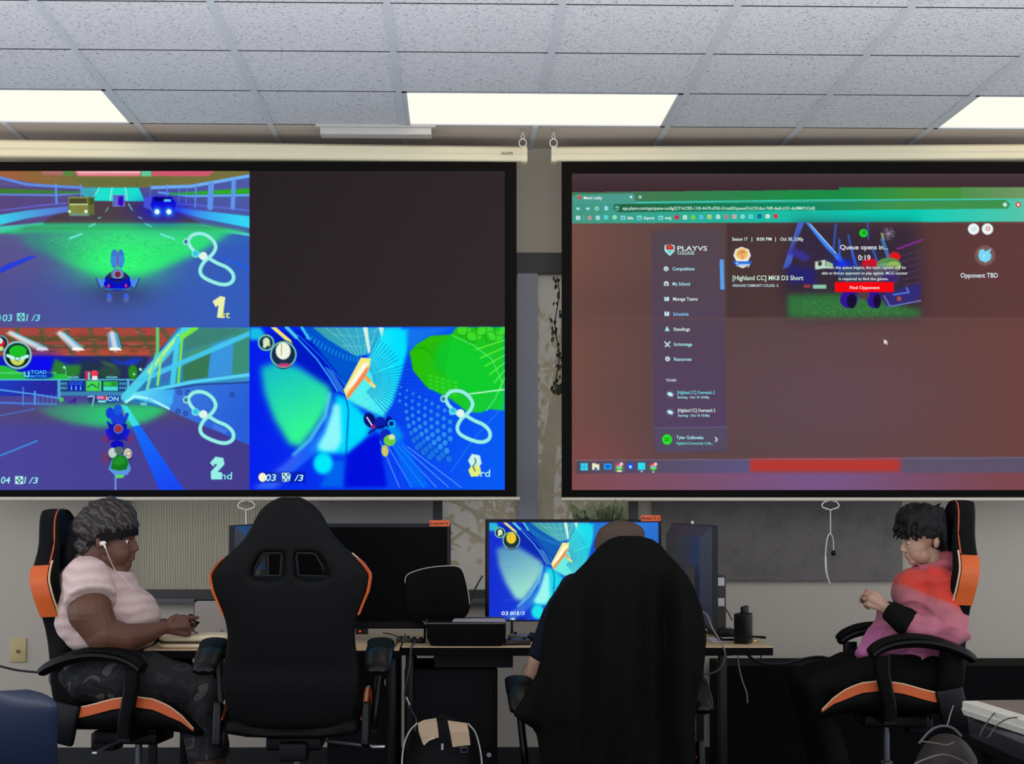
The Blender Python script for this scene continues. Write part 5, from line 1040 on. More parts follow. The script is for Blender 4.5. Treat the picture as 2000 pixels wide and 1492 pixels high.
# ------------------------------------------------------------------ people
def QF(Y0):
    s = S(Y0); b = W(885, 975, Y0)
    def Q(px, py, dy=0.0): 
        p = W(px, py, Y0+dy*min(1, max(0, (abs(dy)-.05)/.07))); return Vector((p.x, Y0+dy, p.z))       # sideways views: dy is the distance across the body
    return Q, s
def fold(seed, amp, sc=9.0, st=(1, 1, 1)):
    o = Vector((seed*7.3, seed*3.1, seed*1.7))
    def f(p):
        q = Vector((p.x*st[0], p.y*st[1], p.z*st[2]))
        n = noise.noise(q*sc+o); m = noise.noise(q*sc*2.3+o)
        return amp*((1-abs(n)*2.2)*.6+m*.4)-amp*.3
    return f
def skin_material(name, c, c2):
    m = mat(name, c, .5, spec=.35, var=.06, vscale=14, bump=.06, bscale=180, sub=.08); return m
M_SKIN_D = skin_material('skin_deep', (100, 66, 50), None); M_SKIN_L = skin_material('skin_fair', (186, 148, 124), None)
M_EYE = mat('eye_white', (225, 222, 218), .2); M_IRIS = mat('iris', (24, 16, 12), .2)
def eye(parent, c, r, look, up=.3):
    bm = bm_new(); ell(bm, c, (r, r, r), seg=16); e = obj('eye', bm, M_EYE, parent); bm = bm_new(); d = Vector(look).normalized(); ell(bm, c+d*r*.62, (r*.52, r*.52, r*.52), seg=14); obj('iris', bm, M_IRIS, e)

def hand(bm, wrist, pd, nd, s, curls, thumb, side=1.0, L=1.0):
    """palm along pd from the wrist, back of hand facing nd; four fingers curl towards -nd, thumb given as points"""
    pd = Vector(pd).normalized(); nd = Vector(nd); nd = (nd-pd*nd.dot(pd)).normalized(); sd = pd.cross(nd)*side
    pl = .085*L
    for k in range(6):
        f = k/5; ell(bm, wrist+pd*pl*f, (.020+.004*f, .020+.004*f, .020+.004*f), seg=12)
    for k in (-1.5, -.5, .5, 1.5):
        caps(bm, [wrist+pd*.01+sd*k*.006, wrist+pd*pl+sd*k*.0205*L], [.014, .0115], 12)
    lens = [(.036, .024, .018), (.042, .028, .020), (.038, .026, .019), (.030, .019, .016)]
    for i, k in enumerate((-1.5, -.5, .5, 1.5)):
        p = wrist+pd*(pl-(.006 if i in (0, 3) else 0))+sd*k*.0205*L; a = curls[i][0]; pts = [p]; ang = a
        for j, l in enumerate(lens[i]):
            if j: ang += curls[i][1]
            p = p+(pd*math.cos(ang)-nd*math.sin(ang))*l*L; pts.append(p)
        caps(bm, pts, [.0094*L, .0086*L, .0078*L, .0070*L], 12)
    caps(bm, [wrist+pd*.015-sd*.012]+[Vector(t) for t in thumb], [.014]+[.012*L, .0105*L, .009*L][:len(thumb)], 12)

# ---------------- woman in the pink t-shirt
Q, s = QF(6.42)
w = thing('person', 'woman in a pale pink t-shirt and dark headwrap, sitting side-on holding a game controller', 'person', at_px(240, 6.42))
bm = bm_new()
def E(px, py, dy, rx, rd, rz, rot=0.0): ell(bm, Q(px, py, dy), (rx*s, rd*s, rz*s), Matrix.Rotation(rot, 3, 'Y') if rot else None, 24)
E(212, 1030, 0, 49, 39, 50); E(226, 1068, 0, 33, 34, 42); E(222, 1094, 0, 31, 32, 24); E(246, 1102, 0, 11, 15, 11); E(236, 1080, -.035, 21, 18, 22); E(236, 1080, .035, 21, 18, 22)
E(251, 1047, 0, 12, 27, 9); E(255, 1062, 0, 8, 12, 10); caps(bm, [Q(261, 1056), Q(266, 1071)], [4*s, 6*s]); E(262, 1074, -.010, 6, 5, 5); E(262, 1074, .010, 6, 5, 5)
E(256, 1084, 0, 8, 14, 4.2); E(257, 1086, 0, 6.5, 11, 3.0); E(255, 1091.5, 0, 7.5, 12, 4.0); E(252, 1096, 0, 6, 12, 5)
E(226, 1110, 0, 26, 28, 13, .25); caps(bm, [Q(188, 1070), Q(178, 1112), Q(175, 1150)], [32*s, 36*s, 48*s]); caps(bm, [Q(175, 1150), Q(180, 1230), Q(170, 1300)], [60*s, 66*s, 62*s])
E(199, 1060, -.082, 8, 4, 12, -.2); E(200, 1062, -.088, 5, 3, 8, -.2)
# arms
caps(bm, [Q(170, 1140, -.22), Q(176, 1195, -.265), Q(200, 1238, -.27)], [36*s, 42*s, 33*s]); caps(bm, [Q(200, 1238, -.27), Q(245, 1246, -.245), Q(290, 1236, -.19), Q(316, 1226, -.155)], [34*s, 27*s, 19*s, 13.5*s])
caps(bm, [Q(170, 1140, .22), Q(182, 1200, .27), Q(215, 1240, .27)], [36*s, 40*s, 32*s]); caps(bm, [Q(215, 1240, .27), Q(262, 1238, .18), Q(318, 1222, .03)], [31*s, 24*s, 13.5*s])
hand(bm, Q(318, 1226, -.15), (1, .28, .06), (-.05, -1, .15), s, [(.9, 1.0), (.75, .9), (.5, .8), (.12, .30)], [Q(334, 1211, -.145), Q(345, 1204, -.125), Q(354, 1207, -.10)], -1, 1.0)
hand(bm, Q(320, 1222, .02), (1, -.28, .06), (-.05, 1, .15), s, [(.55, .75), (.65, .8), (.7, .85), (.8, .9)], [Q(334, 1209, .012), Q(346, 1203, -.008), Q(355, 1207, -.03)], 1, 1.0)
caps(bm, [Q(168, 1318, -.13), Q(285, 1325, -.16), Q(385, 1345, -.15)], [46*s, 44*s, 32*s]); caps(bm, [Q(385, 1345, -.15), Q(405, 1440, -.14), Q(408, 1550, -.12)], [32*s, 28*s, 18*s]); caps(bm, [Q(406, 1575, -.12), Q(455, 1592, -.12)], [18*s, 13*s])
caps(bm, [Q(168, 1318, .13), Q(285, 1322, .16), Q(392, 1340, .15)], [46*s, 44*s, 32*s]); caps(bm, [Q(392, 1340, .15), Q(415, 1440, .14), Q(420, 1550, .13)], [32*s, 28*s, 18*s]); caps(bm, [Q(418, 1575, .13), Q(468, 1592, .13)], [18*s, 13*s])
body = blob('body', bm, M_SKIN_D, w, .0038, 3)
for sd in (-1, 1): eye(w, Q(249.2, 1057.5, sd*.032), 5.8*s, (1, sd*.3, -.2))
for sd in (-1, 1):
    bm = bm_new(); tube(bm, curve([Q(244, 1051, sd*.062), Q(252, 1047, sd*.048), Q(259, 1050, sd*.02)], 4), [1.2*s, 1.6*s, 1.8*s, 2*s, 2*s, 2*s, 1.8*s, 1.4*s, 1*s], 8); obj('eyebrow', bm, mat('brow_dark', (22, 16, 14), .8), w)
bm = bm_new(); E(256.5, 1085.5, 0, 7.5, 13, 2.8); E(255.5, 1091.3, 0, 8, 12, 3.3); obj('lips', bm, mat('lips_dark', (122, 74, 66), .45), w)
# t-shirt
bm = bm_new()
E(166, 1195, 0, 76, 104, 90); E(232, 1188, 0, 74, 92, 50, .15); E(240, 1205, 0, 72, 84, 44); E(205, 1238, 0, 100, 104, 46); E(178, 1134, 0, 58, 96, 46); E(222, 1150, 0, 46, 80, 40); caps(bm, [Q(172, 1112), Q(180, 1140)], [40*s, 50*s])
for sd in (-1, 1):
    caps(bm, [Q(170, 1126, sd*.17), Q(171, 1138, sd*.215)], [40*s, 42*s]); cone(bm, Q(168, 1118, sd*.18), Q(178, 1176, sd*.275), 42*s, 49*s)
def shirt_disp(p):
    n = noise.noise(Vector((p.x*4, p.y*3, p.z*16))); q = noise.noise(Vector((p.x*11+3, p.y*8, p.z*26)))
    return .0045*(1-abs(n)*2)+.002*q
sh = NB('pink_jersey'); mpn = sh.n('ShaderNodeTexWave', Scale=7.0, Distortion=5.0, Detail=3.0); mpn.wave_type = 'BANDS'; mpn.bands_direction = 'Z'; sh.l(sh.tc.outputs['Object'], mpn.inputs['Vector'])
r = sh.n('ShaderNodeMix', data_type='RGBA'); r.inputs['A'].default_value = lin((204, 174, 166)); r.inputs['B'].default_value = lin((218, 192, 184)); sh.l(mpn.outputs['Fac'], r.inputs['Factor']); sh.l(r.outputs['Result'], sh.b.inputs['Base Color']); sh.b.inputs['Roughness'].default_value = .85
bp = sh.n('ShaderNodeBump', Strength=.35, Distance=.006); sh.l(mpn.outputs['Fac'], bp.inputs['Height']); sh.l(bp.outputs['Normal'], sh.b.inputs['Normal'])
blob('t_shirt', bm, sh.m, w, .0065, 4, shirt_disp)
# patterned trousers
bm = bm_new(); E(160, 1312, 0, 60, 108, 50); E(200, 1300, 0, 70, 100, 40)
for sd, dk in ((-1, 0), (1, 8)):
    caps(bm, [Q(170, 1318, sd*.13), Q(290, 1324-dk*.5, sd*.165), Q(388+dk, 1348-dk, sd*.15)], [52*s, 49*s, 40*s]); cone(bm, Q(388+dk, 1350-dk, sd*.15), Q(404+dk, 1480, sd*.145), 39*s, 38*s)
def camo():
    k = NB('camouflage_cloth'); n = k.n('ShaderNodeTexNoise', Scale=9.0, Detail=1.5, Distortion=1.2); k.l(k.tc.outputs['Object'], n.inputs['Vector'])
    r = k.n('ShaderNodeValToRGB'); r.color_ramp.interpolation = 'CONSTANT'; e = r.color_ramp.elements; e[0].color = lin((14, 14, 16)); e[1].position = .47; e[1].color = lin((34, 34, 36))
    for p, c in ((.56, (18, 18, 20)), (.62, (78, 76, 72)), (.68, (44, 43, 42))): q = e.new(p); q.color = lin(c)
    k.l(n.outputs['Fac'], r.inputs['Fac']); k.l(r.outputs['Color'], k.b.inputs['Base Color']); k.b.inputs['Roughness'].default_value = .75; return k.m
blob('trousers', bm, camo(), w, .008, 3, fold(3, .008, 11))
for sd, dk in ((-1, 0), (1, 12)):
    bm = bm_new(); caps(bm, [Q(398+dk, 1590, sd*.13), Q(455+dk, 1594, sd*.13)], [21*s, 18*s]); box(bm, Q(430+dk, 1609, sd*.13), (.24, .085, .02), None, .008); blob('shoe', bm, mat('black_shoe', (22, 22, 24), .5), w, .008, 3)
# headwrap: pleated cloth, a smooth band and a tail down the back
def chev(p):
    a = (p-Q(212, 1030)); u = a.x/s; v = a.z/s
    if u < -62: return .0015*noise.noise(p*30)
    ph = (u*.55+v*.9+10*abs(((u+v*.3+60) % 46)/46-.5)*3.2)/4.6
    return .0045*math.sin(ph)
bm = bm_new(); E(213, 1019, 0, 57, 47, 49, .10); E(185, 1035, 0, 46, 44, 44); E(168, 1062, 0, 26, 36, 32); E(160, 1085, 0, 18, 28, 22)
hw = NB('headwrap_cloth'); wv = hw.n('ShaderNodeTexWave', Scale=16.0, Distortion=9.0, Detail=2.0); wv.inputs['Detail Scale'].default_value = 1.6; wv.wave_type = 'BANDS'; wv.bands_direction = 'DIAGONAL'; hw.l(hw.tc.outputs['Object'], wv.inputs['Vector'])
r = hw.n('ShaderNodeValToRGB'); r.color_ramp.elements[0].position = .35; r.color_ramp.elements[0].color = lin((14, 12, 12)); r.color_ramp.elements[1].position = 1.0; r.color_ramp.elements[1].color = lin((74, 62, 55)); hw.l(wv.outputs['Fac'], r.inputs['Fac']); hw.l(r.outputs['Color'], hw.b.inputs['Base Color']); hw.b.inputs['Roughness'].default_value = .6
hd = blob('headwrap', bm, hw.m, w, .0042, 3, chev)
bm = bm_new(); cs = []
for k in range(33):
    t = 2*PI*k/32; cs.append((212+55*math.cos(t), 1046-13*math.cos(t)+(6 if math.cos(t) < 0 else 0)*abs(math.cos(t)), 42.5*math.sin(t)*s))
secs = []
for i, (x, y, d) in enumerate(cs):
    t = 2*PI*i/32; o = Vector((math.cos(t), math.sin(t)*.8, 0)); c = Q(x, y, d)
    hgt = 12 if math.cos(t) > -.3 else 9
    secs.append([c+o*(2.2*s*math.cos(a))+Vector((0, 0, 1))*hgt*s*math.sin(a)+o*(-3*s*math.sin(a)) for a in [2*PI*q/10 for q in range(10)]])
loft(bm, secs, cap=False); obj('headwrap_band', bm, mat('band_black', (13, 13, 16), .7), hd)
bm = bm_new(); caps(bm, [Q(165, 1040, .0), Q(146, 1075, .0), Q(128, 1110, 0), Q(106, 1142, 0)], [34*s, 22*s, 14*s, 9*s]); caps(bm, [Q(150, 1060, -.02), Q(135, 1095, -.03), Q(118, 1125, -.03)], [20*s, 16*s, 10*s]); blob('headwrap_tail', bm, mat('band_black', (13, 13, 16), .7), hd, .006, 4, fold(5, .004, 22))
# earphones
ep = thing('earphones', 'white wired earphone hanging from the ear of the woman in the headwrap', 'earphones', Q(204, 1062, -.10)); M_EAR = mat('white_plastic', (236, 228, 216), .35)
bm = bm_new(); caps(bm, [Q(202, 1061, -.098), Q(206, 1060, -.104)], [4.2*s, 4*s]); caps(bm, [Q(205, 1062, -.104), Q(209, 1070, -.104)], [2.6*s, 1.5*s]); obj('earbud', bm, M_EAR, ep)
bm = bm_new(); tube(bm, curve([Q(208, 1068, -.105), Q(216, 1088, -.10), Q(228, 1112, -.095), Q(233, 1120, -.14), Q(248, 1136, -.15), Q(262, 1152, -.13)], 6), .0013, 6); obj('cable', bm, M_EAR, ep)
def controller(c, ux, uy, uz, lab, m, scale=1.0):
    """small two-handled game controller: ux points away from the player, uy along its width"""
    ux, uy, uz = Vector(ux).normalized(), Vector(uy).normalized(), Vector(uz).normalized(); t = thing('game_controller', lab, 'controller', c)
    M = Matrix((ux, uy, uz)).transposed(); bm = bm_new(); k = scale
    ell(bm, c, (.030*k, .070*k, .018*k), M); 
    for sd in (-1, 1): caps(bm, [c+uy*sd*.048*k, c+uy*sd*.062*k-ux*.028*k-uz*.018*k], [.022*k, .014*k], 12)
    blob('shell', bm, m, t, .004, 2)
    for sd in (-1, 1):
        bm = bm_new(); q = c+uy*sd*.03*k+uz*.018*k; tube(bm, [q, q+uz*.010*k], .004, 10); tube(bm, [q+uz*.009*k, q+uz*.013*k], .009*k, 14); obj('thumbstick', bm, M_PLASTIC, t)
        bm = bm_new(); box(bm, c+uy*sd*.045*k+ux*.026*k+uz*.006*k, (.012, .03*k, .010), M, .003); obj('trigger', bm, M_PLASTIC, t)
    bm = bm_new()
    for a in range(4): q = c+uy*.052*k+uz*.017*k+ux*.010*math.cos(a*PI/2)*k+uy*.010*math.sin(a*PI/2)*k; tube(bm, [q, q+uz*.004], .0035, 8)
    obj('buttons', bm, M_STEEL, t); return t
ct = controller(Q(371, 1216, -.062), (1, 0, -.25), (0, 1, 0), (.25, 0, 1), 'dark wired game controller held by the woman in the pink t-shirt', M_GLOSS, 1.12)
bm = bm_new(); tube(bm, curve([Q(376, 1212, -.06), Q(386, 1210, -.06), Q(390, 1217, -.06), Q(383, 1224, -.05), Q(374, 1222, -.04), Q(380, 1234, .0), Q(400, 1243, .05)], 6), .0022, 6); obj('cable', bm, M_PLASTIC, ct)

# ---------------- boy in the red and pink hoodie
Q, s = QF(6.62)
b = thing('person', 'black-haired boy in a red and pink hoodie, sitting side-on with a small controller', 'person', at_px(1790, 6.62))
bm = bm_new()
E(1802, 1032, 0, 42, 36, 42); E(1790, 1064, 0, 25, 27, 34); E(1800, 1084, 0, 24, 25, 19, .25); E(1783, 1096, 0, 9, 11, 8); E(1790, 1078, -.022, 17, 14, 18); E(1790, 1078, .022, 17, 14, 18)
E(1773, 1050, 0, 9, 22, 8); caps(bm, [Q(1769, 1056), Q(1763, 1067), Q(1762, 1073)], [3*s, 3.8*s, 4.6*s]); E(1766, 1076, -.008, 5, 4, 3.4); E(1766, 1076, .008, 5, 4, 3.4)
E(1773, 1084.5, 0, 6, 11, 2.8); E(1774.5, 1089, 0, 6, 10, 3.0); E(1778, 1092, 0, 6, 10, 4)
E(1823, 1057, -.076, 7, 3.5, 13.5, .15); E(1824, 1058, -.082, 4.5, 3, 8, .15); E(1823, 1057, .076, 7, 3.5, 13.5)
caps(bm, [Q(1816, 1080), Q(1828, 1112), Q(1830, 1150)], [21*s, 24*s, 34*s]); caps(bm, [Q(1828, 1150), Q(1825, 1230), Q(1815, 1300)], [40*s, 44*s, 42*s])
caps(bm, [Q(1835, 1142, -.17), Q(1852, 1222, -.21)], [22*s, 19*s]); caps(bm, [Q(1852, 1222, -.21), Q(1775, 1212, -.17), Q(1737, 1191, -.13)], [19*s, 15*s, 11.5*s])
caps(bm, [Q(1830, 1142, .17), Q(1830, 1215, .2)], [22*s, 19*s]); caps(bm, [Q(1830, 1215, .2), Q(1770, 1215, .12), Q(1728, 1186, .03)], [19*s, 15*s, 11*s])
hand(bm, Q(1735, 1190, -.125), (-.80, .20, .52), (.05, -1, .2), s, [(.95, 1.0), (.80, .9), (.55, .75), (.25, .45)], [Q(1720, 1168, -.115), Q(1707, 1163, -.10), Q(1697, 1164, -.085)], 1, .88)
hand(bm, Q(1728, 1186, .03), (-.80, -.20, .5), (.05, 1, .2), s, [(.35, .5), (.45, .55), (.55, .7), (.6, .8)], [Q(1714, 1166, .02), Q(1702, 1162, .005), Q(1692, 1162, -.01)], -1, .88)
for sd, dx, dz in ((-1, 0, 0), (1, -26, -16)):
    caps(bm, [Q(1815, 1322, sd*.10), Q(1700+dx*.5, 1322+dz, sd*.12), Q(1592+dx, 1345+dz, sd*.12)], [32*s, 30*s, 23*s]); caps(bm, [Q(1592+dx, 1345+dz, sd*.12), Q(1622+dx, 1440, sd*.11), Q(1650+dx, 1545, sd*.1)], [23*s, 20*s, 13*s]); caps(bm, [Q(1650+dx, 1560, sd*.1), Q(1610+dx, 1578, sd*.1)], [14*s, 12*s])
blob('body', bm, M_SKIN_L, b, .0036, 2)
for sd in (-1, 1): eye(b, Q(1773.2, 1061, sd*.026), 5.0*s, (-1, sd*.3, -.35))
bm = bm_new(); E(1772.5, 1084.6, 0, 5.5, 9.5, 1.7); E(1773.7, 1088.6, 0, 5.8, 9, 2.0); obj('lips', bm, mat('lips_fair', (196, 128, 116), .45), b)
M_HAIR = mat('black_hair', (12, 11, 11), .5, spec=.25, bump=.5, bscale=90)
for sd in (-1, 1):
    bm = bm_new(); tube(bm, curve([Q(1782, 1053, sd*.054), Q(1775, 1050, sd*.042), Q(1769, 1052, sd*.018)], 4), 1.5*s, 8); obj('eyebrow', bm, M_HAIR, b)
bm = bm_new(); rr = random.Random(11)
E(1805, 1022, 0, 50, 43, 38); E(1828, 1046, 0, 24, 39, 30); E(1836, 1062, 0, 13, 30, 16); E(1783, 1014, 0, 34, 40, 26)
for k in range(120):
    f = rr.random(); d = (rr.random()*2-1)
    # locks start near the crown and sweep forward and down over the forehead
    x0, y0 = 1800+rr.uniform(-22, 22), 990+rr.uniform(-4, 10)+abs(d)*14
    tx = 1748+rr.uniform(-6, 16)+abs(d)*24; ty = 1036+rr.uniform(-6, 16)+abs(d)*6
    caps(bm, [Q(x0, y0, d*24*s), Q((x0+tx)/2-9, (y0+ty)/2-15, d*33*s), Q(tx, ty, d*(32+4*abs(d))*s)], [7*s, 5.2*s, 1.6*s], 6)
for k in range(80):
    d = rr.choice((-1, 1)); x0 = 1800+rr.uniform(-20, 40); y0 = 1000+rr.uniform(-6, 14); x1 = x0+rr.uniform(-6, 16); 
    ln = 1042+rr.uniform(-6, 10) if x1 < 1830 else 1064+rr.uniform(-8, 10)
    caps(bm, [Q(x0, y0, d*30*s), Q((x0+x1)/2+3, (y0+ln)/2, d*41*s), Q(x1, ln, d*39*s)], [6.5*s, 5*s, 1.8*s], 6)
for k in range(26):
    x0 = 1790+rr.uniform(-28, 40); caps(bm, [Q(x0, 992, rr.uniform(-.04, .04)), Q(x0+rr.uniform(-6, 8), 983+rr.uniform(-2, 5), rr.uniform(-.05, .05))], [5*s, 1.4*s], 6)
def strand(p): return .0022*noise.noise(Vector((p.x*28, p.y*90, p.z*34)))
blob('hair', bm, M_HAIR, b, .0032, 2, strand)
# hoodie, dyed red at the top and pink below
def dye(z0, z1, name, ramp):
    k = NB(name); g = k.n('ShaderNodeNewGeometry'); sp = k.n('ShaderNodeSeparateXYZ'); k.l(g.outputs['Position'], sp.inputs[0])
    n = k.n('ShaderNodeTexNoise', Scale=5.0, Detail=5.0, Distortion=.6); k.l(g.outputs['Position'], n.inputs['Vector'])
    a = k.n('ShaderNodeMath', operation='MULTIPLY_ADD'); a.inputs[1].default_value = .035; k.l(n.outputs['Fac'], a.inputs[0]); k.l(sp.outputs['Z'], a.inputs[2])
    mx = k.n('ShaderNodeMath', operation='MULTIPLY_ADD'); mx.inputs[1].default_value = .50; sx = k.n('ShaderNodeMath', operation='ADD'); sx.inputs[1].default_value = -W(1785, 1180, 6.62).x; k.l(sp.outputs['X'], sx.inputs[0]); k.l(sx.outputs[0], mx.inputs[0]); k.l(a.outputs[0], mx.inputs[2])
    mr = k.n('ShaderNodeMapRange'); mr.inputs['From Min'].default_value = z0; mr.inputs['From Max'].default_value = z1; k.l(mx.outputs[0], mr.inputs['Value'])
    r = k.n('ShaderNodeValToRGB'); e = r.color_ramp.elements; e[0].color = lin(ramp[0][1]); e[1].position = ramp[-1][0]; e[1].color = lin(ramp[-1][1])
    for p, c in ramp[1:-1]: q = e.new(p); q.color = lin(c)
    k.l(mr.outputs[0], r.inputs['Fac']); k.l(r.outputs['Color'], k.b.inputs['Base Color']); k.b.inputs['Roughness'].default_value = .85; k.b.inputs['Sheen Weight'].default_value = .15
    n2 = k.n('ShaderNodeTexNoise', Scale=350.0); k.l(k.tc.outputs['Object'], n2.inputs['Vector']); bp = k.n('ShaderNodeBump', Strength=.25, Distance=.002); k.l(n2.outputs['Fac'], bp.inputs['Height']); k.l(bp.outputs['Normal'], k.b.inputs['Normal']); return k.m
zz = lambda py: Q(1800, py).z
M_DYE = dye(zz(1300), zz(1100), 'dyed_fleece', [(0, (204, 112, 170)), (.34, (188, 108, 130)), (.70, (180, 100, 108)), (.745, (190, 92, 94)), (.775, (208, 60, 42)), (1, (212, 56, 44))])
bm = bm_new()
E(1818, 1150, 0, 60, 78, 42); E(1816, 1195, 0, 64, 76, 62); E(1812, 1245, 0, 60, 72, 56); E(1776, 1165, 0, 30, 62, 42, -.15); E(1795, 1142, 0, 42, 78, 30); E(1800, 1170, 0, 46, 82, 50); E(1800, 1158, -.12, 44, 34, 44); E(1806, 1185, -.12, 44, 34, 44); E(1770, 1205, 0, 30, 58, 36); E(1800, 1290, 0, 56, 74, 26, .2); E(1822, 1296, -.03, 34, 60, 28)
caps(bm, [Q(1745, 1215, .0), Q(1716, 1250, .0), Q(1690, 1276, .0)], [36*s, 24*s, 13*s]); caps(bm, [Q(1745, 1235, .06), Q(1700, 1268, .06), Q(1684, 1279, .05)], [30*s, 18*s, 11*s]); caps(bm, [Q(1750, 1250, -.05), Q(1712, 1272, -.03)], [30*s, 14*s])
for sd in (-1, 1):
    e = Q(1862, 1235, -.225) if sd < 0 else Q(1840, 1235, .21); c = Q(1772, 1216, -.178) if sd < 0 else Q(1766, 1214, .12)
    caps(bm, [Q(1832, 1138, sd*.14), Q(1846, 1190, sd*.195), e], [36*s, 36*s, 30*s]); caps(bm, [e, (e+c)/2+Vector((0, 0, -3*s)), c], [30*s, 30*s, 24*s])
def hood_disp(p):
    a = noise.noise(Vector((p.x*5+p.z*3, p.y*7, p.z*9-p.x*7)))
    return .017*(max(0, 1-abs(a)*3.0)-.35)+.006*noise.noise(Vector((p.x*16+p.z*10, p.y*14, p.z*22)))+.002*noise.noise(p*45)
ho = blob('hoodie', bm, M_DYE, b, .006, 3, hood_disp)
bm = bm_new(); caps(bm, curve([Q(1792, 1116, -.02), Q(1806, 1114, -.075), Q(1836, 1104, -.10), Q(1862, 1098, -.07), Q(1874, 1100, 0), Q(1862, 1098, .07), Q(1836, 1104, .10), Q(1806, 1114, .075), Q(1792, 1116, .02)], 3), [(8+9*math.sin(PI*k/24))*s for k in range(25)], 12)
E(1862, 1106, 0, 22, 34, 18, .3); E(1846, 1092, 0, 16, 30, 14, .6)
blob('hood', bm, mat('hood_fleece', (186, 96, 106), .85, var=.1), ho, .006, 4, hood_disp)
bm = bm_new(); tube(bm, curve([Q(1794, 1120, -.002)+Vector((-.045, -.07, 0)), Q(1790, 1140, -.115), Q(1784, 1162, -.118)], 4), .0016, 6); obj('hood_seam', bm, mat('seam_dark', (120, 30, 26), .8), ho)
for sd in (-1, 1):
    bm = bm_new(); e = [Q(1778, 1219, -.18), Q(1766, 1212, -.172), Q(1750, 1201, -.158), Q(1736, 1191, -.138)] if sd < 0 else [Q(1768, 1214, .12), Q(1750, 1200, .08), Q(1736, 1191, .05)]
    rr_ = [26*s, 27*s, 22*s, 20*s] if sd < 0 else [24*s, 20*s, 17*s]; tube(bm, e, rr_, 20); blob('cuff', bm, mat('black_rib', (15, 14, 14), .85, bump=.3, bscale=120), ho, .005, 2, lambda p: .0012*math.sin(p.y*500))
bm = bm_new(); E(1822, 1318, 0, 48, 74, 42)
for sd, dx, dz in ((-1, 0, 0), (1, -26, -18)):
    caps(bm, [Q(1812, 1322, sd*.10), Q(1700+dx*.5, 1318+dz, sd*.12), Q(1592+dx, 1346+dz, sd*.12)], [44*s, 39*s, 28*s]); cone(bm, Q(1592+dx, 1346+dz, sd*.12), Q(1648+dx, 1548, sd*.1), 29*s, 22*s)
blob('trousers', bm, mat('black_trousers', (12, 13, 11), .85, bump=.1), b, .007, 3, fold(8, .007, 10))
for sd, dx in ((-1, 0), (1, -26)):
    bm = bm_new(); caps(bm, [Q(1655+dx, 1572, sd*.1), Q(1608+dx, 1574, sd*.1)], [19*s, 15*s]); box(bm, Q(1630+dx, 1588, sd*.1), (.22, .08, .02), None, .008); blob('shoe', bm, mat('black_shoe', (22, 22, 24), .5), b, .008, 3)
controller(Q(1689, 1169, -.052), (-1, 0, .35), (0, 1, 0), (.35, 0, 1), 'tiny dark controller held in the hands of the boy in the red and pink hoodie', M_GLOSS, .62)

# ---------------- person hidden behind the draped chair
Q, s = QF(6.02)
h = thing('person', 'person with a grey-brown hood up, seen from behind in the chair draped with a jacket', 'person', at_px(1190, 6.1)); bm = bm_new()
def hx(px, py, dy=0.0): return Q(px, py, dy)
E(1212, 1064, 0, 38, 44, 44); caps(bm, [hx(1212, 1090), hx(1205, 1150)], [26*s, 46*s]); caps(bm, [hx(1200, 1165), hx(1195, 1250, .0), hx(1195, 1330, -.02)], [70*s, 72*s, 72*s])
caps(bm, [hx(1120, 1160), hx(1082, 1215, .02), hx(1052, 1288, .02)], [30*s, 24*s, 19*s]); caps(bm, [hx(1052, 1288, .02), hx(1046, 1318, .05), hx(1054, 1305, .22), hx(1085, 1282, .30)], [19*s, 18*s, 15*s, 12*s])
caps(bm, [hx(1285, 1165), hx(1310, 1260, .04)], [30*s, 20*s]); caps(bm, [hx(1310, 1260, .04), hx(1240, 1280, .28)], [20*s, 12*s])
hand(bm, hx(1092, 1280, .31), (.7, .5, .1), (-.3, .2, 1), s, [(.4, .5)]*4, [hx(1108, 1276, .34), hx(1118, 1272, .36)], 1, .9); hand(bm, hx(1232, 1280, .30), (-.7, .5, .1), (.3, .2, 1), s, [(.4, .5)]*4, [hx(1216, 1276, .33), hx(1208, 1272, .35)], -1, .9)
for sd in (-1, 1):
    k = W(1046, 1318, 6.44) if sd < 0 else hx(1285, 1340, .44); caps(bm, [hx(1195+sd*40, 1372, .0), k], [40*s, 30*s]); caps(bm, [k, k+Vector((.14 if sd < 0 else 0, .03, -.42))], [22*s, 16*s]); caps(bm, [k+Vector((.14 if sd < 0 else 0, .03, -.44)), k+Vector((.14 if sd < 0 else 0, .15, -.46))], [18*s, 13*s])
blob('body', bm, M_SKIN_L, h, .006, 3)
bm = bm_new(); E(1211, 1062, 0, 49, 52, 45); E(1206, 1085, -.01, 40, 46, 34); E(1222, 1044, 0, 36, 44, 24)
def hoodd(p): return .0035*(1-abs(noise.noise(Vector((p.x*9, p.y*6, p.z*17))))*2.2)
ho = blob('hood', bm, mat('grey_brown_fleece', (84, 70, 60), .9, bump=.25, bscale=240), h, .005, 3, hoodd)
bm = bm_new(); caps(bm, [hx(1205, 1120), hx(1197, 1170), hx(1195, 1330)], [56*s, 80*s, 84*s]); caps(bm, [hx(1125, 1155), hx(1088, 1210, .02)], [36*s, 32*s]); cone(bm, hx(1090, 1205, .02), hx(1052, 1290, .02), 32*s, 23*s); caps(bm, [hx(1285, 1160), hx(1300, 1215, .03)], [34*s, 28*s])
blob('t_shirt', bm, mat('navy_jersey', (18, 20, 34), .8), h, .007, 3, fold(12, .004, 12))
bm = bm_new(); ell(bm, hx(1195, 1375, 0), (.19, .16, .1))
for sd in (-1, 1):
    k = W(1044, 1312, 6.44) if sd < 0 else hx(1285, 1318, .44); caps(bm, [hx(1195+sd*40, 1365, .02), k], [46*s, 26*s]); cone(bm, k, k+Vector((.05 if sd < 0 else 0, .03, -.10)), 27*s, 27*s)
blob('shorts', bm, mat('khaki_cloth', (150, 126, 98), .85, var=.06), h, .007, 3, fold(15, .010, 14))
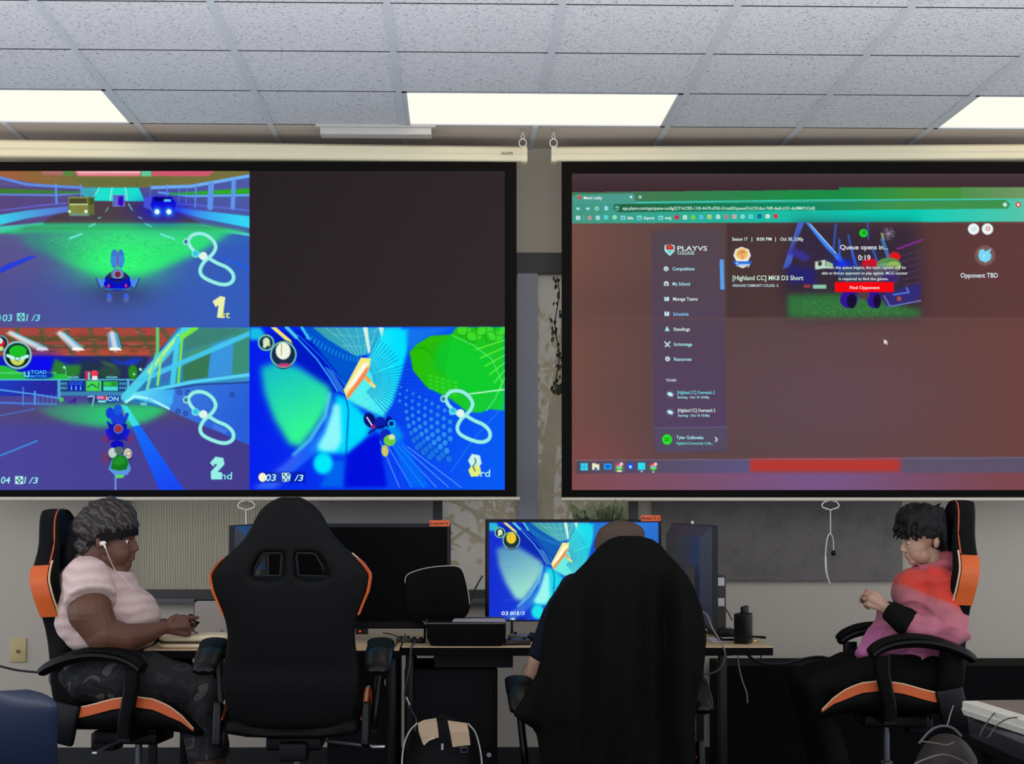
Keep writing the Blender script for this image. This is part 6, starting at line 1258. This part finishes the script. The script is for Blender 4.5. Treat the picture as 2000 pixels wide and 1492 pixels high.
# ---------------- jacket thrown over that chair
rows = [(1047, 1208, 1250), (1052, 1192, 1272), (1064, 1175, 1290), (1080, 1160, 1303), (1100, 1143, 1322), (1125, 1119, 1344), (1150, 1096, 1357), (1180, 1075, 1369), (1215, 1065, 1378), (1250, 1060, 1382), (1290, 1057, 1379), (1318, 1050, 1375), (1345, 1036, 1369), (1372, 1020, 1365), (1398, 1002, 1362), (1410, 1016, 1361), (1424, 1040, 1361), (1440, 1050, 1362), (1480, 1056, 1362), (1530, 1062, 1360), (1575, 1075, 1350)]
YJ = 5.74; bm = bm_new(); n = 120; secs = []
def jrow(py):
    for (a, x0, x1), (b_, y0, y1) in zip(rows[:-1], rows[1:]):
        if a <= py <= b_: f = (py-a)/(b_-a); return x0+(y0-x0)*f, x1+(y1-x1)*f
    return rows[-1][1:]
py = 1047.0
while py < 1575:
    xl, xr = jrow(py); top = min(1.0, (py-1044)/70.0); sec = []
    for k in range(n):
        a = 2*PI*k/n; c, sn = math.cos(a), math.sin(a); cx = (xl+xr)/2; hw_ = (xr-xl)/2
        x = cx+hw_*(abs(c)**.85)*(1 if c > 0 else -1)
        near = sn < 0; dep = (.075 if near else (.15 if py < 1380 else .09))*top**.6+.015; y = YJ+(py-1047)/500*.07+dep*abs(sn)**.7*(-1 if near else 1)
        u = (x-1200)+(py-1047)*-.05; g = min(1, max(0, (py-1070)/120.0))
        fl = .020*math.sin(u*.055+1.2*math.sin(py*.006))+.012*math.sin(u*.13+py*.008+2)+.018*math.exp(-((u-62+ (py-1100)*.02)/10.0)**2)-.035*math.exp(-((u-92)/16.0)**2)+.020*math.exp(-((u-118)/10.0)**2)
        if near: y -= fl*g*abs(sn)**.5
        y += .006*noise.noise(Vector((x*.03, py*.02, 3)))
        p = W(x, py, YJ); q = Vector((p.x, y, p.z)); sec.append(q)
    secs.append(sec); py += 6
loft(bm, secs)
tag(obj('draped_jacket', bm, mat('black_fleece', (17, 17, 15), .95, spec=.04, bump=.3, bscale=260)), 'large black jacket draped over the gaming chair in front of the lit television', 'jacket')
# ------------------------------------------------------------------ things on the desks
M_PALE = mat('pale_shell', (232, 214, 176), .55, bump=.05); M_WHITE = mat('white_shell', (206, 198, 190), .5)
def zc(py, Y): return W(1000, py, Y).z
# pale carrying case
c = W(383, 1255, 6.41); t = thing('carrying_case', 'cream zipped carrying case lying on the desk in front of the woman', 'case', (c.x, 6.41, DZ))
hw_, hd_ = 66*S(6.5), .085
def caseshell(z0, z1, ins, parent, name, m):
    bm = bm_new(); secs = []
    for f, k in ((0, 1-ins), (.25, 1.0), (.75, 1.0), (1, 1-ins*1.3)):
        secs.append([Vector((c.x+x*k, 6.41+y*k, z0+(z1-z0)*f)) for x, y in rrect(-hw_, hw_, -hd_, hd_, .035, 6)])
    loft(bm, secs); return obj(name, bm, m, parent, True, angle=70)
caseshell(DZ+.001, DZ+.018, .06, t, 'bottom_shell', M_PALE); tp = caseshell(DZ+.025, DZ+.050, .10, t, 'lid', M_PALE)
bm = bm_new(); loft(bm, [[Vector((c.x+x, 6.41+y, z)) for x, y in rrect(-hw_*.985, hw_*.985, -hd_*.98, hd_*.98, .034, 6)] for z in (DZ+.018, DZ+.025)]); obj('zip', bm, mat('zip_brown', (84, 70, 54), .7), t)
bm = bm_new(); q = Vector((c.x-.03, 6.50, DZ+.0505)); tube(bm, curve([q+Vector((-.016, -.01, 0)), q+Vector((-.008, -.004, .001)), q+Vector((.004, -.008, 0)), q+Vector((.02, .0, 0))], 4), .0018, 6, flat=.5); obj('badge', bm, mat('badge_brown', (120, 84, 66), .5), tp)
# pale upright box behind it
a, b = W(380, 1175, 6.98), W(446, 1236, 6.98); bm = bm_new(); prism(bm, rrect(a.x, b.x, DZ, a.z, .010), lambda p, q_, tt: Vector((p, tt, q_)), 6.98, 7.03); tag(obj('upright_box', bm, M_WHITE), 'plain pale grey upright box with rounded corners at the back of the left desk', 'box')
bm = bm_new(); a, b = W(380, 1170, 7.08), W(446, 1185, 7.08); boxr(bm, a.x, b.x, 7.06, 7.10, DZ, a.z, .003); tag(obj('dark_box', bm, M_PLASTIC), 'dark box edge showing just above the pale upright box', 'box')
rs2 = random.Random(3); bm = bm_new(); q = W(430, 1232, 6.70)
for k in range(2):
    secs = []
    for j in range(7):
        rr_ = .034*(1-(j/6)**2*.75); secs.append([Vector((q.x+rr_*math.cos(a)*(1+rs2.uniform(-.35, .35)), 6.70+rr_*math.sin(a)*(1+rs2.uniform(-.3, .3)), DZ+.002+j*.0065*(1+rs2.uniform(-.1, .2)))) for a in [2*PI*i/11 for i in range(11)]])
    if k == 0: loft(bm, secs)
mb = mat('clear_wrap', (196, 186, 200), .2, alpha=.55); tag(obj('plastic_wrap', bm, mb, None, False), 'crumpled clear plastic wrapper on the desk beside the cream case', 'wrapper')
# open black case: base on the desk and raised lid
t = thing('open_case', 'large open black padded case with its lid up, lying on the desk between the televisions', 'case', (W(908, 1255, 6.5).x, 6.55, DZ)); M_CASE = mat('case_fabric', (11, 11, 11), .85, spec=.1, bump=.2, bscale=200)
a, b, e = W(832, 1215, 6.44), W(988, 1256, 6.44), W(845, 1258, 6.44)
bm = bm_new(); loft(bm, [[Vector((x, y, DZ+.001)) for x, y in rrect(a.x+.02, b.x-.012, 6.42, 6.72, .03)], [Vector((x, y, DZ+.03)) for x, y in rrect(a.x+.004, b.x, 6.41, 6.73, .035)], [Vector((x, y, a.z-.004)) for x, y in rrect(a.x, b.x, 6.41, 6.735, .035)]]); ba = obj('base', bm, M_CASE, t, True, angle=60)
bm = bm_new(); rr_ = rrect(a.x, b.x, 6.41, 6.735, .035); tube(bm, [Vector((x, y, a.z-.003)) for x, y in rr_+rr_[:1]], .0028, 8); obj('rim', bm, M_STEEL if False else mat('rim_grey', (86, 84, 88), .4), ba)
lid = [(806, 1118), (840, 1108), (885, 1105), (902, 1112), (910, 1135), (915, 1160), (918, 1185), (908, 1205), (880, 1213), (828, 1214), (806, 1212), (794, 1190), (790, 1150), (791, 1130)]
lp = [(p.x, p.y) for p in curve([(x, y, 0) for x, y in lid+lid[:1]], 4)][:-1]
bm = bm_new(); cx, cy = 855, 1165
secs = []
for f, dy in ((.94, 0), (1.0, .012), (1.0, .05), (.93, .068)): secs.append([(lambda p: Vector((p.x, p.y, p.z)))(W(cx+(x-cx)*f, cy+(y-cy)*f, 6.62+dy)) for x, y in lp])
loft(bm, secs); ld = obj('lid', bm, M_CASE, t, True, angle=60)
bm = bm_new(); pp = [(838, 1226), (826, 1212), (812, 1190), (799, 1165), (792, 1140), (793, 1126), (806, 1117), (840, 1108), (885, 1105), (902, 1112), (910, 1135), (915, 1160), (917, 1180)]; tube(bm, curve([W(x, y, 6.628) for x, y in pp], 4), .0022, 6); obj('lid_piping', bm, mat('piping_grey', (176, 172, 164), .5), ld)
z = a.z+.001
for k, w_ in enumerate(('lowest', 'middle', 'topmost')):
    bm = bm_new(); x0 = W(884+k*3, 1216, 6.5).x; box(bm, ((x0+b.x)/2-.002*k, 6.50+.012*k, z+.0015*k), (b.x-x0, .12, .0009), Matrix.Rotation(.05*k-.05, 3, 'Z'))
    tag(obj('paper_sheet', bm, mat('paper_lilac', (176, 164, 168), .6), None, False), w_+' of the three loose paper sheets lying on the open black case', 'paper', 'paper sheets on the open case')
# controllers and small dark gear right of the case
def pad(px, py, Y, w_, d_, h_, name, lab, m=None, rot=0.0, grp=None):
    p = W(px, py, Y); t = thing(name, lab, 'controller' if 'controller' in name else 'adapter', (p.x, Y, DZ), group=grp); R = Matrix.Rotation(rot, 3, 'Z'); bm = bm_new()
    box(bm, Vector((p.x, Y, DZ+h_/2+.001)), (w_, d_, h_), R, min(h_, d_)*.3); obj('shell', bm, m or M_PLASTIC, t)
    for sd in (-1, 1):
        bm = bm_new(); q = Vector((p.x, Y, DZ+h_))+R @ Vector((sd*w_*.28, 0, 0)); tube(bm, [q, q+Vector((0, 0, .006)), q+Vector((0, 0, .009))], [.006, .006, .010], 12); obj('thumbstick', bm, M_GLOSS, t)
    return t
pad(1010, 1250, 6.50, .105, .07, .020, 'game_controller', 'boxy dark game controller lying on the desk just right of the open black case', mat('dark_brown_shell', (38, 24, 24), .5), .06)
pad(1022, 1240, 6.72, .12, .07, .022, 'game_controller', 'grey game controller lying behind the boxy dark one on the desk', mat('grey_shell', (98, 98, 102), .35), -.25)
pad(1056, 1236, 6.66, .10, .06, .024, 'game_controller', 'black game controller on the desk partly hidden by the draped jacket', None, .3)
pad(790, 1247, 6.60, .058, .05, .016, 'usb_adapter', 'small dark adapter lying on the desk under the switched-off television', mat('olive_shell', (66, 64, 52), .5), .5, 'adapters on the desk'); pad(816, 1248, 6.56, .05, .04, .016, 'usb_adapter', 'small black adapter touching the left end of the open black case', None, -.2, 'adapters on the desk')
M_CAB3 = mat('grey_cable', (120, 118, 112), .45); M_CAB4 = mat('black_cable', (14, 14, 16), .45)
def cable(lab, pts, r, m, name='cable', n=6):
    bm = bm_new(); tube(bm, curve([W(x, y, Y) for x, y, Y in pts], n), r, 8); return tag(obj(name, bm, m), lab, 'cable')
cable('two-tone grey cable running from the desk edge down beside the black cabinet', [(812, 1252, 6.48), (804, 1262, 6.39), (802, 1272, 6.38), (800, 1300, 6.38), (793, 1335, 6.38), (791, 1364, 6.40), (797, 1378, 6.36), (808, 1395, 6.30), (813, 1408, 6.24), (810, 1428, 6.20)], .004, mat('slate_cable', (60, 66, 72), .4))
bm = bm_new(); a, b = W(793, 1361, 6.36), W(800, 1377, 6.36); tube(bm, [a, b], .0055, 10); tag(obj('cable_plug', bm, M_STEEL), 'bright metal plug on the cable hanging beside the black cabinet', 'plug')
cable('thin black cable looping off the desk edge left of the open black case', [(786, 1248, 6.55), (776, 1255, 6.42), (770, 1266, 6.38), (765, 1285, 6.39)], .003, M_CAB4); cable('thin black wire lying under the switched-off television', [(748, 1236, 6.8), (762, 1238, 6.74), (775, 1243, 6.66), (784, 1248, 6.6)], .0025, M_CAB4)
cable('dark aerial wire rising behind the open black case', [(905, 1212, 6.9), (914, 1185, 6.95), (928, 1150, 7.0), (942, 1125, 7.05)], .0035, M_CAB4); cable('thin grey wire from the lit television foot to the jacket', [(1048, 1214, 6.82), (1062, 1216, 6.78), (1066, 1226, 6.70), (1062, 1238, 6.66)], .0022, M_CAB3)
# right end of the desk
cable('thick pale cable looping from the side-on television over the right desk edge', [(1352, 1170, 6.62), (1362, 1190, 6.5), (1380, 1200, 6.42), (1392, 1228, 6.38), (1412, 1262, 6.36), (1416, 1282, 6.38), (1408, 1303, 6.42), (1392, 1314, 6.46), (1372, 1317, 6.5)], .0035, M_CAB3)
cable('black cable sagging from the desk to the legs of the boy', [(1455, 1274, 6.5), (1475, 1290, 6.55), (1500, 1297, 6.6), (1535, 1296, 6.65), (1570, 1287, 6.7), (1600, 1283, 6.75), (1625, 1287, 6.8)], .006, M_CAB4)
cable('thin grey cable end hanging straight down under the right desk', [(1441, 1274, 6.46), (1443, 1300, 6.46), (1450, 1330, 6.46), (1458, 1352, 6.46), (1460, 1373, 6.46)], .0025, M_CAB3); cable('short black cable dropping under the right desk end', [(1488, 1274, 6.7), (1486, 1286, 6.7), (1487, 1300, 6.7)], .003, M_CAB4)
a, b = W(1435, 1200, 6.50), W(1479, 1257, 6.50); zt = W(1440, 1196, 6.6).z; t = thing('console_dock', 'black console dock with a handheld console standing in it, near the right desk end', 'console', ((a.x+b.x)/2, 6.55, DZ))
R = Matrix.Rotation(math.radians(-24), 3, 'Z'); cc = Vector(((a.x+b.x)/2, 6.56, 0)); bm = bm_new(); box(bm, cc+Vector((0, .0, (DZ+zt)/2)), (.058, .085, zt-DZ), R, .005); dk = obj('dock', bm, M_GLOSS, t)
bm = bm_new(); box(bm, cc+Vector((0, 0, DZ+(zt-DZ)*.78))+R @ Vector((-.0295, 0, 0)), (.002, .04, .022), R); obj('dock_badge', bm, mat('pale_blue_plate', (110, 140, 180), .4), dk, False)
bm = bm_new(); box(bm, cc+Vector((0, 0, zt+.012))+R @ Vector((.006, 0, 0)), (.016, .080, .034), R, .004); obj('handheld_console', bm, M_GLOSS, t)
bm = bm_new(); ell(bm, W(1475, 1251, 6.505), (.004, .003, .003)); obj('dock_led', bm, emat('amber_led', (220, 190, 60), 1.0), dk)
a, b = W(1399, 1124, 6.98), W(1418, 1215, 6.98); t = thing('product_box', 'narrow printed product box standing behind the side-on television', 'box', ((a.x+b.x)/2, 7.0, DZ)); bm = bm_new(); boxr(bm, a.x-.03, b.x, 6.98, 7.05, DZ, a.z, .002); obj('carton', bm, mat('carton_brown', (58, 46, 44), .6), t, False)
bm = bm_new(); 
for y0, y1, cx in ((1128, 1144, 1409), (1168, 1184, 1408)): q, r_ = W(1402, y0, 6.978), W(1415, y1, 6.978); boxr(bm, q.x, r_.x, 6.977, 6.980, r_.z, q.z, .001)
obj('printed_patch', bm, mat('print_white', (200, 200, 204), .5), t, False)
bm = bm_new(); a, b = W(1400, 1209, 6.86), W(1436, 1219, 6.86); boxr(bm, a.x, b.x, 6.82, 6.96, DZ, DZ+.032, .004); tag(obj('set_top_box', bm, M_GLOSS), 'flat black set-top box between the product box and the console dock', 'set-top box')
bm = bm_new(); a, b = W(1385, 1230, 6.7), W(1445, 1230, 6.7); boxr(bm, a.x, b.x, 6.62, 6.80, DZ+.0005, DZ+.004); tag(obj('leaflet', bm, mat('paper_white', (206, 204, 210), .7), None, False), 'pale leaflet lying flat between the side-on television and the console dock', 'paper')
bm = bm_new(); tube(bm, [W(1470, 1245, 6.8)+Vector((0, 0, .004)), W(1494, 1246, 6.66)+Vector((0, 0, .002))], [.004, .006], 8); tag(obj('stylus', bm, M_PLASTIC), 'short dark pen lying at the right corner of the desk', 'pen')
cable('black lead drooping from the product box to the set-top box', [(1418, 1190, 7.0), (1424, 1200, 6.97), (1430, 1212, 6.95)], .0025, M_CAB4)
bm = bm_new(); a = W(1352, 1008, 6.95); box(bm, Vector((a.x, 6.95, W(1402, 1026, 6.5).z+.005)), (.010, .02, .014), None, .003); tag(obj('sensor_tab', bm, mat('white_plastic', (236, 228, 216), .35)), 'tiny white tab stuck on top of the side-on television at the right desk end', 'tab')
# houseplant behind the lit television
p0 = W(1180, 1100, 7.02); t = thing('houseplant', 'leafy houseplant in a pot behind the lit television', 'plant', (p0.x, 7.02, DZ)); bm = bm_new(); lathe(bm, [(.045, DZ), (.06, DZ+.10), (.064, DZ+.10), (.056, DZ+.09), (.001, DZ+.09)], (p0.x, 7.02, 0), 20); obj('pot', bm, mat('pot_dark', (52, 44, 40), .6), t)
bs, bl_ = bm_new(), bm_new()
for k in range(20):
    px = 1122+k*5.1; tip = W(px+rs.uniform(-4, 4), rs.uniform(984, 1012), 7.02+rs.uniform(-.06, .08)); st = Vector((p0.x, 7.02, DZ+.09)); mid = st*.4+tip*.6+Vector((0, 0, .05)); tube(bs, curve([st, mid, tip], 5), .002, 6)
    leaf(bl_, tip+Vector((0, 0, -.01)), rs.uniform(.026, .05), Vector((rs.uniform(-.8, .8), -1, rs.uniform(-.8, .8))), (tip-mid))
obj('stems', bs, mat('plant_stem', (60, 62, 38), .7), t); obj('leaves', bl_, mat('plant_leaf', (92, 100, 66), .5, var=.3), t, False)

# ------------------------------------------------------------------ wall plate and cables at the left
a, b = W(20, 1246, WALL-.005), W(51, 1293, WALL-.005); t = thing('wall_plate', 'beige wall plate with a single socket low on the wall behind the left chair', 'socket', ((a.x+b.x)/2, WALL-.005, b.z)); bm = bm_new(); boxr(bm, a.x, b.x, WALL-.009, WALL-.001, b.z, a.z, .003); obj('plate', bm, mat('almond_plastic', (196, 176, 122), .5), t)
bm = bm_new(); q = W(35, 1272, WALL-.012); lathe(bm, [(.001, -.008), (.008, -.008), (.009, .004)], q, 14, 'Y'); obj('socket', bm, mat('brass_dark', (120, 84, 50), .4), t)
cable('dark cable running from the left edge to behind the left gaming chair', [(-30, 1296, 7.3), (0, 1301, 7.3), (35, 1309, 7.3), (80, 1313, 7.3), (110, 1312, 7.3)], .005, M_CAB4)
cable('black wire hanging under the left desk towards the floor', [(382, 1400, 6.9), (384, 1425, 6.9), (392, 1445, 6.9), (400, 1458, 6.9), (410, 1500, 6.9)], .0032, M_CAB4)
# ------------------------------------------------------------------ backpacks
def backpack(px, top, half, Y, lab, m, strap, light):
    c = W(px, 1480, Y); t = thing('backpack', lab, 'backpack', (c.x, Y, 0)); hgt = W(px, top, Y).z; hw = half*S(Y); bm = bm_new(); secs = []
    for f, k, d in ((0, .86, .8), (.06, .97, .95), (.3, 1.02, 1.05), (.6, 1.0, 1.0), (.8, .86, .85), (.92, .62, .62), (.98, .36, .4), (1.0, .12, .14)):
        secs.append([Vector((c.x+hw*k*math.cos(a)*(abs(math.cos(a))**-.25 if abs(math.cos(a)) > .2 else 1), Y+.13*d*math.sin(a), .005+hgt*f)) for a in [2*PI*i/28+.01 for i in range(28)]])
    loft(bm, secs); o = obj('bag', bm, m, t, True, angle=70); mo = o.modifiers.new('s', 'SUBSURF'); mo.levels = 1; mo.render_levels = 1
    bm = bm_new(); secs = []
    for f, k, d in ((0.02, .75, 1.0), (.1, .80, 1.35), (.34, .78, 1.4), (.44, .66, 1.15), (.48, .5, .95)): secs.append([Vector((c.x+hw*k*math.cos(a), Y-.03-.10*d*(.4-.6*math.sin(a)), .005+hgt*f)) for a in [2*PI*i/24 for i in range(24)]])
    loft(bm, secs); obj('front_pocket', bm, m, t, True, angle=70)
    return t, c, hgt, hw, o
MB1 = mat('bag_black', (13, 13, 14), .7, spec=.15, bump=.15, bscale=160); t, c, hg, hw, o = backpack(866, 1402, 78, 6.0, 'black backpack with beige strap pads and pale piping, standing before the black cabinet', MB1, None, None)
for pts in ([(816, 1412), (828, 1406), (852, 1402), (854, 1412), (857, 1440), (840, 1444), (826, 1454), (818, 1430)], [(874, 1407), (912, 1412), (916, 1430), (919, 1455), (900, 1457), (884, 1459), (879, 1430)]):
    bm = bm_new(); loft(bm, [[W(x, y, 5.83) for x, y in pts], [W(x, y, 5.80+(0 if y > 1420 else .01)) for x, y in pts]]); obj('strap_pad', bm, mat('beige_webbing', (176, 152, 124), .8, bump=.2), t, False, label='beige strap pad')
for sd, pts in ((-1, [(815, 1412), (800, 1428), (789, 1455), (785, 1492), (786, 1530)]), (1, [(914, 1413), (928, 1430), (937, 1460), (941, 1492), (940, 1530)])):
    bm = bm_new(); tube(bm, curve([W(x, y, 5.86) for x, y in pts], 5), .003, 6); obj('piping', bm, mat('piping_pale', (190, 186, 178), .5), t)
bm = bm_new(); tube(bm, curve([W(x, y, 5.84) for x, y in [(852, 1408), (858, 1402), (864, 1399), (870, 1402), (876, 1408)]], 4), .006, 8); obj('handle', bm, MB1, t)
bm = bm_new(); q = W(864, 1452, 5.80); tube(bm, [q, q+Vector((0, 0, -.022))], .005, 8); tube(bm, curve([W(828, 1455, 5.80), W(838, 1446, 5.80), W(849, 1442, 5.80)], 4), .002, 6); obj('zip_pull', bm, M_STEEL, t)
bm = bm_new(); tube(bm, [W(x, y, 5.80) for x, y in ((899, 1460), (914, 1460), (913, 1469), (901, 1469), (899, 1460))], .0016, 6); obj('buckle', bm, mat('rim_grey', (86, 84, 88), .4), t)
MB2 = mat('bag_brown_black', (44, 38, 34), .6, spec=.3, bump=.3, bscale=30); t, c, hg, hw, o = backpack(1850, 1436, 72, 5.5, 'shiny brown-black backpack on the floor below the pale case', MB2, None, None)
bm = bm_new(); tube(bm, curve([W(x, y, 5.46) for x, y in [(1795, 1452), (1812, 1432), (1828, 1421), (1845, 1418), (1862, 1423), (1878, 1438)]], 5), .0045, 8); obj('handle', bm, mat('rim_grey', (86, 84, 88), .4), t)
bm = bm_new(); tube(bm, curve([W(x, y, 5.34) for x, y in [(1800, 1448), (1825, 1451), (1848, 1455), (1864, 1450)]], 5), .0028, 6); tube(bm, curve([W(x, y, 5.30) for x, y in [(1786, 1492), (1810, 1482), (1838, 1474), (1862, 1478), (1890, 1492)]], 5), .004, 6); obj('piping', bm, mat('piping_brown', (110, 98, 88), .4), t)
cable('thin grey cord running down to the brown-black backpack', [(1862, 1378, 5.6), (1857, 1392, 5.55), (1850, 1417, 5.48)], .0022, M_CAB3)
# ------------------------------------------------------------------ navy moulded chair at the left edge
Y = 4.6; c = W(-12, 1400, Y); t = thing('stacking_chair', 'dark blue moulded plastic chair back at the bottom left corner', 'chair', (c.x, Y, 0)); MN = mat('navy_plastic', (26, 34, 56), .32, spec=.4); bm = bm_new(); secs = []
zt = W(20, 1343, Y).z
for i in range(20):
    f = 1-(1-i/19)**1.6; z = .44+(zt-.44)*f; hwid = .188*(1-.12*(1-f))*(1.0 if f < .78 else math.sqrt(max(.02, 1-((f-.78)/.22)**3.2*.72))); y0 = Y+.05-.09*f
    sec = [Vector((c.x+hwid*k/8, y0-.045*(1-(k/8)**2)-.006, z)) for k in range(-8, 9)]+[Vector((c.x+hwid*k/8, y0-.045*(1-(k/8)**2)+.006, z)) for k in range(8, -9, -1)]
    secs.append(sec)
loft(bm, secs); obj('backrest', bm, MN, t, True, angle=70)
bm = bm_new(); secs = []
for i in range(10):
    f = i/9; y = Y+.03+.40*f; z = .44-.015*math.sin(PI*f)+(-.03*(f-.85)/.15 if f > .85 else 0); hwid = .20
    secs.append([Vector((c.x+hwid*k/6, y, z+.02*(k/6)**2)) for k in range(-6, 7)]+[Vector((c.x+hwid*k/6, y, z+.02*(k/6)**2-.012)) for k in range(6, -7, -1)])
loft(bm, secs); obj('seat', bm, MN, t, True, angle=60)
for sx in (-1, 1):
    for y0, y1 in ((Y+.08, Y-.02), (Y+.36, Y+.44)): bm = bm_new(); tube(bm, [Vector((c.x+sx*.16, y0, .43)), Vector((c.x+sx*.21, y1, .0))], .011, 10); obj('leg', bm, M_STEEL, t)
# ------------------------------------------------------------------ cart at the right edge with a pale case and a dark device
x0 = W(1877, 1372, 5.2).x; zt = W(1877, 1368, 5.2).z
t = thing('side_table', 'dark side table standing at the bottom right corner, mostly in shadow', 'table', (x0+.35, 4.8, 0)); bm = bm_new(); tz = zt-.115; boxr(bm, x0+.03, x0+.85, 4.35, 5.25, tz-.03, tz, .004); obj('table_top', bm, M_MATTE, t, False)
for sx in (x0+.07, x0+.80):
    for y in (4.40, 5.18): bm = bm_new(); boxr(bm, sx-.02, sx+.02, y-.02, y+.02, 0, tz-.03, .003); obj('leg', bm, M_MATTE, t, False)
bm = bm_new(); loft(bm, [[Vector((x, y, z)) for x, y in rrect(x0+.015+k, x0+.55, 4.40+k, 5.20-k, .03)] for z, k in ((tz+.001, .01), (tz+.02, 0), (tz+.055, 0), (tz+.066, .02))]); tag(obj('dark_device', bm, mat('dark_gloss_shell', (40, 42, 46), .3), None, True, angle=50), 'dark grey rounded device under the pale flat case at the bottom right', 'device')
t = thing('flat_case', 'pale grey flat case with a taupe top panel at the bottom right edge', 'case', (x0+.35, 4.78, zt-.045)); ML = mat('pale_grey_case', (206, 202, 186), .5)
R = Matrix.Rotation(math.radians(5), 3, 'Z'); pv = Vector((x0, 5.2, 0))
def cv(x, y, z): return pv+R @ Vector((x, y, 0))+Vector((0, 0, z))
bm = bm_new(); loft(bm, [[cv(k, -k, z), cv(.7, -k, z), cv(.7, -.84+k, z), cv(k, -.84+k, z)] for z, k in ((zt-.045, .006), (zt-.026, 0), (zt-.024, .003), (zt-.004, .003), (zt, .008))]); sh_ = obj('shell', bm, ML, t, True, angle=20)
bm = bm_new(); loft(bm, [[cv(.05, -.012, z), cv(.66, -.012, z), cv(.66, -.80, z), cv(.05, -.80, z)] for z in (zt-.002, zt+.0015)]); obj('top_panel', bm, mat('taupe_panel', (112, 98, 86), .6), sh_, False)
cable('thin black lead lying over the pale flat case and hanging off its edge', [(2020, 1396, 4.95), (1990, 1393, 5.0), (1965, 1386, 5.05), (1950, 1386, 5.0), (1936, 1400, 4.9), (1921, 1421, 4.7), (1914, 1436, 4.6), (1922, 1443, 4.55), (1932, 1437, 4.55), (1945, 1418, 4.7), (1965, 1405, 4.75), (1985, 1401, 4.8), (2020, 1402, 4.85)], .0022, M_CAB4, n=8)
bpy.data.scenes.remove(TMP)
